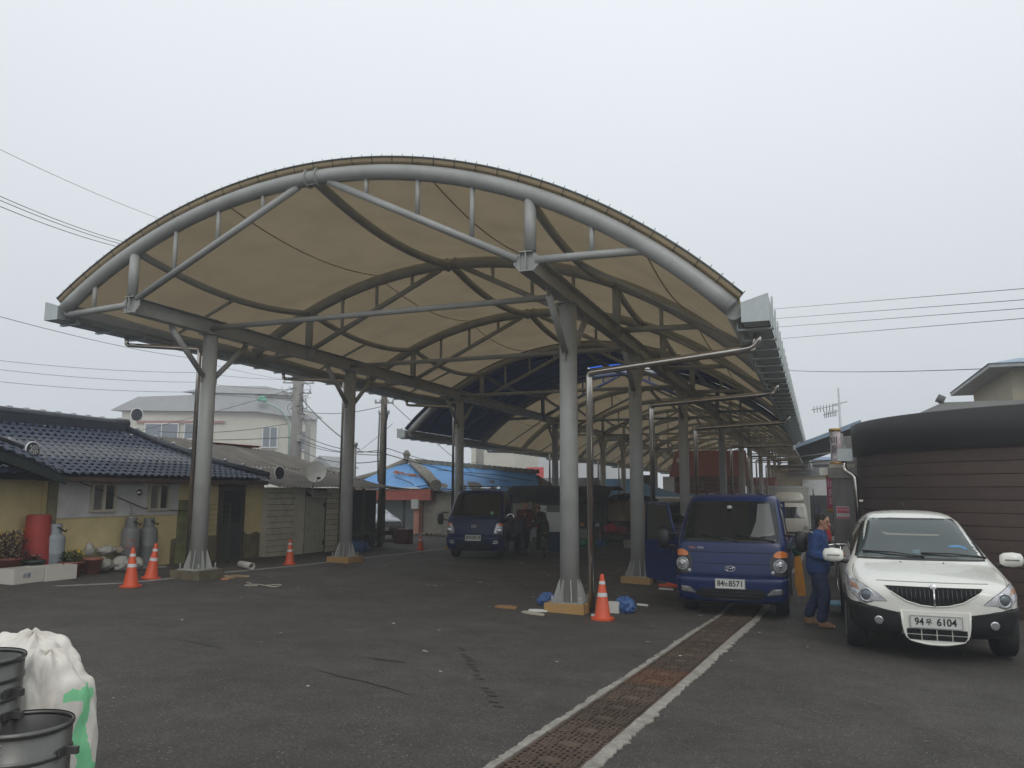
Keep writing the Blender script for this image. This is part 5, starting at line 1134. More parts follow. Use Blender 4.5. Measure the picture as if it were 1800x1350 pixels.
# bonnet line, black lower bumper corners, centre frame
decal('bonnet_seam',[(-.60,.918),(.60,.918),(.60,.924),(-.60,.924)],bs_,mat('seam_grey',(.18,.18,.16),.7),suv,.002,16,1)
BB=[(.37,.32),(.60,.29),(.88,.30),(.935,.40),(.94,.70),(.80,.655),(.55,.60),(.36,.565),(.345,.45)]
def shellpatch(nm,poly,m_,th): 
    decal(nm,poly,bs_,m_,suv,th,12,10,mirror=True)
shellpatch('lower_bumper',BB,black,.022)
for sg in (-1,1):
    P=[(.36,.565),(.55,.60),(.80,.655),(.93,.70)]
    put('bumper_edge',MB().tube([onb(sg*x,z,.016) for x,z in P],.010,6),black,suv)
decal('under_bumper',[(-.80,.20),(.80,.20),(.90,.30),(-.90,.30)],bs_,black,suv,.01,10,2)
fr_=MB(); put('centre_frame',MB().tube(smooth_path([(-.36,-.005,.60),(-.345,-.008,.40),(-.305,-.005,.275),(-.10,-.005,.23),(.10,-.005,.23),(.305,-.005,.275),(.345,-.008,.40),(.36,-.005,.60)],.06),.014,8),whitep,suv)
put('chin_panel',MB().prism([(-.355,.60),(-.34,.40),(-.30,.28),(-.10,.235),(.10,.235),(.30,.28),(.34,.40),(.355,.60)],.10,Matrix(((1,0,0,0),(0,0,-1,.09),(0,1,0,0),(0,0,0,1)))),whitep,suv)
for r_ in range(2):
    for c_ in range(4):
        x0=-.315+c_*.16; z0=.275+r_*.066; put('air_slot',MB().bb((x0+.004,-.018,z0+.004),(x0+.152,-.010,z0+.060)),dark,suv)
plate(suv,('94','우','6104'),-.022,.485,.53,.125)
for sg in (-1,1):
    h=bs_.ray_cast(Vector((sg*.60,-3,.475)),Vector((0,1,0)))[0]; q=put('fog_lamp',MB().lathe([(.05,0),(.05,.03),(.04,.036),(.02,.03),(.001,.034)],20),chromeM,suv); q.location=h+Vector((0,-.004,0)); q.rotation_euler=(R(90),0,sg*R(10))
    mm=MB(); mm.lathe([(.001,-.13),(.06,-.125),(.09,-.08),(.10,.02),(.085,.11),(.04,.135),(.001,.137)],18,sy=.72)
    q=put('mirror',mm,whitep,suv); q.location=(sg*1.06,1.30,1.135); q.rotation_euler=(0,R(90)*sg,0); q.scale=(.95,1,1)
    put('mirror_indicator',MB().bb((sg*.98,1.222,1.13),(sg*1.14,1.232,1.142)),mat('grey_line',(.12,.12,.12)),suv)
    put('mirror_foot',MB().tube([(sg*.86,1.34,1.04),(sg*1.0,1.31,1.07)],.03,8),black,suv)
    put('washer_jet',MB().lathe([(.012,0),(.01,.01)],8,onb(sg*.25,1.082,.0)),black,suv)
wiper(suv,bs_,.78,1.13,.02,1.175); wiper(suv,bs_,.05,1.13,-.68,1.18)
put('roof_antenna',MB().tube([(.0,2.6,1.735),(-.03,2.9,1.86)],.006,5).lathe([(.02,0),(.015,.015)],8,(0,2.6,1.73)),black,suv)
decal('blue_item_behind_glass',smoothpoly([(.36,1.26),(.50,1.27),(.58,1.235),(.60,1.255),(.50,1.295),(.38,1.285)],1),bs_,mat('cyan_item',(.08,.25,.45),.4),suv,.006,6,3)
decal('window_sticker',[(-.07,1.18),(.02,1.18),(.02,1.225),(-.07,1.225)],bs_,mat('sticker_bluegrey',(.12,.18,.2),.4),suv,.007,2,2)
decal('rear_window_glow',[(-.36,1.40),(.28,1.40),(.34,1.435),(-.42,1.44)],bs_,mat('cabin_pale',(.20,.20,.16),.15),suv,.0055,6,2)
# --- silver car behind the pole
ST2=[S(.0,.35,.5,.42,.55,.55,.52,.63,.4,.66,.25,.67,.68),S(.08,.28,.7,.42,.75,.58,.72,.70,.6,.74,.3,.76,.77),S(.25,.22,.82,.42,.84,.62,.80,.78,.65,.82,.3,.84,.85),S(.8,.2,.86,.45,.87,.72,.82,.88,.7,.92,.35,.95,.96),S(1.15,.2,.86,.45,.87,.75,.83,.92,.74,.97,.4,1.0,1.01),S(1.9,.2,.86,.45,.87,.78,.80,.98,.6,1.34,.4,1.40,1.41),S(2.8,.2,.86,.45,.87,.78,.80,1.0,.58,1.38,.4,1.44,1.46),S(3.6,.2,.86,.45,.87,.8,.8,1.0,.6,1.3,.4,1.35,1.36),S(3.95,.25,.8,.45,.82,.8,.76,.95,.6,1.0,.4,1.02,1.02)]
car=thing('silver_car','silver hatchback half hidden behind the brown pole and the shed','car',(-15.15,25.9,gz(-15.2,27)),R(50))
cb_=put('body',secloft(ST2),silverp,car); sub(cb_,2); bc=bvh_of(cb_)
decal('windscreen',[(-.68,1.03),(.68,1.03),(.54,1.37),(-.54,1.37)],bc,mat('pale_glass',(.25,.30,.32),.08),car,.005,12,8)
decal('headlight',smoothpoly([(.52,.55),(.76,.56),(.80,.68),(.62,.66)],1),bc,lens_c,car,.006,6,5,mirror=True); decal('air_intake',[(-.4,.30),(.4,.30),(.4,.40),(-.4,.40)],bc,black,car,.005,8,2)
decal('bumper_strip',[(-.80,.25),(.80,.25),(.82,.50),(-.82,.50)],bc,mat('dark_silver_shade',(.05,.055,.06),.5),car,.003,14,3)
plate(car,('','',''),-.0,.48,.36,.13)
for sg in (-1,1):
    decal('side_window',[(1.3,1.0),(3.2,1.02),(3.0,1.3),(1.9,1.33)],bc,glassdk,car,.005,8,5,'x',sg); wheel(car,sg*.76,.72,.29,.29,.19,mat('suv_rim',(.35,.35,.35)),sg); wheel(car,sg*.76,3.1,.29,.29,.19,mat('suv_rim',(.35,.35,.35)),sg)
# --- white box lorry far away
lo=thing('white_lorry','white box lorry far down the lane beyond the blue truck','truck',(-1.35,40,gz(-1.3,40)),R(2))
lb=put('cab',loft([ring(.5,.80,.05,1.5,.12),ring(.6,.85,0,1.5,.12),ring(1.2,.85,.05,1.5,.12),ring(1.75,.78,.3,1.5,.14),ring(1.95,.72,.4,1.45,.15),ring(2.0,.5,.6,1.3,.15)]),mat('lorry_white',(.50,.48,.42),.4,0,.1,2,coat=.3),lo); sub(lb,2); bl=bvh_of(lb)
decal('windscreen',[(-.72,1.25),(.72,1.25),(.64,1.78),(-.64,1.78)],bl,glassdk,lo,.006,10,6); decal('bumper_strip',[(-.8,.52),(.8,.52),(.8,.62),(-.8,.62)],bl,black,lo,.01,10,2)
decal('headlight',[(.6,.72),(.82,.72),(.82,.9),(.62,.9)],bl,lens_c,lo,.01,4,4,mirror=True)
fa=put('air_deflector',loft([ring(1.95,.72,.45,1.5,.1),ring(2.25,.70,.6,1.5,.12),ring(2.45,.62,.95,1.5,.14),ring(2.5,.4,1.1,1.4,.1)]),mat('lorry_white',(.5,.48,.42)),lo); sub(fa,1)
put('cargo_box',MB().bb((-.9,1.6,.7),(.95,5.2,2.75)),mat('box_grey_white',(.42,.42,.39),.6,0,.08,1),lo); put('box_edge',MB().bb((.93,1.58,.7),(.99,1.64,2.78)).bb((-.92,1.58,2.70),(.97,1.62,2.78)),galv,lo)
for sg in (-1,1):
    wheel(lo,sg*.72,.8,.36,.36,.22,mat('rim_paint',(.2,.19,.17)),sg); wheel(lo,sg*.72,4.1,.36,.36,.3,mat('rim_paint',(.2,.19,.17)),sg)
    q=put('mirror',MB().box((sg*1.05,.2,1.35),(.16,.08,.32)),black,lo)
# --- dark covered lorry beyond it and dark van behind the open door
cv=thing('covered_lorry','dark lorry body with an arched top beside the white lorry','truck',(.15,44,gz(.15,44)))
P=[(-.85,.6),(.95,.6),(.95,2.2),(.8,2.42),(-.7,2.42),(-.85,2.2)]
put('tilt_cover',MB().prism(P,4.5,Matrix(((1,0,0,0),(0,0,1,0),(0,1,0,0),(0,0,0,1)))),mat('dark_tilt',(.035,.04,.035),.7,0,.4,3,stain=(.12,.12,.10),samt=.5,sscale=3),cv)
put('chassis',MB().bb((-.7,.2,.35),(.8,4.3,.6)),black,cv)
for sg in (-1,1): wheel(cv,sg*.72,.9,.36,.36,.24,mat('rim_paint',(.2,.19,.17)),sg); wheel(cv,sg*.72,3.6,.36,.36,.24,mat('rim_paint',(.2,.19,.17)),sg)
ST3=[S(.0,.4,.5,.5,.6,.8,.55,.95,.4,1.0,.2,1.02,1.03),S(.1,.3,.8,.5,.84,.85,.8,1.02,.6,1.08,.3,1.1,1.1),S(.7,.28,.88,.5,.9,.9,.86,1.08,.7,1.14,.35,1.16,1.17),S(1.3,.28,.88,.5,.9,.95,.84,1.2,.66,1.65,.4,1.72,1.74),S(2.2,.28,.88,.5,.9,.98,.84,1.2,.68,1.85,.45,1.9,1.92),S(4.5,.28,.88,.5,.9,.98,.84,1.2,.68,1.85,.45,1.9,1.92),S(4.7,.4,.8,.5,.85,.98,.8,1.2,.64,1.7,.4,1.75,1.76)]
vn=thing('dark_van','dark blue van parked beyond the open truck door','van',(-4.1,23.2,gz(-4.1,24)),R(4)); q=put('body',secloft(ST3),mat('dark_van_paint',(.010,.013,.022),.3,0,.1,2,coat=.5),vn); sub(q,2); bvn=bvh_of(q)
decal('windscreen',[(-.7,1.22),(.7,1.22),(.58,1.66),(-.58,1.66)],bvn,glassdk,vn,.006,8,6); decal('headlight',[(.5,.82),(.78,.84),(.78,.98),(.6,.98)],bvn,lens_c,vn,.006,5,4,mirror=True)
for sg in (-1,1): wheel(vn,sg*.78,.85,.33,.33,.22,mat('suv_rim',(.35,.35,.35)),sg); wheel(vn,sg*.78,3.8,.33,.33,.22,mat('suv_rim',(.35,.35,.35)),sg)
put('white_roof_trim',MB().bb((-.6,1.6,1.90),(.75,1.66,1.95)),white,vn)

# ================================================================== SMALL THINGS ON THE GROUND
orange=mat('cone_orange',(.62,.085,.025),.5,0,.12,5,stain=(.30,.05,.02),samt=.35,sscale=6); refl=mat('cone_white_band',(.62,.62,.62),.4,0,.06)
def cone(x,y,label,h=.70,dirty=False,rz=0,tilt=0):
    t_=thing('traffic_cone',label,'traffic cone',(x,y,gz(x,y)+.003),rz,'orange traffic cones'); k_=h/.70; t_.rotation_euler=(0,R(tilt),rz); t_.scale=(k_*.95,k_*.95,k_)
    f=lambda z:.135-(z-.03)*.158
    put('cone_body',MB().lathe([(.155,.028),(.15,.04),(f(.05),.06),(f(.68),.685),(.026,.70),(.0,.70)],28,caps=False),orange,t_)
    bs=MB(); P=smoothpoly([(-.19,-.19),(.19,-.19),(.19,.19),(-.19,.19)],2); bs.prism(P,.03); put('cone_base',bs,orange,t_)
    for za,zb in ((.355,.415),(.545,.595)): put('reflective_band',MB().lathe([(f(za)+.003,za),(f(zb)+.003,zb)],28,caps=False),refl,t_)
    return t_
cone(-3.09,11.72,'clean orange cone with two white bands in front of the front right column',.66)
cone(-11.26,10.66,'nearest orange cone of the pair left of the front left column',.67,rz=.3)
c_=cone(-11.92,11.75,'slightly leaning orange cone with a wire tip behind its pair by the left column',.66,rz=.6,tilt=5)
put('wire_tip',MB().tube([(0,0,.68),(.01,0,.78),(.03,0,.82),(.0,0,.85)],.006,5),black,c_)
cone(-11.97,16.05,'dull orange cone in front of the beige siding shed',.60)
cone(-12.08,22.98,'farthest orange cone near the brown pole at the pale strip',.56)
bc_=thing('broken_cone','crushed red orange cone lying beside the open truck door','broken cone',(-3.05,17.2,gz(-3.05,17.2)),.2)
put('cone_base',MB().prism(smoothpoly([(-.24,-.2),(.24,-.2),(.24,.2),(-.24,.2)],2),.03),orange,bc_); put('torn_body',MB().add([(-.06,-.1,.03),(.16,-.1,.03),(.10,-.02,.27),(-.05,.0,.30),(-.07,.12,.03),(.18,.12,.03),(.1,.06,.24)],[(0,1,2,3),(1,5,6,2),(4,0,3),(3,2,6)]),orange,bc_)
# pvc pipe
pv=thing('pipe_offcut','short white plastic pipe offcut lying right of the front left column','pipe',(-11.95,14.47,gz(-12,14.5)+.08),-.5)
pm=MB().lathe([(.075,-.33),(.075,.33),(.06,.33),(.06,-.33),(.075,-.33)],20,caps=False); pm.v=[(z,x,y) for x,y,z in pm.v]; put('tube',pm,mat('pvc_white',(.50,.47,.42),.5,0,.1),pv)
wr=MB()
P=[(math.sin(t_)*.33*(1),math.sin(2*t_)*.14,.012+.012*abs(math.sin(t_*1.5))) for t_ in [i*2*math.pi/30 for i in range(30)]]+[(-.32,.16,.03),(-.42,.2,.04),(-.38,.3,.03)]
wr.tube(P,.008,5); o=put('wire_loop',wr,mat('pale_wire',(.45,.43,.36),.6)); o.location=(-9.55,12.05,gz(-9.5,12)); o.rotation_euler=(0,0,.25); tag(o,'loop of pale wire lying on the open asphalt','wire')
rr=random.Random(21)
for i,(x,y,w1,w2,lab,mm_) in enumerate([(-11.0,12.75,.55,.18,'splintered brown board beside the stained footing',wood),(-10.9,13.05,.4,.14,'second broken board near the front left footing',wood),(-10.75,12.45,.16,.09,'small orange brick fragment near the left footing',mat('brick_orange',(.40,.16,.08),.9)),(-4.75,12.05,.36,.16,'flat brown cardboard scrap left of the front right column',mat('cardboard',(.30,.16,.07),.8)),(-4.15,11.65,.42,.10,'pale plank sliver by the yellow footing',mat('pale_plank',(.42,.38,.30),.8)),(-4.2,11.98,.30,.10,'white foam sliver touching the yellow footing',white),(-3.25,12.02,.20,.07,'white foam chip under the front right downpipe',white),(-2.55,16.25,.36,.08,'white tile sliver beside the second right footing',white),(-3.0,16.5,.3,.09,'second white tile sliver by the second right footing',white),(-11.5,10.85,.35,.05,'white stick lying between the pair of cones',white),(2.25,9.4,.07,.05,'crumpled white paper near the right edge',white),(-2.9,13.7,.2,.04,'white bent strip left of the blue truck front tyre',white)]):
    mb=MB(); P=[(-w1/2,-w2/2),(-w1*.1,-w2*.6),(w1/2,-w2*.35),(w1*.42,w2*.4),(0,w2/2),(-w1*.45,w2*.3)]; mb.prism(P,.025)
    o=put('debris_piece',mb,mm_); o.location=(x,y,gz(x,y)+.002); o.rotation_euler=(R(3),R(2),rr.uniform(-.6,.6)); tag(o,lab,'debris')
# ---- soft shapes
def blob(name,m_,c,r,seed,amp=.12,fr=2.4,parent=None,n=28,flat=.0,ridg=.0,power=1.,stripe=None,pleat=0.):
    """rumpled sack-like closed surface"""
    mb=MB(); N_=n; V=[]
    for j in range(N_+1):
        ph=math.pi*j/N_
        for i in range(N_*2):
            th=2*math.pi*i/(N_*2); d=Vector((math.sin(ph)*math.cos(th),math.sin(ph)*math.sin(th),math.cos(ph)))
            e=Vector([math.copysign(abs(k_)**power,k_) for k_ in d])
            q=Vector((seed*3.7,seed*1.3,seed)); k_=1+amp*noise.noise(d*fr+q)+amp*.5*noise.noise(d*fr*2.3+q)-ridg*abs(noise.noise(Vector((d.x*fr*1.6,d.y*fr*1.6,d.z*fr*.6))+q))-ridg*.6*abs(noise.noise(d*fr*4+q))
            if pleat and d.z>.1: k_*=1+pleat*(d.z-.1)*math.sin(th*9+3*noise.noise(d*2+q))*(.6+.4*noise.noise(d*3-q))
            p=Vector((e.x*r[0],e.y*r[1],e.z*r[2]))*k_
            if flat and p.z<-r[2]*flat: p.z=-r[2]*flat+(p.z+r[2]*flat)*.1
            V.append(Vector(c)+p)
    W_2=N_*2
    mb.add(V,[(j*W_2+i,(j+1)*W_2+i,(j+1)*W_2+(i+1)%W_2,j*W_2+(i+1)%W_2) for j in range(N_) for i in range(W_2)],True)
    if stripe:
        for fi,f in enumerate(mb.f):
            cx_=sum((Vector(mb.v[k_]) for k_ in f),Vector())/4-Vector(c)
            if stripe(cx_): mb.m[fi]=1
    return put(name,mb,m_,parent)
# planters, pots, cylinders along the house
def potm(col_): return mat('pot_'+col_,{'terracotta':(.24,.075,.045),'green':(.035,.055,.045),'red':(.33,.03,.022),'salmon':(.30,.11,.07)}[col_],.6,0,.15,4,stain=(.12,.06,.04),samt=.4,sscale=5)
soil=mat('soil',(.045,.03,.02),.95,0,.3,10)
leafm=mat('leaf_green',(.045,.075,.02),.6,0,.35,12); leafd=mat('leaf_dark_red',(.045,.025,.018),.7,0,.4,12); flowy=mat('flower_yellow',(.62,.38,.02),.6,0,.2,10); flowp=mat('flower_pink',(.45,.18,.18),.6,0,.2)
def pot(x,y,r,h,mm_,label,plant=None,seed=1):
    z=gz(max(x,-22),y); t_=thing('plant_pot',label,'plant pot',(x,y,z))
    put('pot',MB().lathe([(r*.72,0),(r*.95,h*.88),(r*1.04,h*.88),(r*1.04,h),(r*.93,h),(r*.90,h*.85)],26),mm_,t_)
    put('soil',MB().lathe([(.001,h*.86),(r*.9,h*.86)],18,caps=False),soil,t_)
    if plant:
        rr=random.Random(seed); lm,fm_,ph,pr_,nl=plant; st_=MB(); lf=MB(); fl_=MB()
        for i in range(14):
            a=rr.uniform(0,6.3); q=rr.random(); e=(math.cos(a)*pr_*q,math.sin(a)*pr_*q,h*.86+ph*rr.uniform(.5,1)); st_.tube([(e[0]*.2,e[1]*.2,h*.8),(e[0]*.7,e[1]*.7,h*.86+(e[2]-h*.86)*.6),e],.006,4)
        for i in range(nl):
            a=rr.uniform(0,6.3); q=math.sqrt(rr.random()); zz_=rr.random(); p=Vector((math.cos(a)*pr_*q*(1-.3*zz_),math.sin(a)*pr_*q*(1-.3*zz_),h*.86+ph*zz_)); s_=rr.uniform(.02,.045); d=Vector((rr.uniform(-1,1),rr.uniform(-1,1),rr.uniform(-.5,1))).normalized(); sd_=d.cross(Vector((rr.random(),rr.random(),1))).normalized()
            lf.add([p,p+d*s_+sd_*s_*.4,p+d*s_*2.2,p+d*s_-sd_*s_*.4],[(0,1,2,3)])
        put('stem',st_,leafd,t_,kind='stuff'); put('foliage',lf,lm,t_,kind='stuff')
        if fm_:
            for i in range(9):
                a=rr.uniform(0,6.3); q=math.sqrt(rr.random())*pr_*.9; fl_=MB(); c0=Vector((math.cos(a)*q,math.sin(a)*q,h*.86+ph*rr.uniform(.8,1.08)))
                for k_ in range(8): b_a=k_*.785; fl_.add([c0,c0+Vector((math.cos(b_a)*.03,math.sin(b_a)*.03,.012)),c0+Vector((math.cos(b_a+.4)*.042,math.sin(b_a+.4)*.042,.0)),c0+Vector((math.cos(b_a+.8)*.03,math.sin(b_a+.8)*.03,.012))],[(0,1,2,3)])
                put('flower',fl_,fm_,t_)
    return t_
pot(-13.62,10.10,.23,.40,potm('terracotta'),'brown red pot of yellow flowers at the left picture edge',(leafd,flowy,.50,.34,900),3)
pot(-13.50,10.52,.20,.34,potm('green'),'dark green pot between the flower pot and the blue grey gas cylinder',(leafd,flowp,.12,.16,120),4)
pot(-13.30,11.15,.22,.28,potm('terracotta'),'brown pot of green leafy plant right of the foam boxes',(leafm,None,.20,.22,380),5)
pot(-13.35,11.66,.20,.31,potm('salmon'),'empty salmon clay pot right of the leafy pot',None)
tb=thing('red_tub','tall upturned red plastic tub against the yellow wing wall','tub',(-13.78,10.78,gz(-14,10.7)))
put('tub_body',MB().lathe([(.28,.02),(.265,.1),(.24,.6),(.205,1.10),(.20,1.12)],26),potm('red'),tb); put('rim',MB().lathe([(.30,.0),(.30,.06),(.27,.07)],26),potm('red'),tb)
tb.location.z+=.02
def cyl(x,y,r,h,mm_,label,letters=None):
    z=gz(x,y); t_=thing('gas_cylinder',label,'gas cylinder',(x,y,z+.02),0,'lpg cylinders by the yellow wall')
    put('vessel',MB().lathe([(r*.8,0),(r*.8,.03),(r*.96,.05),(r,.10),(r,h*.5),(r*1.012,h*.5+.005),(r*1.012,h*.5+.02),(r,h*.5+.025),(r,h*.86),(r*.93,h*.93),(r*.7,h*.98),(r*.35,h),(.02,h+.005)],30),mm_,t_)
    cg_=MB(); n_=20
    for k_ in range(n_):
        if k_ in (3,4,13): continue
        a=2*math.pi*k_/n_; a2=2*math.pi*(k_+1)/n_; r2=r*.62
        cg_.add([(r2*math.cos(a),r2*math.sin(a),h*.97),(r2*math.cos(a2),r2*math.sin(a2),h*.97),(r2*math.cos(a2),r2*math.sin(a2),h+.17),(r2*math.cos(a),r2*math.sin(a),h+.17)],[(0,1,2,3)],True)
    cg_.lathe([(r*.62,h+.165),(r*.64,h+.175),(r*.60,h+.175)],n_,caps=False); put('valve_guard',cg_,mm_,t_)
    put('valve',MB().lathe([(.02,h),(.02,h+.08),(.035,h+.08),(.035,h+.11),(.01,h+.12)],10),mat('brass',(.35,.25,.1),.4,.8),t_)
    put('regulator_hose',MB().tube(smooth_path([(0,0,h+.08),(.14,-.05,h+.12),(.20,.05,h+.02),(.1,.16,h+.06)],.05),.014,6),black,t_)
    put('foot_ring',MB().lathe([(r*.95,-.02),(r*.95,.05)],26,caps=False),mm_,t_)
    if letters: text(letters,.13,mat('red_stencil',(.35,.06,.06),.7),(r*.80,-r*.62,h*.50),(R(90),0,R(45)),t_); text('LPG',.10,mat('red_stencil',(.35,.06,.06)),(r*.80,-r*.62,h*.66),(R(90),0,R(45)),t_)
    return t_
gasg=mat('gas_grey_paint',(.16,.165,.165),.5,0,.1,3,stain=(.09,.085,.08),samt=.4,sscale=4); gasb=mat('gas_blue_grey_paint',(.27,.30,.32),.5,0,.1,3,stain=(.15,.15,.15),samt=.4,sscale=4)
cyl(-13.62,12.80,.185,.86,gasg,'left one of two grey gas cylinders under the small windows','가스'); cyl(-13.62,13.28,.185,.86,gasg,'right one of two grey gas cylinders under the small windows')
cyl(-13.62,11.02,.18,.78,gasb,'single pale blue grey gas cylinder at the yellow corner')
put('concrete_pad',MB().bb((-13.85,12.5,.0),(-13.35,13.6,.13)),concrete,kind='structure')
mp=thing('gas_meter_piping','thin gas regulator piping fixed above the two cylinders','pipe',(-13.86,12.95,1.0)); put('pipe',MB().tube(smooth_path([(0,0,.45),(.03,.05,.38),(.03,0,.25),(.03,.06,.15),(.03,.0,.05),(.1,-.1,-.02)],.03),.013,6),steel,mp); put('regulator',MB().lathe([(.001,-.03),(.06,-.02),(.06,.02),(.001,.03)],14,(.05,.02,.18)),galv,mp)
# foam boxes
foam=mat('white_foam',(.60,.58,.52),.8,0,.08,5,bump=.2,bscale=80,stain=(.40,.36,.28),samt=.4,sscale=5)
for x,y,rz_,lab in ((-13.15,10.02,.08,'nearer white foam planter box with blue print at the left edge'),(-13.12,10.66,-.06,'farther white foam planter box beside the brown pot')):
    t_=thing('foam_box',lab,'foam box',(x,y,gz(x,y)),rz_,'white foam boxes by the pots'); b0=MB(); w1,w2,hh=.40,.60,.26
    b0.bb((-w1/2,-w2/2,0),(w1/2,w2/2,.03)); b0.bb((-w1/2,-w2/2,.03),(-w1/2+.03,w2/2,hh)); b0.bb((w1/2-.03,-w2/2,.03),(w1/2,w2/2,hh)); b0.bb((-w1/2+.03,-w2/2,.03),(w1/2-.03,-w2/2+.03,hh)); b0.bb((-w1/2+.03,w2/2-.03,.03),(w1/2-.03,w2/2,hh)); put('box',b0,foam,t_); put('soil',MB().bb((-w1/2+.03,-w2/2+.03,.03),(w1/2-.03,w2/2-.03,hh-.04)),soil,t_)
    if y<10.3: q=text('상품',.09,mat('blue_print',(.05,.08,.22),.6),(w1/2+.002,-.05,.13),(R(90),0,R(90)),t_)
# rubble sacks
sackw=mat('grubby_sack',(.42,.41,.37),.8,0,.2,4,bump=.6,bscale=14,stain=(.22,.20,.17),samt=.6,sscale=4)
for i,(x,y,z,r_,lab) in enumerate([(-13.5,12.0,.14,(.20,.24,.16),'grey white sack leaning behind the salmon pot'),(-13.42,12.42,.13,(.19,.22,.17),'low white sack in front of the printed sacks'),(-13.30,12.68,.12,(.17,.18,.16),'crumpled grey sack nearest the gas cylinders'),(-13.72,12.3,.40,(.17,.22,.10),'printed white sack lying on top of the sack pile'),(-13.78,11.95,.42,(.09,.12,.15),'small knotted white bag beside the yellow bag'),(-13.72,12.62,.38,(.15,.16,.09),'brown printed sack on top of the pile')]):
    g_=gz(x,y); o=blob('rubble_sack',sackw if i!=5 else mat('brown_print_sack',(.30,.26,.20),.8,0,.4,9,stain=(.15,.08,.05),samt=.7,sscale=9),(0,0,0),r_,i+2,.25,2.2,None,18,.7,.25); o.location=(x,y,g_+z); tag(o,lab,'sack','rubble sacks by the wall')
o=blob('yellow_bag',mat('yellow_plastic_bag',(.55,.40,.06),.4,0,.15,6,bump=.5,bscale=12),(0,0,0),(.16,.18,.17),9,.25,2.4,None,16,.6,.25); o.location=(-13.75,11.62,gz(-13.7,11.6)+.30); tag(o,'crumpled yellow plastic bag behind the leafy pot','bag')
# blue bundles behind the front right column
blb=mat('blue_sheet',(.05,.12,.30),.45,0,.3,8,bump=.8,bscale=18,stain=(.02,.04,.10),samt=.6,sscale=6)
for i,(x,y,r_,lab) in enumerate([(-4.30,12.75,(.17,.15,.13),'crumpled blue sheet left behind the front right column'),(-2.98,12.68,(.18,.17,.16),'crumpled blue bundle right behind the nearest cone'),(-13.2,20.9,(.35,.5,.22),'blue tarpaulin heap at the shed corner by the downpipe')]):
    o=blob('blue_bundle',blb,(0,0,0),r_,i+11,.28,2.6,None,30,.6,.22); o.location=(x,y,gz(x,y)+r_[2]*.6); tag(o,lab,'tarpaulin')
o=put('foam_block',MB().bb((-.09,-.06,0),(.09,.06,.17)),foam); o.location=(-3.12,12.55,gz(-3.1,12.5)); tag(o,'small white foam block between the column pipe and the cone','foam block')
cf=thing('plastic_chair_fragment','greenish plastic mesh panel leaning on the house wall','mesh panel',(-13.5,14.8,gz(-13.5,14.8)))
put('mesh_panel',MB().grid(lambda u,v:(.02+.25*(1-v),-.55+1.1*u,.05+1.35*v),1,1),mat('thin_green_mesh',(.10,.12,.03),.8,0,.2),cf)
bpy.data.objects.remove(cf.children[0]); bpy.data.objects.remove(cf)
nf=thing('green_net_fence','low green net fence on wire posts against the yellow wall behind the front left column','fence',(-13.2,14.7,gz(-13.2,14.7)))
for yy_ in (-.62,.62): put('post',MB().tube([(0,yy_,0),(0,yy_,1.42)],.012,6),mat('green_wire',(.05,.09,.03),.6),nf)
nm_=MB()
for k_ in range(12): nm_.tube([(0,-.62,.06+k_*.12),(0,.62,.06+k_*.12)],.0035,4,False)
for k_ in range(18): nm_.tube([(0,-.62+k_*.073,.04),(0,-.62+k_*.073,1.42)],.0025,4,False)
put('net_wire',nm_,mat('green_wire',(.05,.09,.03)),nf,kind='stuff')
put('bench',MB().bb((-.1,-.1,0),(.1,.1,.1)),dark,nf) if False else None
bn=thing('work_bench','low dark bench inside the open shed bay','bench',(-13.9,22.3,gz(-13.9,22.3))); put('seat',MB().bb((-.25,-.9,.42),(.25,.9,.47)),mat('old_grey_timber',(.08,.075,.065)),bn)
for sy_ in (-.8,.8): put('leg',MB().bb((-.22,sy_-.03,0),(-.16,sy_+.03,.42)),black,bn); put('leg',MB().bb((.16,sy_-.03,0),(.22,sy_+.03,.42)),black,bn)
rdb=put('red_bin',MB().bb((-.28,-.2,0),(.28,.2,.52)),mat('maroon_bin',(.10,.02,.02),.6)); rdb.location=(-14.15,25.6,gz(-14,25.6)); tag(rdb,'maroon box standing in front of the silver car','box')
# ---- foreground bottom left: big white sacks and steel tubs
polyw=bpy.data.materials.new('woven_sack_white'); 
woven=mat('woven_sack_white',(.72,.68,.61),.5,0,.08,6,bump=.9,bscale=7,stain=(.50,.44,.35),samt=.5,sscale=5,stretch=(1,1,.45)); wgreen=mat('woven_sack_green',(.20,.55,.28),.5,0,.10,6,bump=.9,bscale=7,stretch=(1,1,.45))
bpy.data.materials.remove(polyw)
def bigsack(c,r,seed,label,stripe,rz=0):
    o=blob('woven_sack',[woven,wgreen],(0,0,0),r,seed,.15,1.5,None,84,.85,.045,.86,stripe,.05); o.location=c; o.rotation_euler=(0,R(4),rz); tag(o,label,'sack','white woven sacks'); return o
sB=bigsack((-3.71,3.0,.47),(.235,.25,.46),5,'bulging white woven sack with a green stripe at the lower left corner',None,0)
wv=woven.copy(); wv.name='woven_sack_striped'; n=wv.node_tree.nodes; l=wv.node_tree.links; b=n['Principled BSDF']
t=n.new('ShaderNodeTexCoord'); sp=n.new('ShaderNodeSeparateXYZ'); l.new(t.outputs['Object'],sp.inputs[0])
def mth(op,a_,b_=None,c_=None):
    q=n.new('ShaderNodeMath'); q.operation=op
    for i_,v in enumerate((a_,b_,c_)):
        if v is None: continue
        if isinstance(v,(int,float)): q.inputs[i_].default_value=v
        else: l.new(v,q.inputs[i_])
    return q.outputs[0]
nq=n.new('ShaderNodeTexNoise'); nq.inputs['Scale'].default_value=9; nq.inputs['Detail'].default_value=3; l.new(t.outputs['Object'],nq.inputs['Vector']); nv=mth('SUBTRACT',nq.outputs[0],.5)
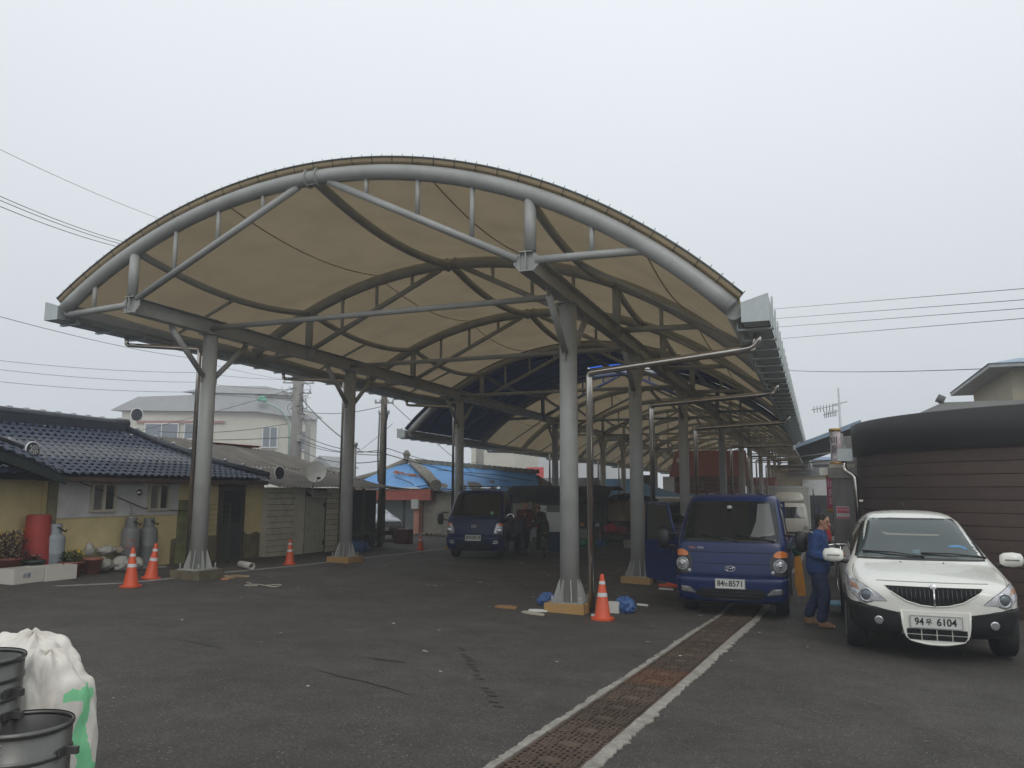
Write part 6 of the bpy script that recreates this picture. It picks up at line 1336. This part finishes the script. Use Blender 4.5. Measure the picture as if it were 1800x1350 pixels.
ang=mth('ADD',mth('ARCTAN2',sp.outputs['Y'],sp.outputs['X']),mth('MULTIPLY',nv,.55)); zsh=mth('ADD',sp.outputs['Z'],mth('MULTIPLY',nv,.11)); wob=mth('MULTIPLY',mth('SINE',mth('MULTIPLY',sp.outputs['Z'],17.)),.09)
m_a=mth('COMPARE',mth('ADD',ang,wob),.33,.17); m_b=mth('MULTIPLY',mth('LESS_THAN',sp.outputs['Z'],.30),1.)
m_c=mth('MULTIPLY',mth('COMPARE',zsh,.29,.022),mth('COMPARE',ang,.10,.32))
mk=mth('MAXIMUM',mth('MULTIPLY',m_a,m_b),m_c)
src=b.inputs['Base Color'].links[0].from_socket; mm=n.new('ShaderNodeMix'); mm.data_type='RGBA'; l.new(mk,mm.inputs[0]); l.new(src,mm.inputs[6]); mm.inputs[7].default_value=(.24,.66,.34,1); l.new(mm.outputs[2],b.inputs['Base Color'])
sB.data.materials[0]=wv
sA=bigsack((-4.14,3.22,.48),(.30,.30,.50),8,'white woven sack behind the green striped one at the left edge',None,.6)
for s_,k_ in ((sB,1),):
    pass
put('sack_ear',MB().lathe([(.001,-.06),(.05,-.04),(.055,.02),(.03,.07),(.001,.09)],14),wgreen,sB).location=(.25,.06,-.28)
tubm=mat('dull_steel_tub',(.145,.145,.135),.38,.75,.18,4,stain=(.12,.115,.10),samt=.5,sscale=5)
def steeltub(x,y,ztop,r,label,bands,latches=()):
    g_=gz(x,y); t_=thing('steel_tub',label,'steel tub',(x,y,g_)); h=ztop-g_
    put('shell',MB().lathe([(r*.98,0),(r*.985,h*.5),(r,h-.01),(r-.006,h-.01),(r*.975,h*.5),(r*.97,h-.34),(.001,h-.34)],56,caps=False),tubm,t_)
    put('rolled_rim',MB().tube([(r*math.cos(a),r*math.sin(a),h) for a in [i*2*math.pi/56 for i in range(57)]],.008,6,False),tubm,t_)
    for zb in bands: put('hoop_band',MB().lathe([(r+.001,h-zb-.012),(r+.006,h-zb-.009),(r+.006,h-zb+.009),(r+.001,h-zb+.012)],56,caps=False),tubm,t_)
    rv=MB()
    for k_ in range(14): a=R(-62); rv.lathe([(.0045,0),(.003,.003),(.0,.004)],6,(0,0,0),False); 
    rv=MB()
    for k_ in range(12):
        a=R(-58)+ (k_>6)*R(5); M=Matrix.Translation(((r+.001)*math.cos(a),(r+.001)*math.sin(a),h-.03-k_*.028))@Matrix.Rotation(a,4,'Z')@Matrix.Rotation(R(90),4,'Y')
        q=MB().lathe([(.0045,0),(.003,.003),(.0005,.004)],6,caps=False); rv.add([M@Vector(v) for v in q.v],q.f,True)
    put('rivet',rv,mat('bright_rivet',(.55,.55,.52),.3,.8),t_,kind='stuff')
    for a,zl in latches:
        a=R(a); M=Matrix.Rotation(a,3,'Z'); put('latch_bracket',MB().box(M@Vector((r+.028,0,h-zl)),(.07,.022,.03),M=M).box(M@Vector((r+.008,0,h-zl)),(.01,.09,.034),M=M),tubm,t_)
    return t_
steeltub(-3.275,2.56,.745,.20,'near round steel tub with riveted hoops at the bottom left',(.0,.115,.23),((18,.10),(20,.22)))
steeltub(-3.66,2.60,.985,.20,'farther taller steel tub cut off by the left picture edge',(.0,.085,.17),((12,.14),(14,.24)))

# ================================================================== PEOPLE
def caps(mb,p0,r0,p1,r1,n=14):
    p0,p1=Vector(p0),Vector(p1); d=(p1-p0); L_=d.length; t_=d.normalized() if L_>1e-6 else Vector((0,0,1))
    P=[];Rr=[]
    for k_ in range(5): a=R(90-k_*22.5); P.append(p0-t_*r0*math.sin(a)*.999); Rr.append(max(.0015,r0*math.cos(a)))
    for k_ in range(5): a=R(k_*22.5); P.append(p1+t_*r1*math.sin(a)*.999); Rr.append(max(.0015,r1*math.cos(a)))
    a=Vector((0,0,1)) if abs(t_.z)<.9 else Vector((1,0,0)); u=t_.cross(a).normalized(); w=t_.cross(u)
    V=[p+(u*math.cos(2*math.pi*i/n)+w*math.sin(2*math.pi*i/n))*q for p,q in zip(P,Rr) for i in range(n)]
    m_=len(P); mb.add(V,[(j*n+i,j*n+(i+1)%n,(j+1)*n+(i+1)%n,(j+1)*n+i) for j in range(m_-1) for i in range(n)]+[tuple(reversed(range(n))),tuple((m_-1)*n+i for i in range(n))],True)
def ell(mb,c,r,rot=0):
    q=MB().lathe([(math.sin(a)*1.0+1e-4,-math.cos(a)) for a in [math.pi*k_/14 for k_ in range(15)]],20)
    M=Matrix.Rotation(rot,3,'Y'); mb.add([Vector(c)+M@Vector((v[0]*r[0],v[1]*r[1],v[2]*r[2])) for v in q.v],q.f,True)
def remesh(name,mb,m_,parent,vox=.010,sm=3):
    o=put(name,mb,m_,parent); bake(o,('REMESH',{'mode':'VOXEL','voxel_size':vox,'use_smooth_shade':True}),('SMOOTH',{'factor':.5,'iterations':sm})); 
    return o
def person(label,loc,rz,J,mats,scale=1.,vox=.009,hat=None,wrinkle=True):
    """J: joint dict in local metres, x forward, y left, z up"""
    t_=thing('person',label,'person',loc,rz); t_.scale=(scale,)*3
    g=lambda k_:Vector(J[k_])
    b=MB(); hd=g('head'); fw=Vector(J.get('face',(1,0,-.1))).normalized(); side=Vector((0,0,1)).cross(fw).normalized(); up=fw.cross(side)
    # one continuous body
    caps(b,g('pelvis'),.125,g('waist'),.115); caps(b,g('waist'),.115,g('chest'),.135); caps(b,g('chest'),.13,g('neck')-Vector((0,0,.05)),.08); caps(b,g('neck')-Vector((0,0,.04)),.056,hd-up*.05,.052)
    ell(b,hd+up*.025,(.092,.076,.098)); caps(b,hd+fw*.02-up*.05,.062,hd+fw*.055-up*.085,.036); caps(b,hd+fw*.082-up*.0,.012,hd+fw*.104-up*.035,.017); caps(b,hd+fw*.075+up*.035-side*.03,.016,hd+fw*.075+up*.035+side*.03,.016)
    for sg in (-1,1): caps(b,hd+side*sg*.078-up*.03,.012,hd+side*sg*.084+up*.015-fw*.008,.018)
    for sd in ('L','R'):
        caps(b,g('chest')+Vector((0,.1 if sd=='L' else -.1,.08)),.07,g('sh'+sd),.058); caps(b,g('sh'+sd),.054,g('el'+sd),.042); caps(b,g('el'+sd),.042,g('wr'+sd),.028)
        caps(b,g('pelvis')+Vector((0,.08 if sd=='L' else -.08,-.02)),.10,g('kn'+sd),.058); caps(b,g('kn'+sd),.056,g('an'+sd),.040); caps(b,g('an'+sd)-Vector((0,0,.02)),.035,g('to'+sd),.030)
        w=g('wr'+sd); hdv=Vector(J['hd'+sd]).normalized(); pn=hdv.cross(Vector((0,0,1))).normalized() if abs(hdv.z)<.95 else Vector((0,1,0)); pv=pn
        caps(b,w,.028,w+hdv*.07,.030)
        for fi,(o_,ln) in enumerate(((-.030,.065),(-.010,.078),(.010,.074),(.030,.058))):
            b0=w+hdv*.075+pv*o_; curl=Vector((0,0,-1)); b1=b0+(hdv+curl*.25).normalized()*ln*.5; b2=b1+(hdv*.6+curl*.8).normalized()*ln*.5; caps(b,b0-hdv*.03,.0115,b1,.0105,8); caps(b,b1,.0105,b2,.009,8)
        tb_=w+hdv*.03-pv*.025*(1 if sd=='R' else -1); caps(b,tb_,.013,tb_+(hdv-pv*.9*(1 if sd=='R' else -1)).normalized()*.05,.010,8)
    body=remesh('body',b,mats['skin'],t_,vox,2)
    h=MB(); ell(h,hd+up*.045-fw*.016,(.094,.084,.092)); caps(h,hd-fw*.055-up*.0,.055,hd-fw*.052-up*.055,.040)
    for sg in (-1,1): caps(h,hd+side*sg*.066+up*.03-fw*.0,.022,hd+side*sg*.068-up*.0-fw*.02,.016)
    if not hat: remesh('hair',h,hairm,t_,vox,1)
    else:
        remesh('hair',h,hairm,t_,vox,1); q=MB(); ell(q,hd+up*.075-fw*.012,(.104,.094,.072)); caps(q,hd+up*.058+fw*.06-side*.05,.012,hd+up*.058+fw*.06+side*.05,.012); q2=MB().lathe([(.001,.0),(.15,-.012),(.152,-.004),(.001,.012)],24); q.add([hd+up*.052+Vector(v) for v in q2.v],q2.f,True); remesh('hat',q,hat,t_,.009,1)
    for sg in (-1,1): q=MB(); ell(q,hd+fw*.080+side*sg*.031+up*.008,(.010,.012,.007)); put('eye',q,black,t_)
    q=MB(); caps(q,hd+fw*.088-up*.062-side*.02,.0045,hd+fw*.088-up*.062+side*.02,.0045,6); put('mouth',q,mat('lip',(.22,.08,.06),.6),t_)
    j=MB(); W_=.045
    caps(j,g('hipc'),.175,g('waist')+Vector((0,0,.02)),.172)
    for o_ in (-.07,.07):
        caps(j,g('hipc')+Vector((0,o_,0)),.142,g('waist')+Vector((0,o_,0)),.138); caps(j,g('waist')+Vector((0,o_,0)),.138,g('chest')+Vector((0,o_,.04)),.138)
    caps(j,g('chest'),.14,g('neck')-Vector((0,0,.06)),.095); caps(j,g('neck')-Vector((0,.03,.035)),.058,g('neck')+Vector((-.01,.03,-.025)),.058)
    for sd in ('L','R'):
        caps(j,g('chest')+Vector((0,.08 if sd=='L' else -.08,.09)),.085,g('sh'+sd),.078); caps(j,g('sh'+sd),.086,g('el'+sd),.074); m1=g('el'+sd).lerp(g('wr'+sd),.93); caps(j,g('el'+sd),.074,m1,.054)
    jo=remesh('jacket',j,mats['jacket'],t_,vox,2)
    p=MB()
    caps(p,g('pelvis')+Vector((0,-.06,.0)),.118,g('pelvis')+Vector((0,.06,.0)),.118)
    for sd in ('L','R'):
        s_=.09 if sd=='L' else -.09; caps(p,g('pelvis')+Vector((0,s_*.8,-.02)),.122,g('kn'+sd),.092); caps(p,g('kn'+sd),.092,g('an'+sd)+Vector((-.01,0,.05)),.078)
    remesh('trousers',p,mats['trousers'],t_,vox,2)
    for sd in ('L','R'):
        s_=MB(); a=g('an'+sd); to=g('to'+sd); d=(to-a); d.z=0; d.normalize(); zt=to.z
        caps(s_,a+Vector((0,0,.03)),.048,a-d*.03+Vector((0,0,-.03)),.046); caps(s_,a-d*.035+Vector((0,0,zt-a.z+.012)),.042,to-d*.02,.038); caps(s_,a+Vector((0,0,-.02)),.045,to-d*.05+Vector((0,0,.012)),.038)
        remesh('boot',s_,mats['boot'],t_,vox,1)
    # fold displacement on cloth
    for o in t_.children:
        if o.name.split('.')[0] in ('jacket','trousers'):
            me=o.data; cc=[v.co.copy() for v in me.vertices]; nn_=[v.normal.copy() for v in me.vertices]; fl=[]
            for c0,n_ in zip(cc,nn_):
                k_=.0085*noise.noise(Vector((c0.x*9,c0.y*9,c0.z*16)))+.006*noise.noise(Vector((c0.x*22,c0.y*22,c0.z*34))); fl+=list(c0+n_*k_)
            me.vertices.foreach_set('co',fl); me.update()
    return t_
workblue=mat('work_blue_cloth',(.013,.042,.14),.85,0,.12,5,bump=.25,bscale=60); worknavy=mat('work_navy_cloth',(.009,.018,.055),.85,0,.15,5,bump=.25,bscale=60)
tanboot=mat('tan_boot',(.20,.11,.06),.8,0,.2,9)
JM=dict(pelvis=(0,0,.90),hipc=(.0,0,.88),waist=(.01,0,1.05),chest=(.02,0,1.26),neck=(.05,0,1.43),head=(.10,0,1.555),face=(1,-.15,-.12),
 shR=(.02,-.19,1.35),elR=(-.02,-.25,1.09),wrR=(.20,-.22,1.02),hdR=(1,.1,.05),shL=(.03,.19,1.35),elL=(.06,.26,1.10),wrL=(.28,.20,1.06),hdL=(1,-.05,.1),
 knR=(.09,-.10,.49),anR=(.05,-.11,.10),toR=(.20,-.13,.04),knL=(-.02,.10,.49),anL=(-.17,.11,.13),toL=(-.05,.12,.045))
man=person('man in blue work jacket and navy trousers walking beside the cream white car',(-.06,12.95,gz(-.05,12.9)),R(-8),JM,dict(skin=skin,jacket=workblue,trousers=worknavy,boot=tanboot),1.0,.0085)
put('shoulder_stripe',MB().tube([(-.10,-.17,1.42),(-.02,-.235,1.40),(.02,-.26,1.36)],.012,5),mat('grey_reflective',(.35,.37,.38),.4),man)
camo=bpy.data.materials.new('camouflage_cloth'); camo.use_nodes=True; n=camo.node_tree.nodes; l=camo.node_tree.links; b=n['Principled BSDF']; b.inputs['Roughness'].default_value=.9
t=n.new('ShaderNodeTexCoord'); q=n.new('ShaderNodeTexNoise'); q.inputs['Scale'].default_value=11; q.inputs['Detail'].default_value=2; l.new(t.outputs['Object'],q.inputs['Vector']); cr=n.new('ShaderNodeValToRGB'); cr.color_ramp.interpolation='CONSTANT'; l.new(q.outputs[0],cr.inputs[0]); e=cr.color_ramp.elements; e[0].color=(.012,.013,.010,1); e[1].position=.62; e[1].color=(.13,.10,.065,1)
x_=cr.color_ramp.elements.new(.45); x_.color=(.035,.045,.022,1); x_=cr.color_ramp.elements.new(.54); x_.color=(.06,.05,.03,1); l.new(cr.outputs[0],b.inputs['Base Color'])
JC=dict(pelvis=(-.04,0,.87),hipc=(-.03,0,.87),waist=(.0,0,1.02),chest=(.05,0,1.21),neck=(.11,0,1.37),head=(.18,0,1.48),face=(1,0,-.6),
 shR=(.05,-.18,1.29),elR=(.08,-.24,1.04),wrR=(.30,-.12,.98),hdR=(1,.3,-.1),shL=(.06,.18,1.29),elL=(.12,.24,1.04),wrL=(.32,.10,1.0),hdL=(1,-.3,-.1),
 knR=(-.01,-.10,.47),anR=(-.08,-.11,.09),toR=(.08,-.12,.04),knL=(-.02,.10,.47),anL=(-.12,.11,.09),toL=(.04,.12,.04))
person('man in camouflage trousers and brimmed hat leaning over the dark truck bed',(-7.75,22.55,gz(-7.8,22.6)),R(185),JC,dict(skin=skin,jacket=mat('dark_olive_cloth',(.030,.030,.022),.9,0,.3,6),trousers=camo,boot=mat('dusty_boot',(.10,.08,.055),.9)),1.0,.012,hat=mat('khaki_hat',(.17,.12,.06),.9,0,.2,9))
JP=dict(JC); 
person('dim person in dark red top behind the cab of the dark blue truck',(-9.0,24.35,gz(-9,24)+.0),R(-60),{**JM},dict(skin=skin,jacket=mat('dark_red_cloth',(.10,.020,.018),.9,0,.3,6),trousers=worknavy,boot=black),.98,.014)
person('small figure in orange vest walking far down the lane',(-.35,45,gz(-.3,45)),R(100),JM,dict(skin=skin,jacket=mat('orange_vest',(.55,.20,.05),.8),trousers=worknavy,boot=black),.95,.016)
person('small distant figure in red jacket by the drum signs',(.15,26.5,gz(0,26)),R(170),JM,dict(skin=skin,jacket=mat('red_jacket',(.45,.03,.04),.8),trousers=worknavy,boot=black),.95,.016)
# bicycle by the kiosk, blue lid
bk=thing('bicycle','grey bicycle leaning behind the man next to the steel kiosk','bicycle',(.42,17.2,gz(.4,17.2)),R(100))
def bwheel(x):
    w_=bpy.data.objects.new('wheel',None); col.objects.link(w_); w_.parent=bk; w_.location=(x,0,.33)
    put('tyre',MB().tube([(.32*math.cos(a),0,.32*math.sin(a)) for a in [i*2*math.pi/36 for i in range(37)]],.014,6,False),rubber,w_)
    put('rim',MB().tube([(.298*math.cos(a),0,.298*math.sin(a)) for a in [i*2*math.pi/36 for i in range(37)]],.010,6,False),chrome,w_)
    sp=MB()
    for k_ in range(14): a=k_*math.pi/7; sp.tube([(0,.02*(-1)**k_,0),(.295*math.cos(a),0,.295*math.sin(a))],.0022,4,False)
    put('spokes',sp,chrome,w_,kind='stuff')
bwheel(-.52); bwheel(.52)
put('frame',MB().tube([(-.52,0,.33),(-.08,0,.30),(.36,0,.78),(-.2,0,.80),(-.08,0,.30)],.016,8).tube([(-.52,0,.33),(-.2,0,.80),(-.24,0,.92)],.012,6),mat('bike_grey',(.15,.16,.17),.4,.4),bk)
put('fork',MB().tube([(.52,0,.33),(.38,0,.78),(.34,0,1.0)],.013,6),chrome,bk); put('handlebar',MB().tube([(.22,-.27,1.02),(.36,-.1,1.04),(.36,.1,1.04),(.22,.27,1.02)],.012,6),chrome,bk); put('saddle',MB().lathe([(.001,0),(.09,.01),(.07,.05),(.001,.06)],12,(-.25,0,.92),sx=1.4,sy=.8),black,bk)
put('crank',MB().tube([(-.08,-.1,.30),(-.08,-.1,.14)],.01,5).tube([(-.08,0,.3),(-.08,-.1,.3)],.02,6),chrome,bk); put('mudguard',MB().tube([(-.52+.36*math.cos(a),0,.33+.36*math.sin(a)) for a in [R(20)+i*R(14) for i in range(11)]],.018,5,False),chrome,bk)
bl_=put('plastic_basin',MB().lathe([(.26,0),(.27,.02),(.24,.04),(.001,.045)],26),mat('pale_blue_plastic',(.16,.36,.52),.5,0,.1)); bl_.location=(.22,14.6,gz(.2,14.6)+.16); tag(bl_,'pale blue round basin between the man and the white car','basin')
# ================================================================== MARKET STALL UNDER THE CANOPY
tarpb=mat('black_tarpaulin',(.014,.013,.012),.7,0,.3,4,bump=.5,bscale=8)
st_=thing('market_stall','market stall with a drooping black tarpaulin awning behind the dark truck','stall',(-9.4,30.8,gz(-9.4,30.8)))
put('awning',MB().grid(lambda u,v:(-12.0+4.4*u,30.0+2.6*v,1.62+.30*math.sin(math.pi*min(1,v*1.0))+.05*noise.noise(Vector((u*6,v*4,0)))+(.20*v)),30,8),tarpb,st_,True)
put('awning_valance',MB().grid(lambda u,v:(-12.0+4.4*u,30.0+.05*math.sin(u*30),1.62+.05*noise.noise(Vector((u*6,0,0)))-(.28+.06*math.sin(u*17))*v),40,3),tarpb,st_,True)
ra=MB()
for k_ in range(6): ra.tube([(-7.6+.34*k_,30.3,1.50+.12*math.sin(k_*.7)),(-7.3+.34*k_,30.25,1.52+.12*math.sin(k_*.7+.7)-(.15 if k_==5 else 0))],[.12,.10],8)
put('rolled_tarp',ra,tarpb,st_,True,kind='stuff')
for x in (-11.9,-9.9,-8.2,-7.9,-6.4): put('stall_post',MB().tube([(x,30.1,gz(x,30)),(x,30.1,1.62)],.022,6),black,st_,True)
put('back_curtain',MB().grid(lambda u,v:(-12+4.5*u,32.8+.06*math.sin(u*40),gz(-9,32)+1.9*v),60,2),mat('drab_curtain',(.10,.095,.08),.9,0,.3,2,stretch=(4,1,.6)),st_,True)
put('hanging_cloth',MB().grid(lambda u,v:(-8.05+1.1*u,31.6+.05*math.sin(u*12+v*3),.62+.78*v),14,8),mat('tan_cloth',(.24,.17,.10),.85,0,.2,3),st_,True)
put('hanging_cloth',MB().grid(lambda u,v:(-8.2+1.5*u,31.9+.05*math.sin(u*12+v*3),.18+.55*v),14,8),mat('maroon_cloth',(.07,.03,.028),.85,0,.3,3),st_,True)
tbm=mat('pale_table_skirt',(.20,.22,.21),.7,0,.15,3)
for x0,x1,lab in ((-11.2,-9.7,'left'),(-9.6,-8.2,'right')):
    t_=thing('stall_table','long table with a pale skirt at the %s end of the market stall'%lab,'table',((x0+x1)/2,30.6,gz(-9,30.6))); g_=gz(-9,30.6)
    put('tabletop',MB().bb((x0,30.3,g_+.68),(x1,31.1,g_+.72)),black,t_,True); put('skirt',MB().bb((x0+.02,30.30,g_+.28),(x1-.02,30.32,g_+.66)),tbm,t_,True)
    for x in (x0+.05,x1-.05):
        for y in (30.35,31.05): put('leg',MB().tube([(x,y,g_),(x,y,g_+.68)],.02,6),steel,t_,True)
rr=random.Random(31)
goods=[((.55,.06,.10),'red'),((.5,.45,.4),'pale'),((.10,.25,.10),'green'),((.5,.3,.05),'yellow'),((.3,.05,.05),'maroon'),((.45,.45,.45),'grey')]
for i in range(6):
    x=-9.9+i*.34
    c_,nm=goods[i]; o=blob('produce_bag',mat('goods_'+nm,c_,.6,0,.3,9),(0,0,0),(.09,.09,.08),i+40,.3,2.5,None,8); o.location=(x,30.65+rr.uniform(-.15,.15),gz(-9,30.6)+.79)
    tag(o,'small %s bag of goods on the long stall table'%nm,'goods')
for i,(x,lab) in enumerate(((-8.95,'leftmost green bag on the ground under the stall table'),(-8.62,'middle green bag on the ground under the stall table'),(-8.28,'rightmost green bag under the stall table'),(-8.0,'blue bag on the ground beside the green bags'))):
    o=blob('plastic_bag',mat('green_bag',(.03,.20,.09),.4,0,.4,8,bump=.5) if i<3 else mat('blue_bag',(.03,.10,.26),.4,0,.3,8,bump=.5),(0,0,0),(.20,.16,.17),i+60,.3,2.5,None,12,.6,.25); o.location=(x,30.2,gz(x,30.2)+.11); tag(o,lab,'bag','bags of greens on the ground')
for i,(x,y,z,rx,c_,lab) in enumerate([(-7.75,30.9,.42,.26,(.42,.03,.06),'bright red pile of bagged goods right of the stall posts'),(-7.45,31.1,.35,.30,(.22,.04,.035),'dark red sack heap at the right end of the stall'),(-8.0,31.0,.34,.24,(.30,.12,.08),'brown red heap left of the bright red pile'),(-7.6,30.6,.08,.42,(.06,.06,.035),'dark olive heap at ground level right of the table'),(-6.9,31.3,.15,.35,(.12,.03,.025),'maroon heap behind the second right column')]):
    o=blob('goods_heap',mat('heap%d'%i,c_,.75,0,.4,9,bump=.5),(0,0,0),(rx,.25,.2),i+80,.4,3,None,16,.7,.3); o.location=(x,y,z+gz(x,y)+.25); tag(o,lab,'goods')
def crate(x,y,z,w1,w2,h,m_,label,grp=None,holes=False):
    t_=thing('crate',label,'crate',(x,y,z),R(4),grp)
    q=MB(); q.bb((-w1/2,-w2/2,0),(w1/2,w2/2,.02)); q.bb((-w1/2,-w2/2,.02),(w1/2,-w2/2+.02,h)); q.bb((-w1/2,w2/2-.02,.02),(w1/2,w2/2,h)); q.bb((-w1/2,-w2/2+.02,.02),(-w1/2+.02,w2/2-.02,h)); q.bb((w1/2-.02,-w2/2+.02,.02),(w1/2,w2/2-.02,h)); put('box',q,m_,t_)
    put('lid',MB().bb((-w1/2-.01,-w2/2-.01,h),(w1/2+.01,w2/2+.01,h+.03)),m_,t_)
    if holes:
        hh=MB()
        for a in (-.11,.11):
            for k_ in range(3): hh.bb((a-.035,-w2/2-.006,h*(.22+.28*k_)),(a+.035,-w2/2-.001,h*(.22+.28*k_)+.025))
        put('hand_slot',hh,black,t_,kind='stuff')
    return t_
gy=gz(-8.9,26.3); greyc=mat('grey_plastic_crate',(.62,.64,.64),.6,0,.08,4)
# stack on a pallet frame right behind the truck
crate(-8.62,26.2,gy,.62,.5,.62,mat('blue_crate',(.015,.04,.10),.5,0,.2,3),'large blue tub crate at the bottom beside the camouflage man')
crate(-9.05,26.5,gy+.0,.45,.5,.70,mat('dark_green_crate',(.03,.05,.03),.6),'dark green crate behind the camouflage man')
crate(-9.05,26.5,gy+.74,.48,.45,.26,mat('orange_crate',(.38,.09,.02),.6),'orange brown crate under the slotted grey crate')
crate(-9.05,26.5,gy+1.03,.48,.45,.48,greyc,'grey crate with six dark slots on top of the orange crate',None,True)
for k_,(z,h,lab) in enumerate(((.68,.22,'lowest white box of the stack left of the front right column'),(.93,.26,'middle white box of the stack left of the front right column'),(1.22,.12,'thin white box near the top of the stack by the column'),(1.37,.20,'topmost dusty grey box of the stack by the column'))):
    crate(-8.58,26.3,gy+z-.05,.5,.45,h,greyc if k_<3 else mat('dusty_grey_crate',(.16,.17,.15),.8),lab)
# far stall goods between columns
o=put('brown_box',MB().bb((-.16,-.14,0),(.16,.14,.3)),mat('pale_carton',(.30,.28,.24),.8)); o.location=(-6.95,30.4,gz(-7,30.4)); tag(o,'pale carton on the ground left of the second right column','box')
o=thing('yellow_lamp','small yellow and red hanging shade between the second column and its pipe','lamp',(-5.9,28.5,gz(-6,28.5)))
put('shade',MB().lathe([(.12,1.15),(.14,1.3),(.10,1.55),(.03,1.62)],14),mat('shade_yellow',(.50,.32,.05),.6),o); put('stand',MB().tube([(0,0,0),(0,0,1.2)],.02,6),steel,o)
o=blob('red_cloth_pile',mat('red_cloth',(.35,.03,.03),.8,0,.3,6),(0,0,0),(.25,.22,.45),99,.3,2.5,None,14,.8,.2); o.location=(-5.55,27.5,gz(-5.5,27.5)+.4); tag(o,'red cloth covered pile between the open door and the pipe','goods')
bnr=thing('flag_banner','dark triangular banner flag on a pole beside the drum sign','flag',(-.1,24.5,gz(-.1,24.5)))
put('pole',MB().tube([(0,0,0),(-.05,0,2.3)],.015,6),black,bnr); put('cloth',MB().grid(lambda u,v:(-.04+.32*u*(1-v*.3),.03*math.sin(u*6),1.2+1.0*v-(.55*u*v)),8,8),mat('flag_grey_blue',(.10,.11,.15),.8,0,.3,5),bnr)
for x,y,z,lab in ((-8.34,46.3,3.88,'nearer round floodlight under the far roof'),(-8.23,50.6,3.75,'farther round floodlight under the far roof')):
    t_=thing('flood_light',lab,'light',(x,y,z),R(-20),'floodlights under the far roof'); q=put('lamp_head',MB().lathe([(.001,-.12),(.12,-.10),(.20,.02),(.19,.05),(.001,.04)],18),white,t_); q.rotation_euler=(0,R(70),0); put('bracket',MB().tube([(0,0,0),(-.1,0,.35)],.02,6),steel,t_)
pn=thing('hanging_bunting','dark triangular cloth hanging from the far left eave','banner',(-12.4,60,2.2)); put('cloth',MB().add([(-.9,0,.9),(.9,0,.9),(.05,.02,-.6),(-.9,.04,.9),(.9,.04,.9),(.05,.06,-.6)],[(0,1,2),(5,4,3),(0,2,5,3),(1,4,5,2),(0,3,4,1)]),mat('dark_cloth',(.03,.03,.028),.9),pn)
# ================================================================== HAZE
hb=MB().bb((-95,-14,-5),(45,140,17)); hz=put('haze',hb,[],kind='stuff')
hm=bpy.data.materials.new('haze_air'); hm.use_nodes=True; n=hm.node_tree.nodes; l=hm.node_tree.links; n.remove(n['Principled BSDF'])
pv_=n.new('ShaderNodeVolumePrincipled'); pv_.inputs['Color'].default_value=(.93,.96,1,1); pv_.inputs['Density'].default_value=.0027; pv_.inputs['Anisotropy'].default_value=.1
l.new(pv_.outputs[0],n['Material Output'].inputs['Volume']); hz.data.materials.append(hm)

bpy.data.scenes.remove(bsc)
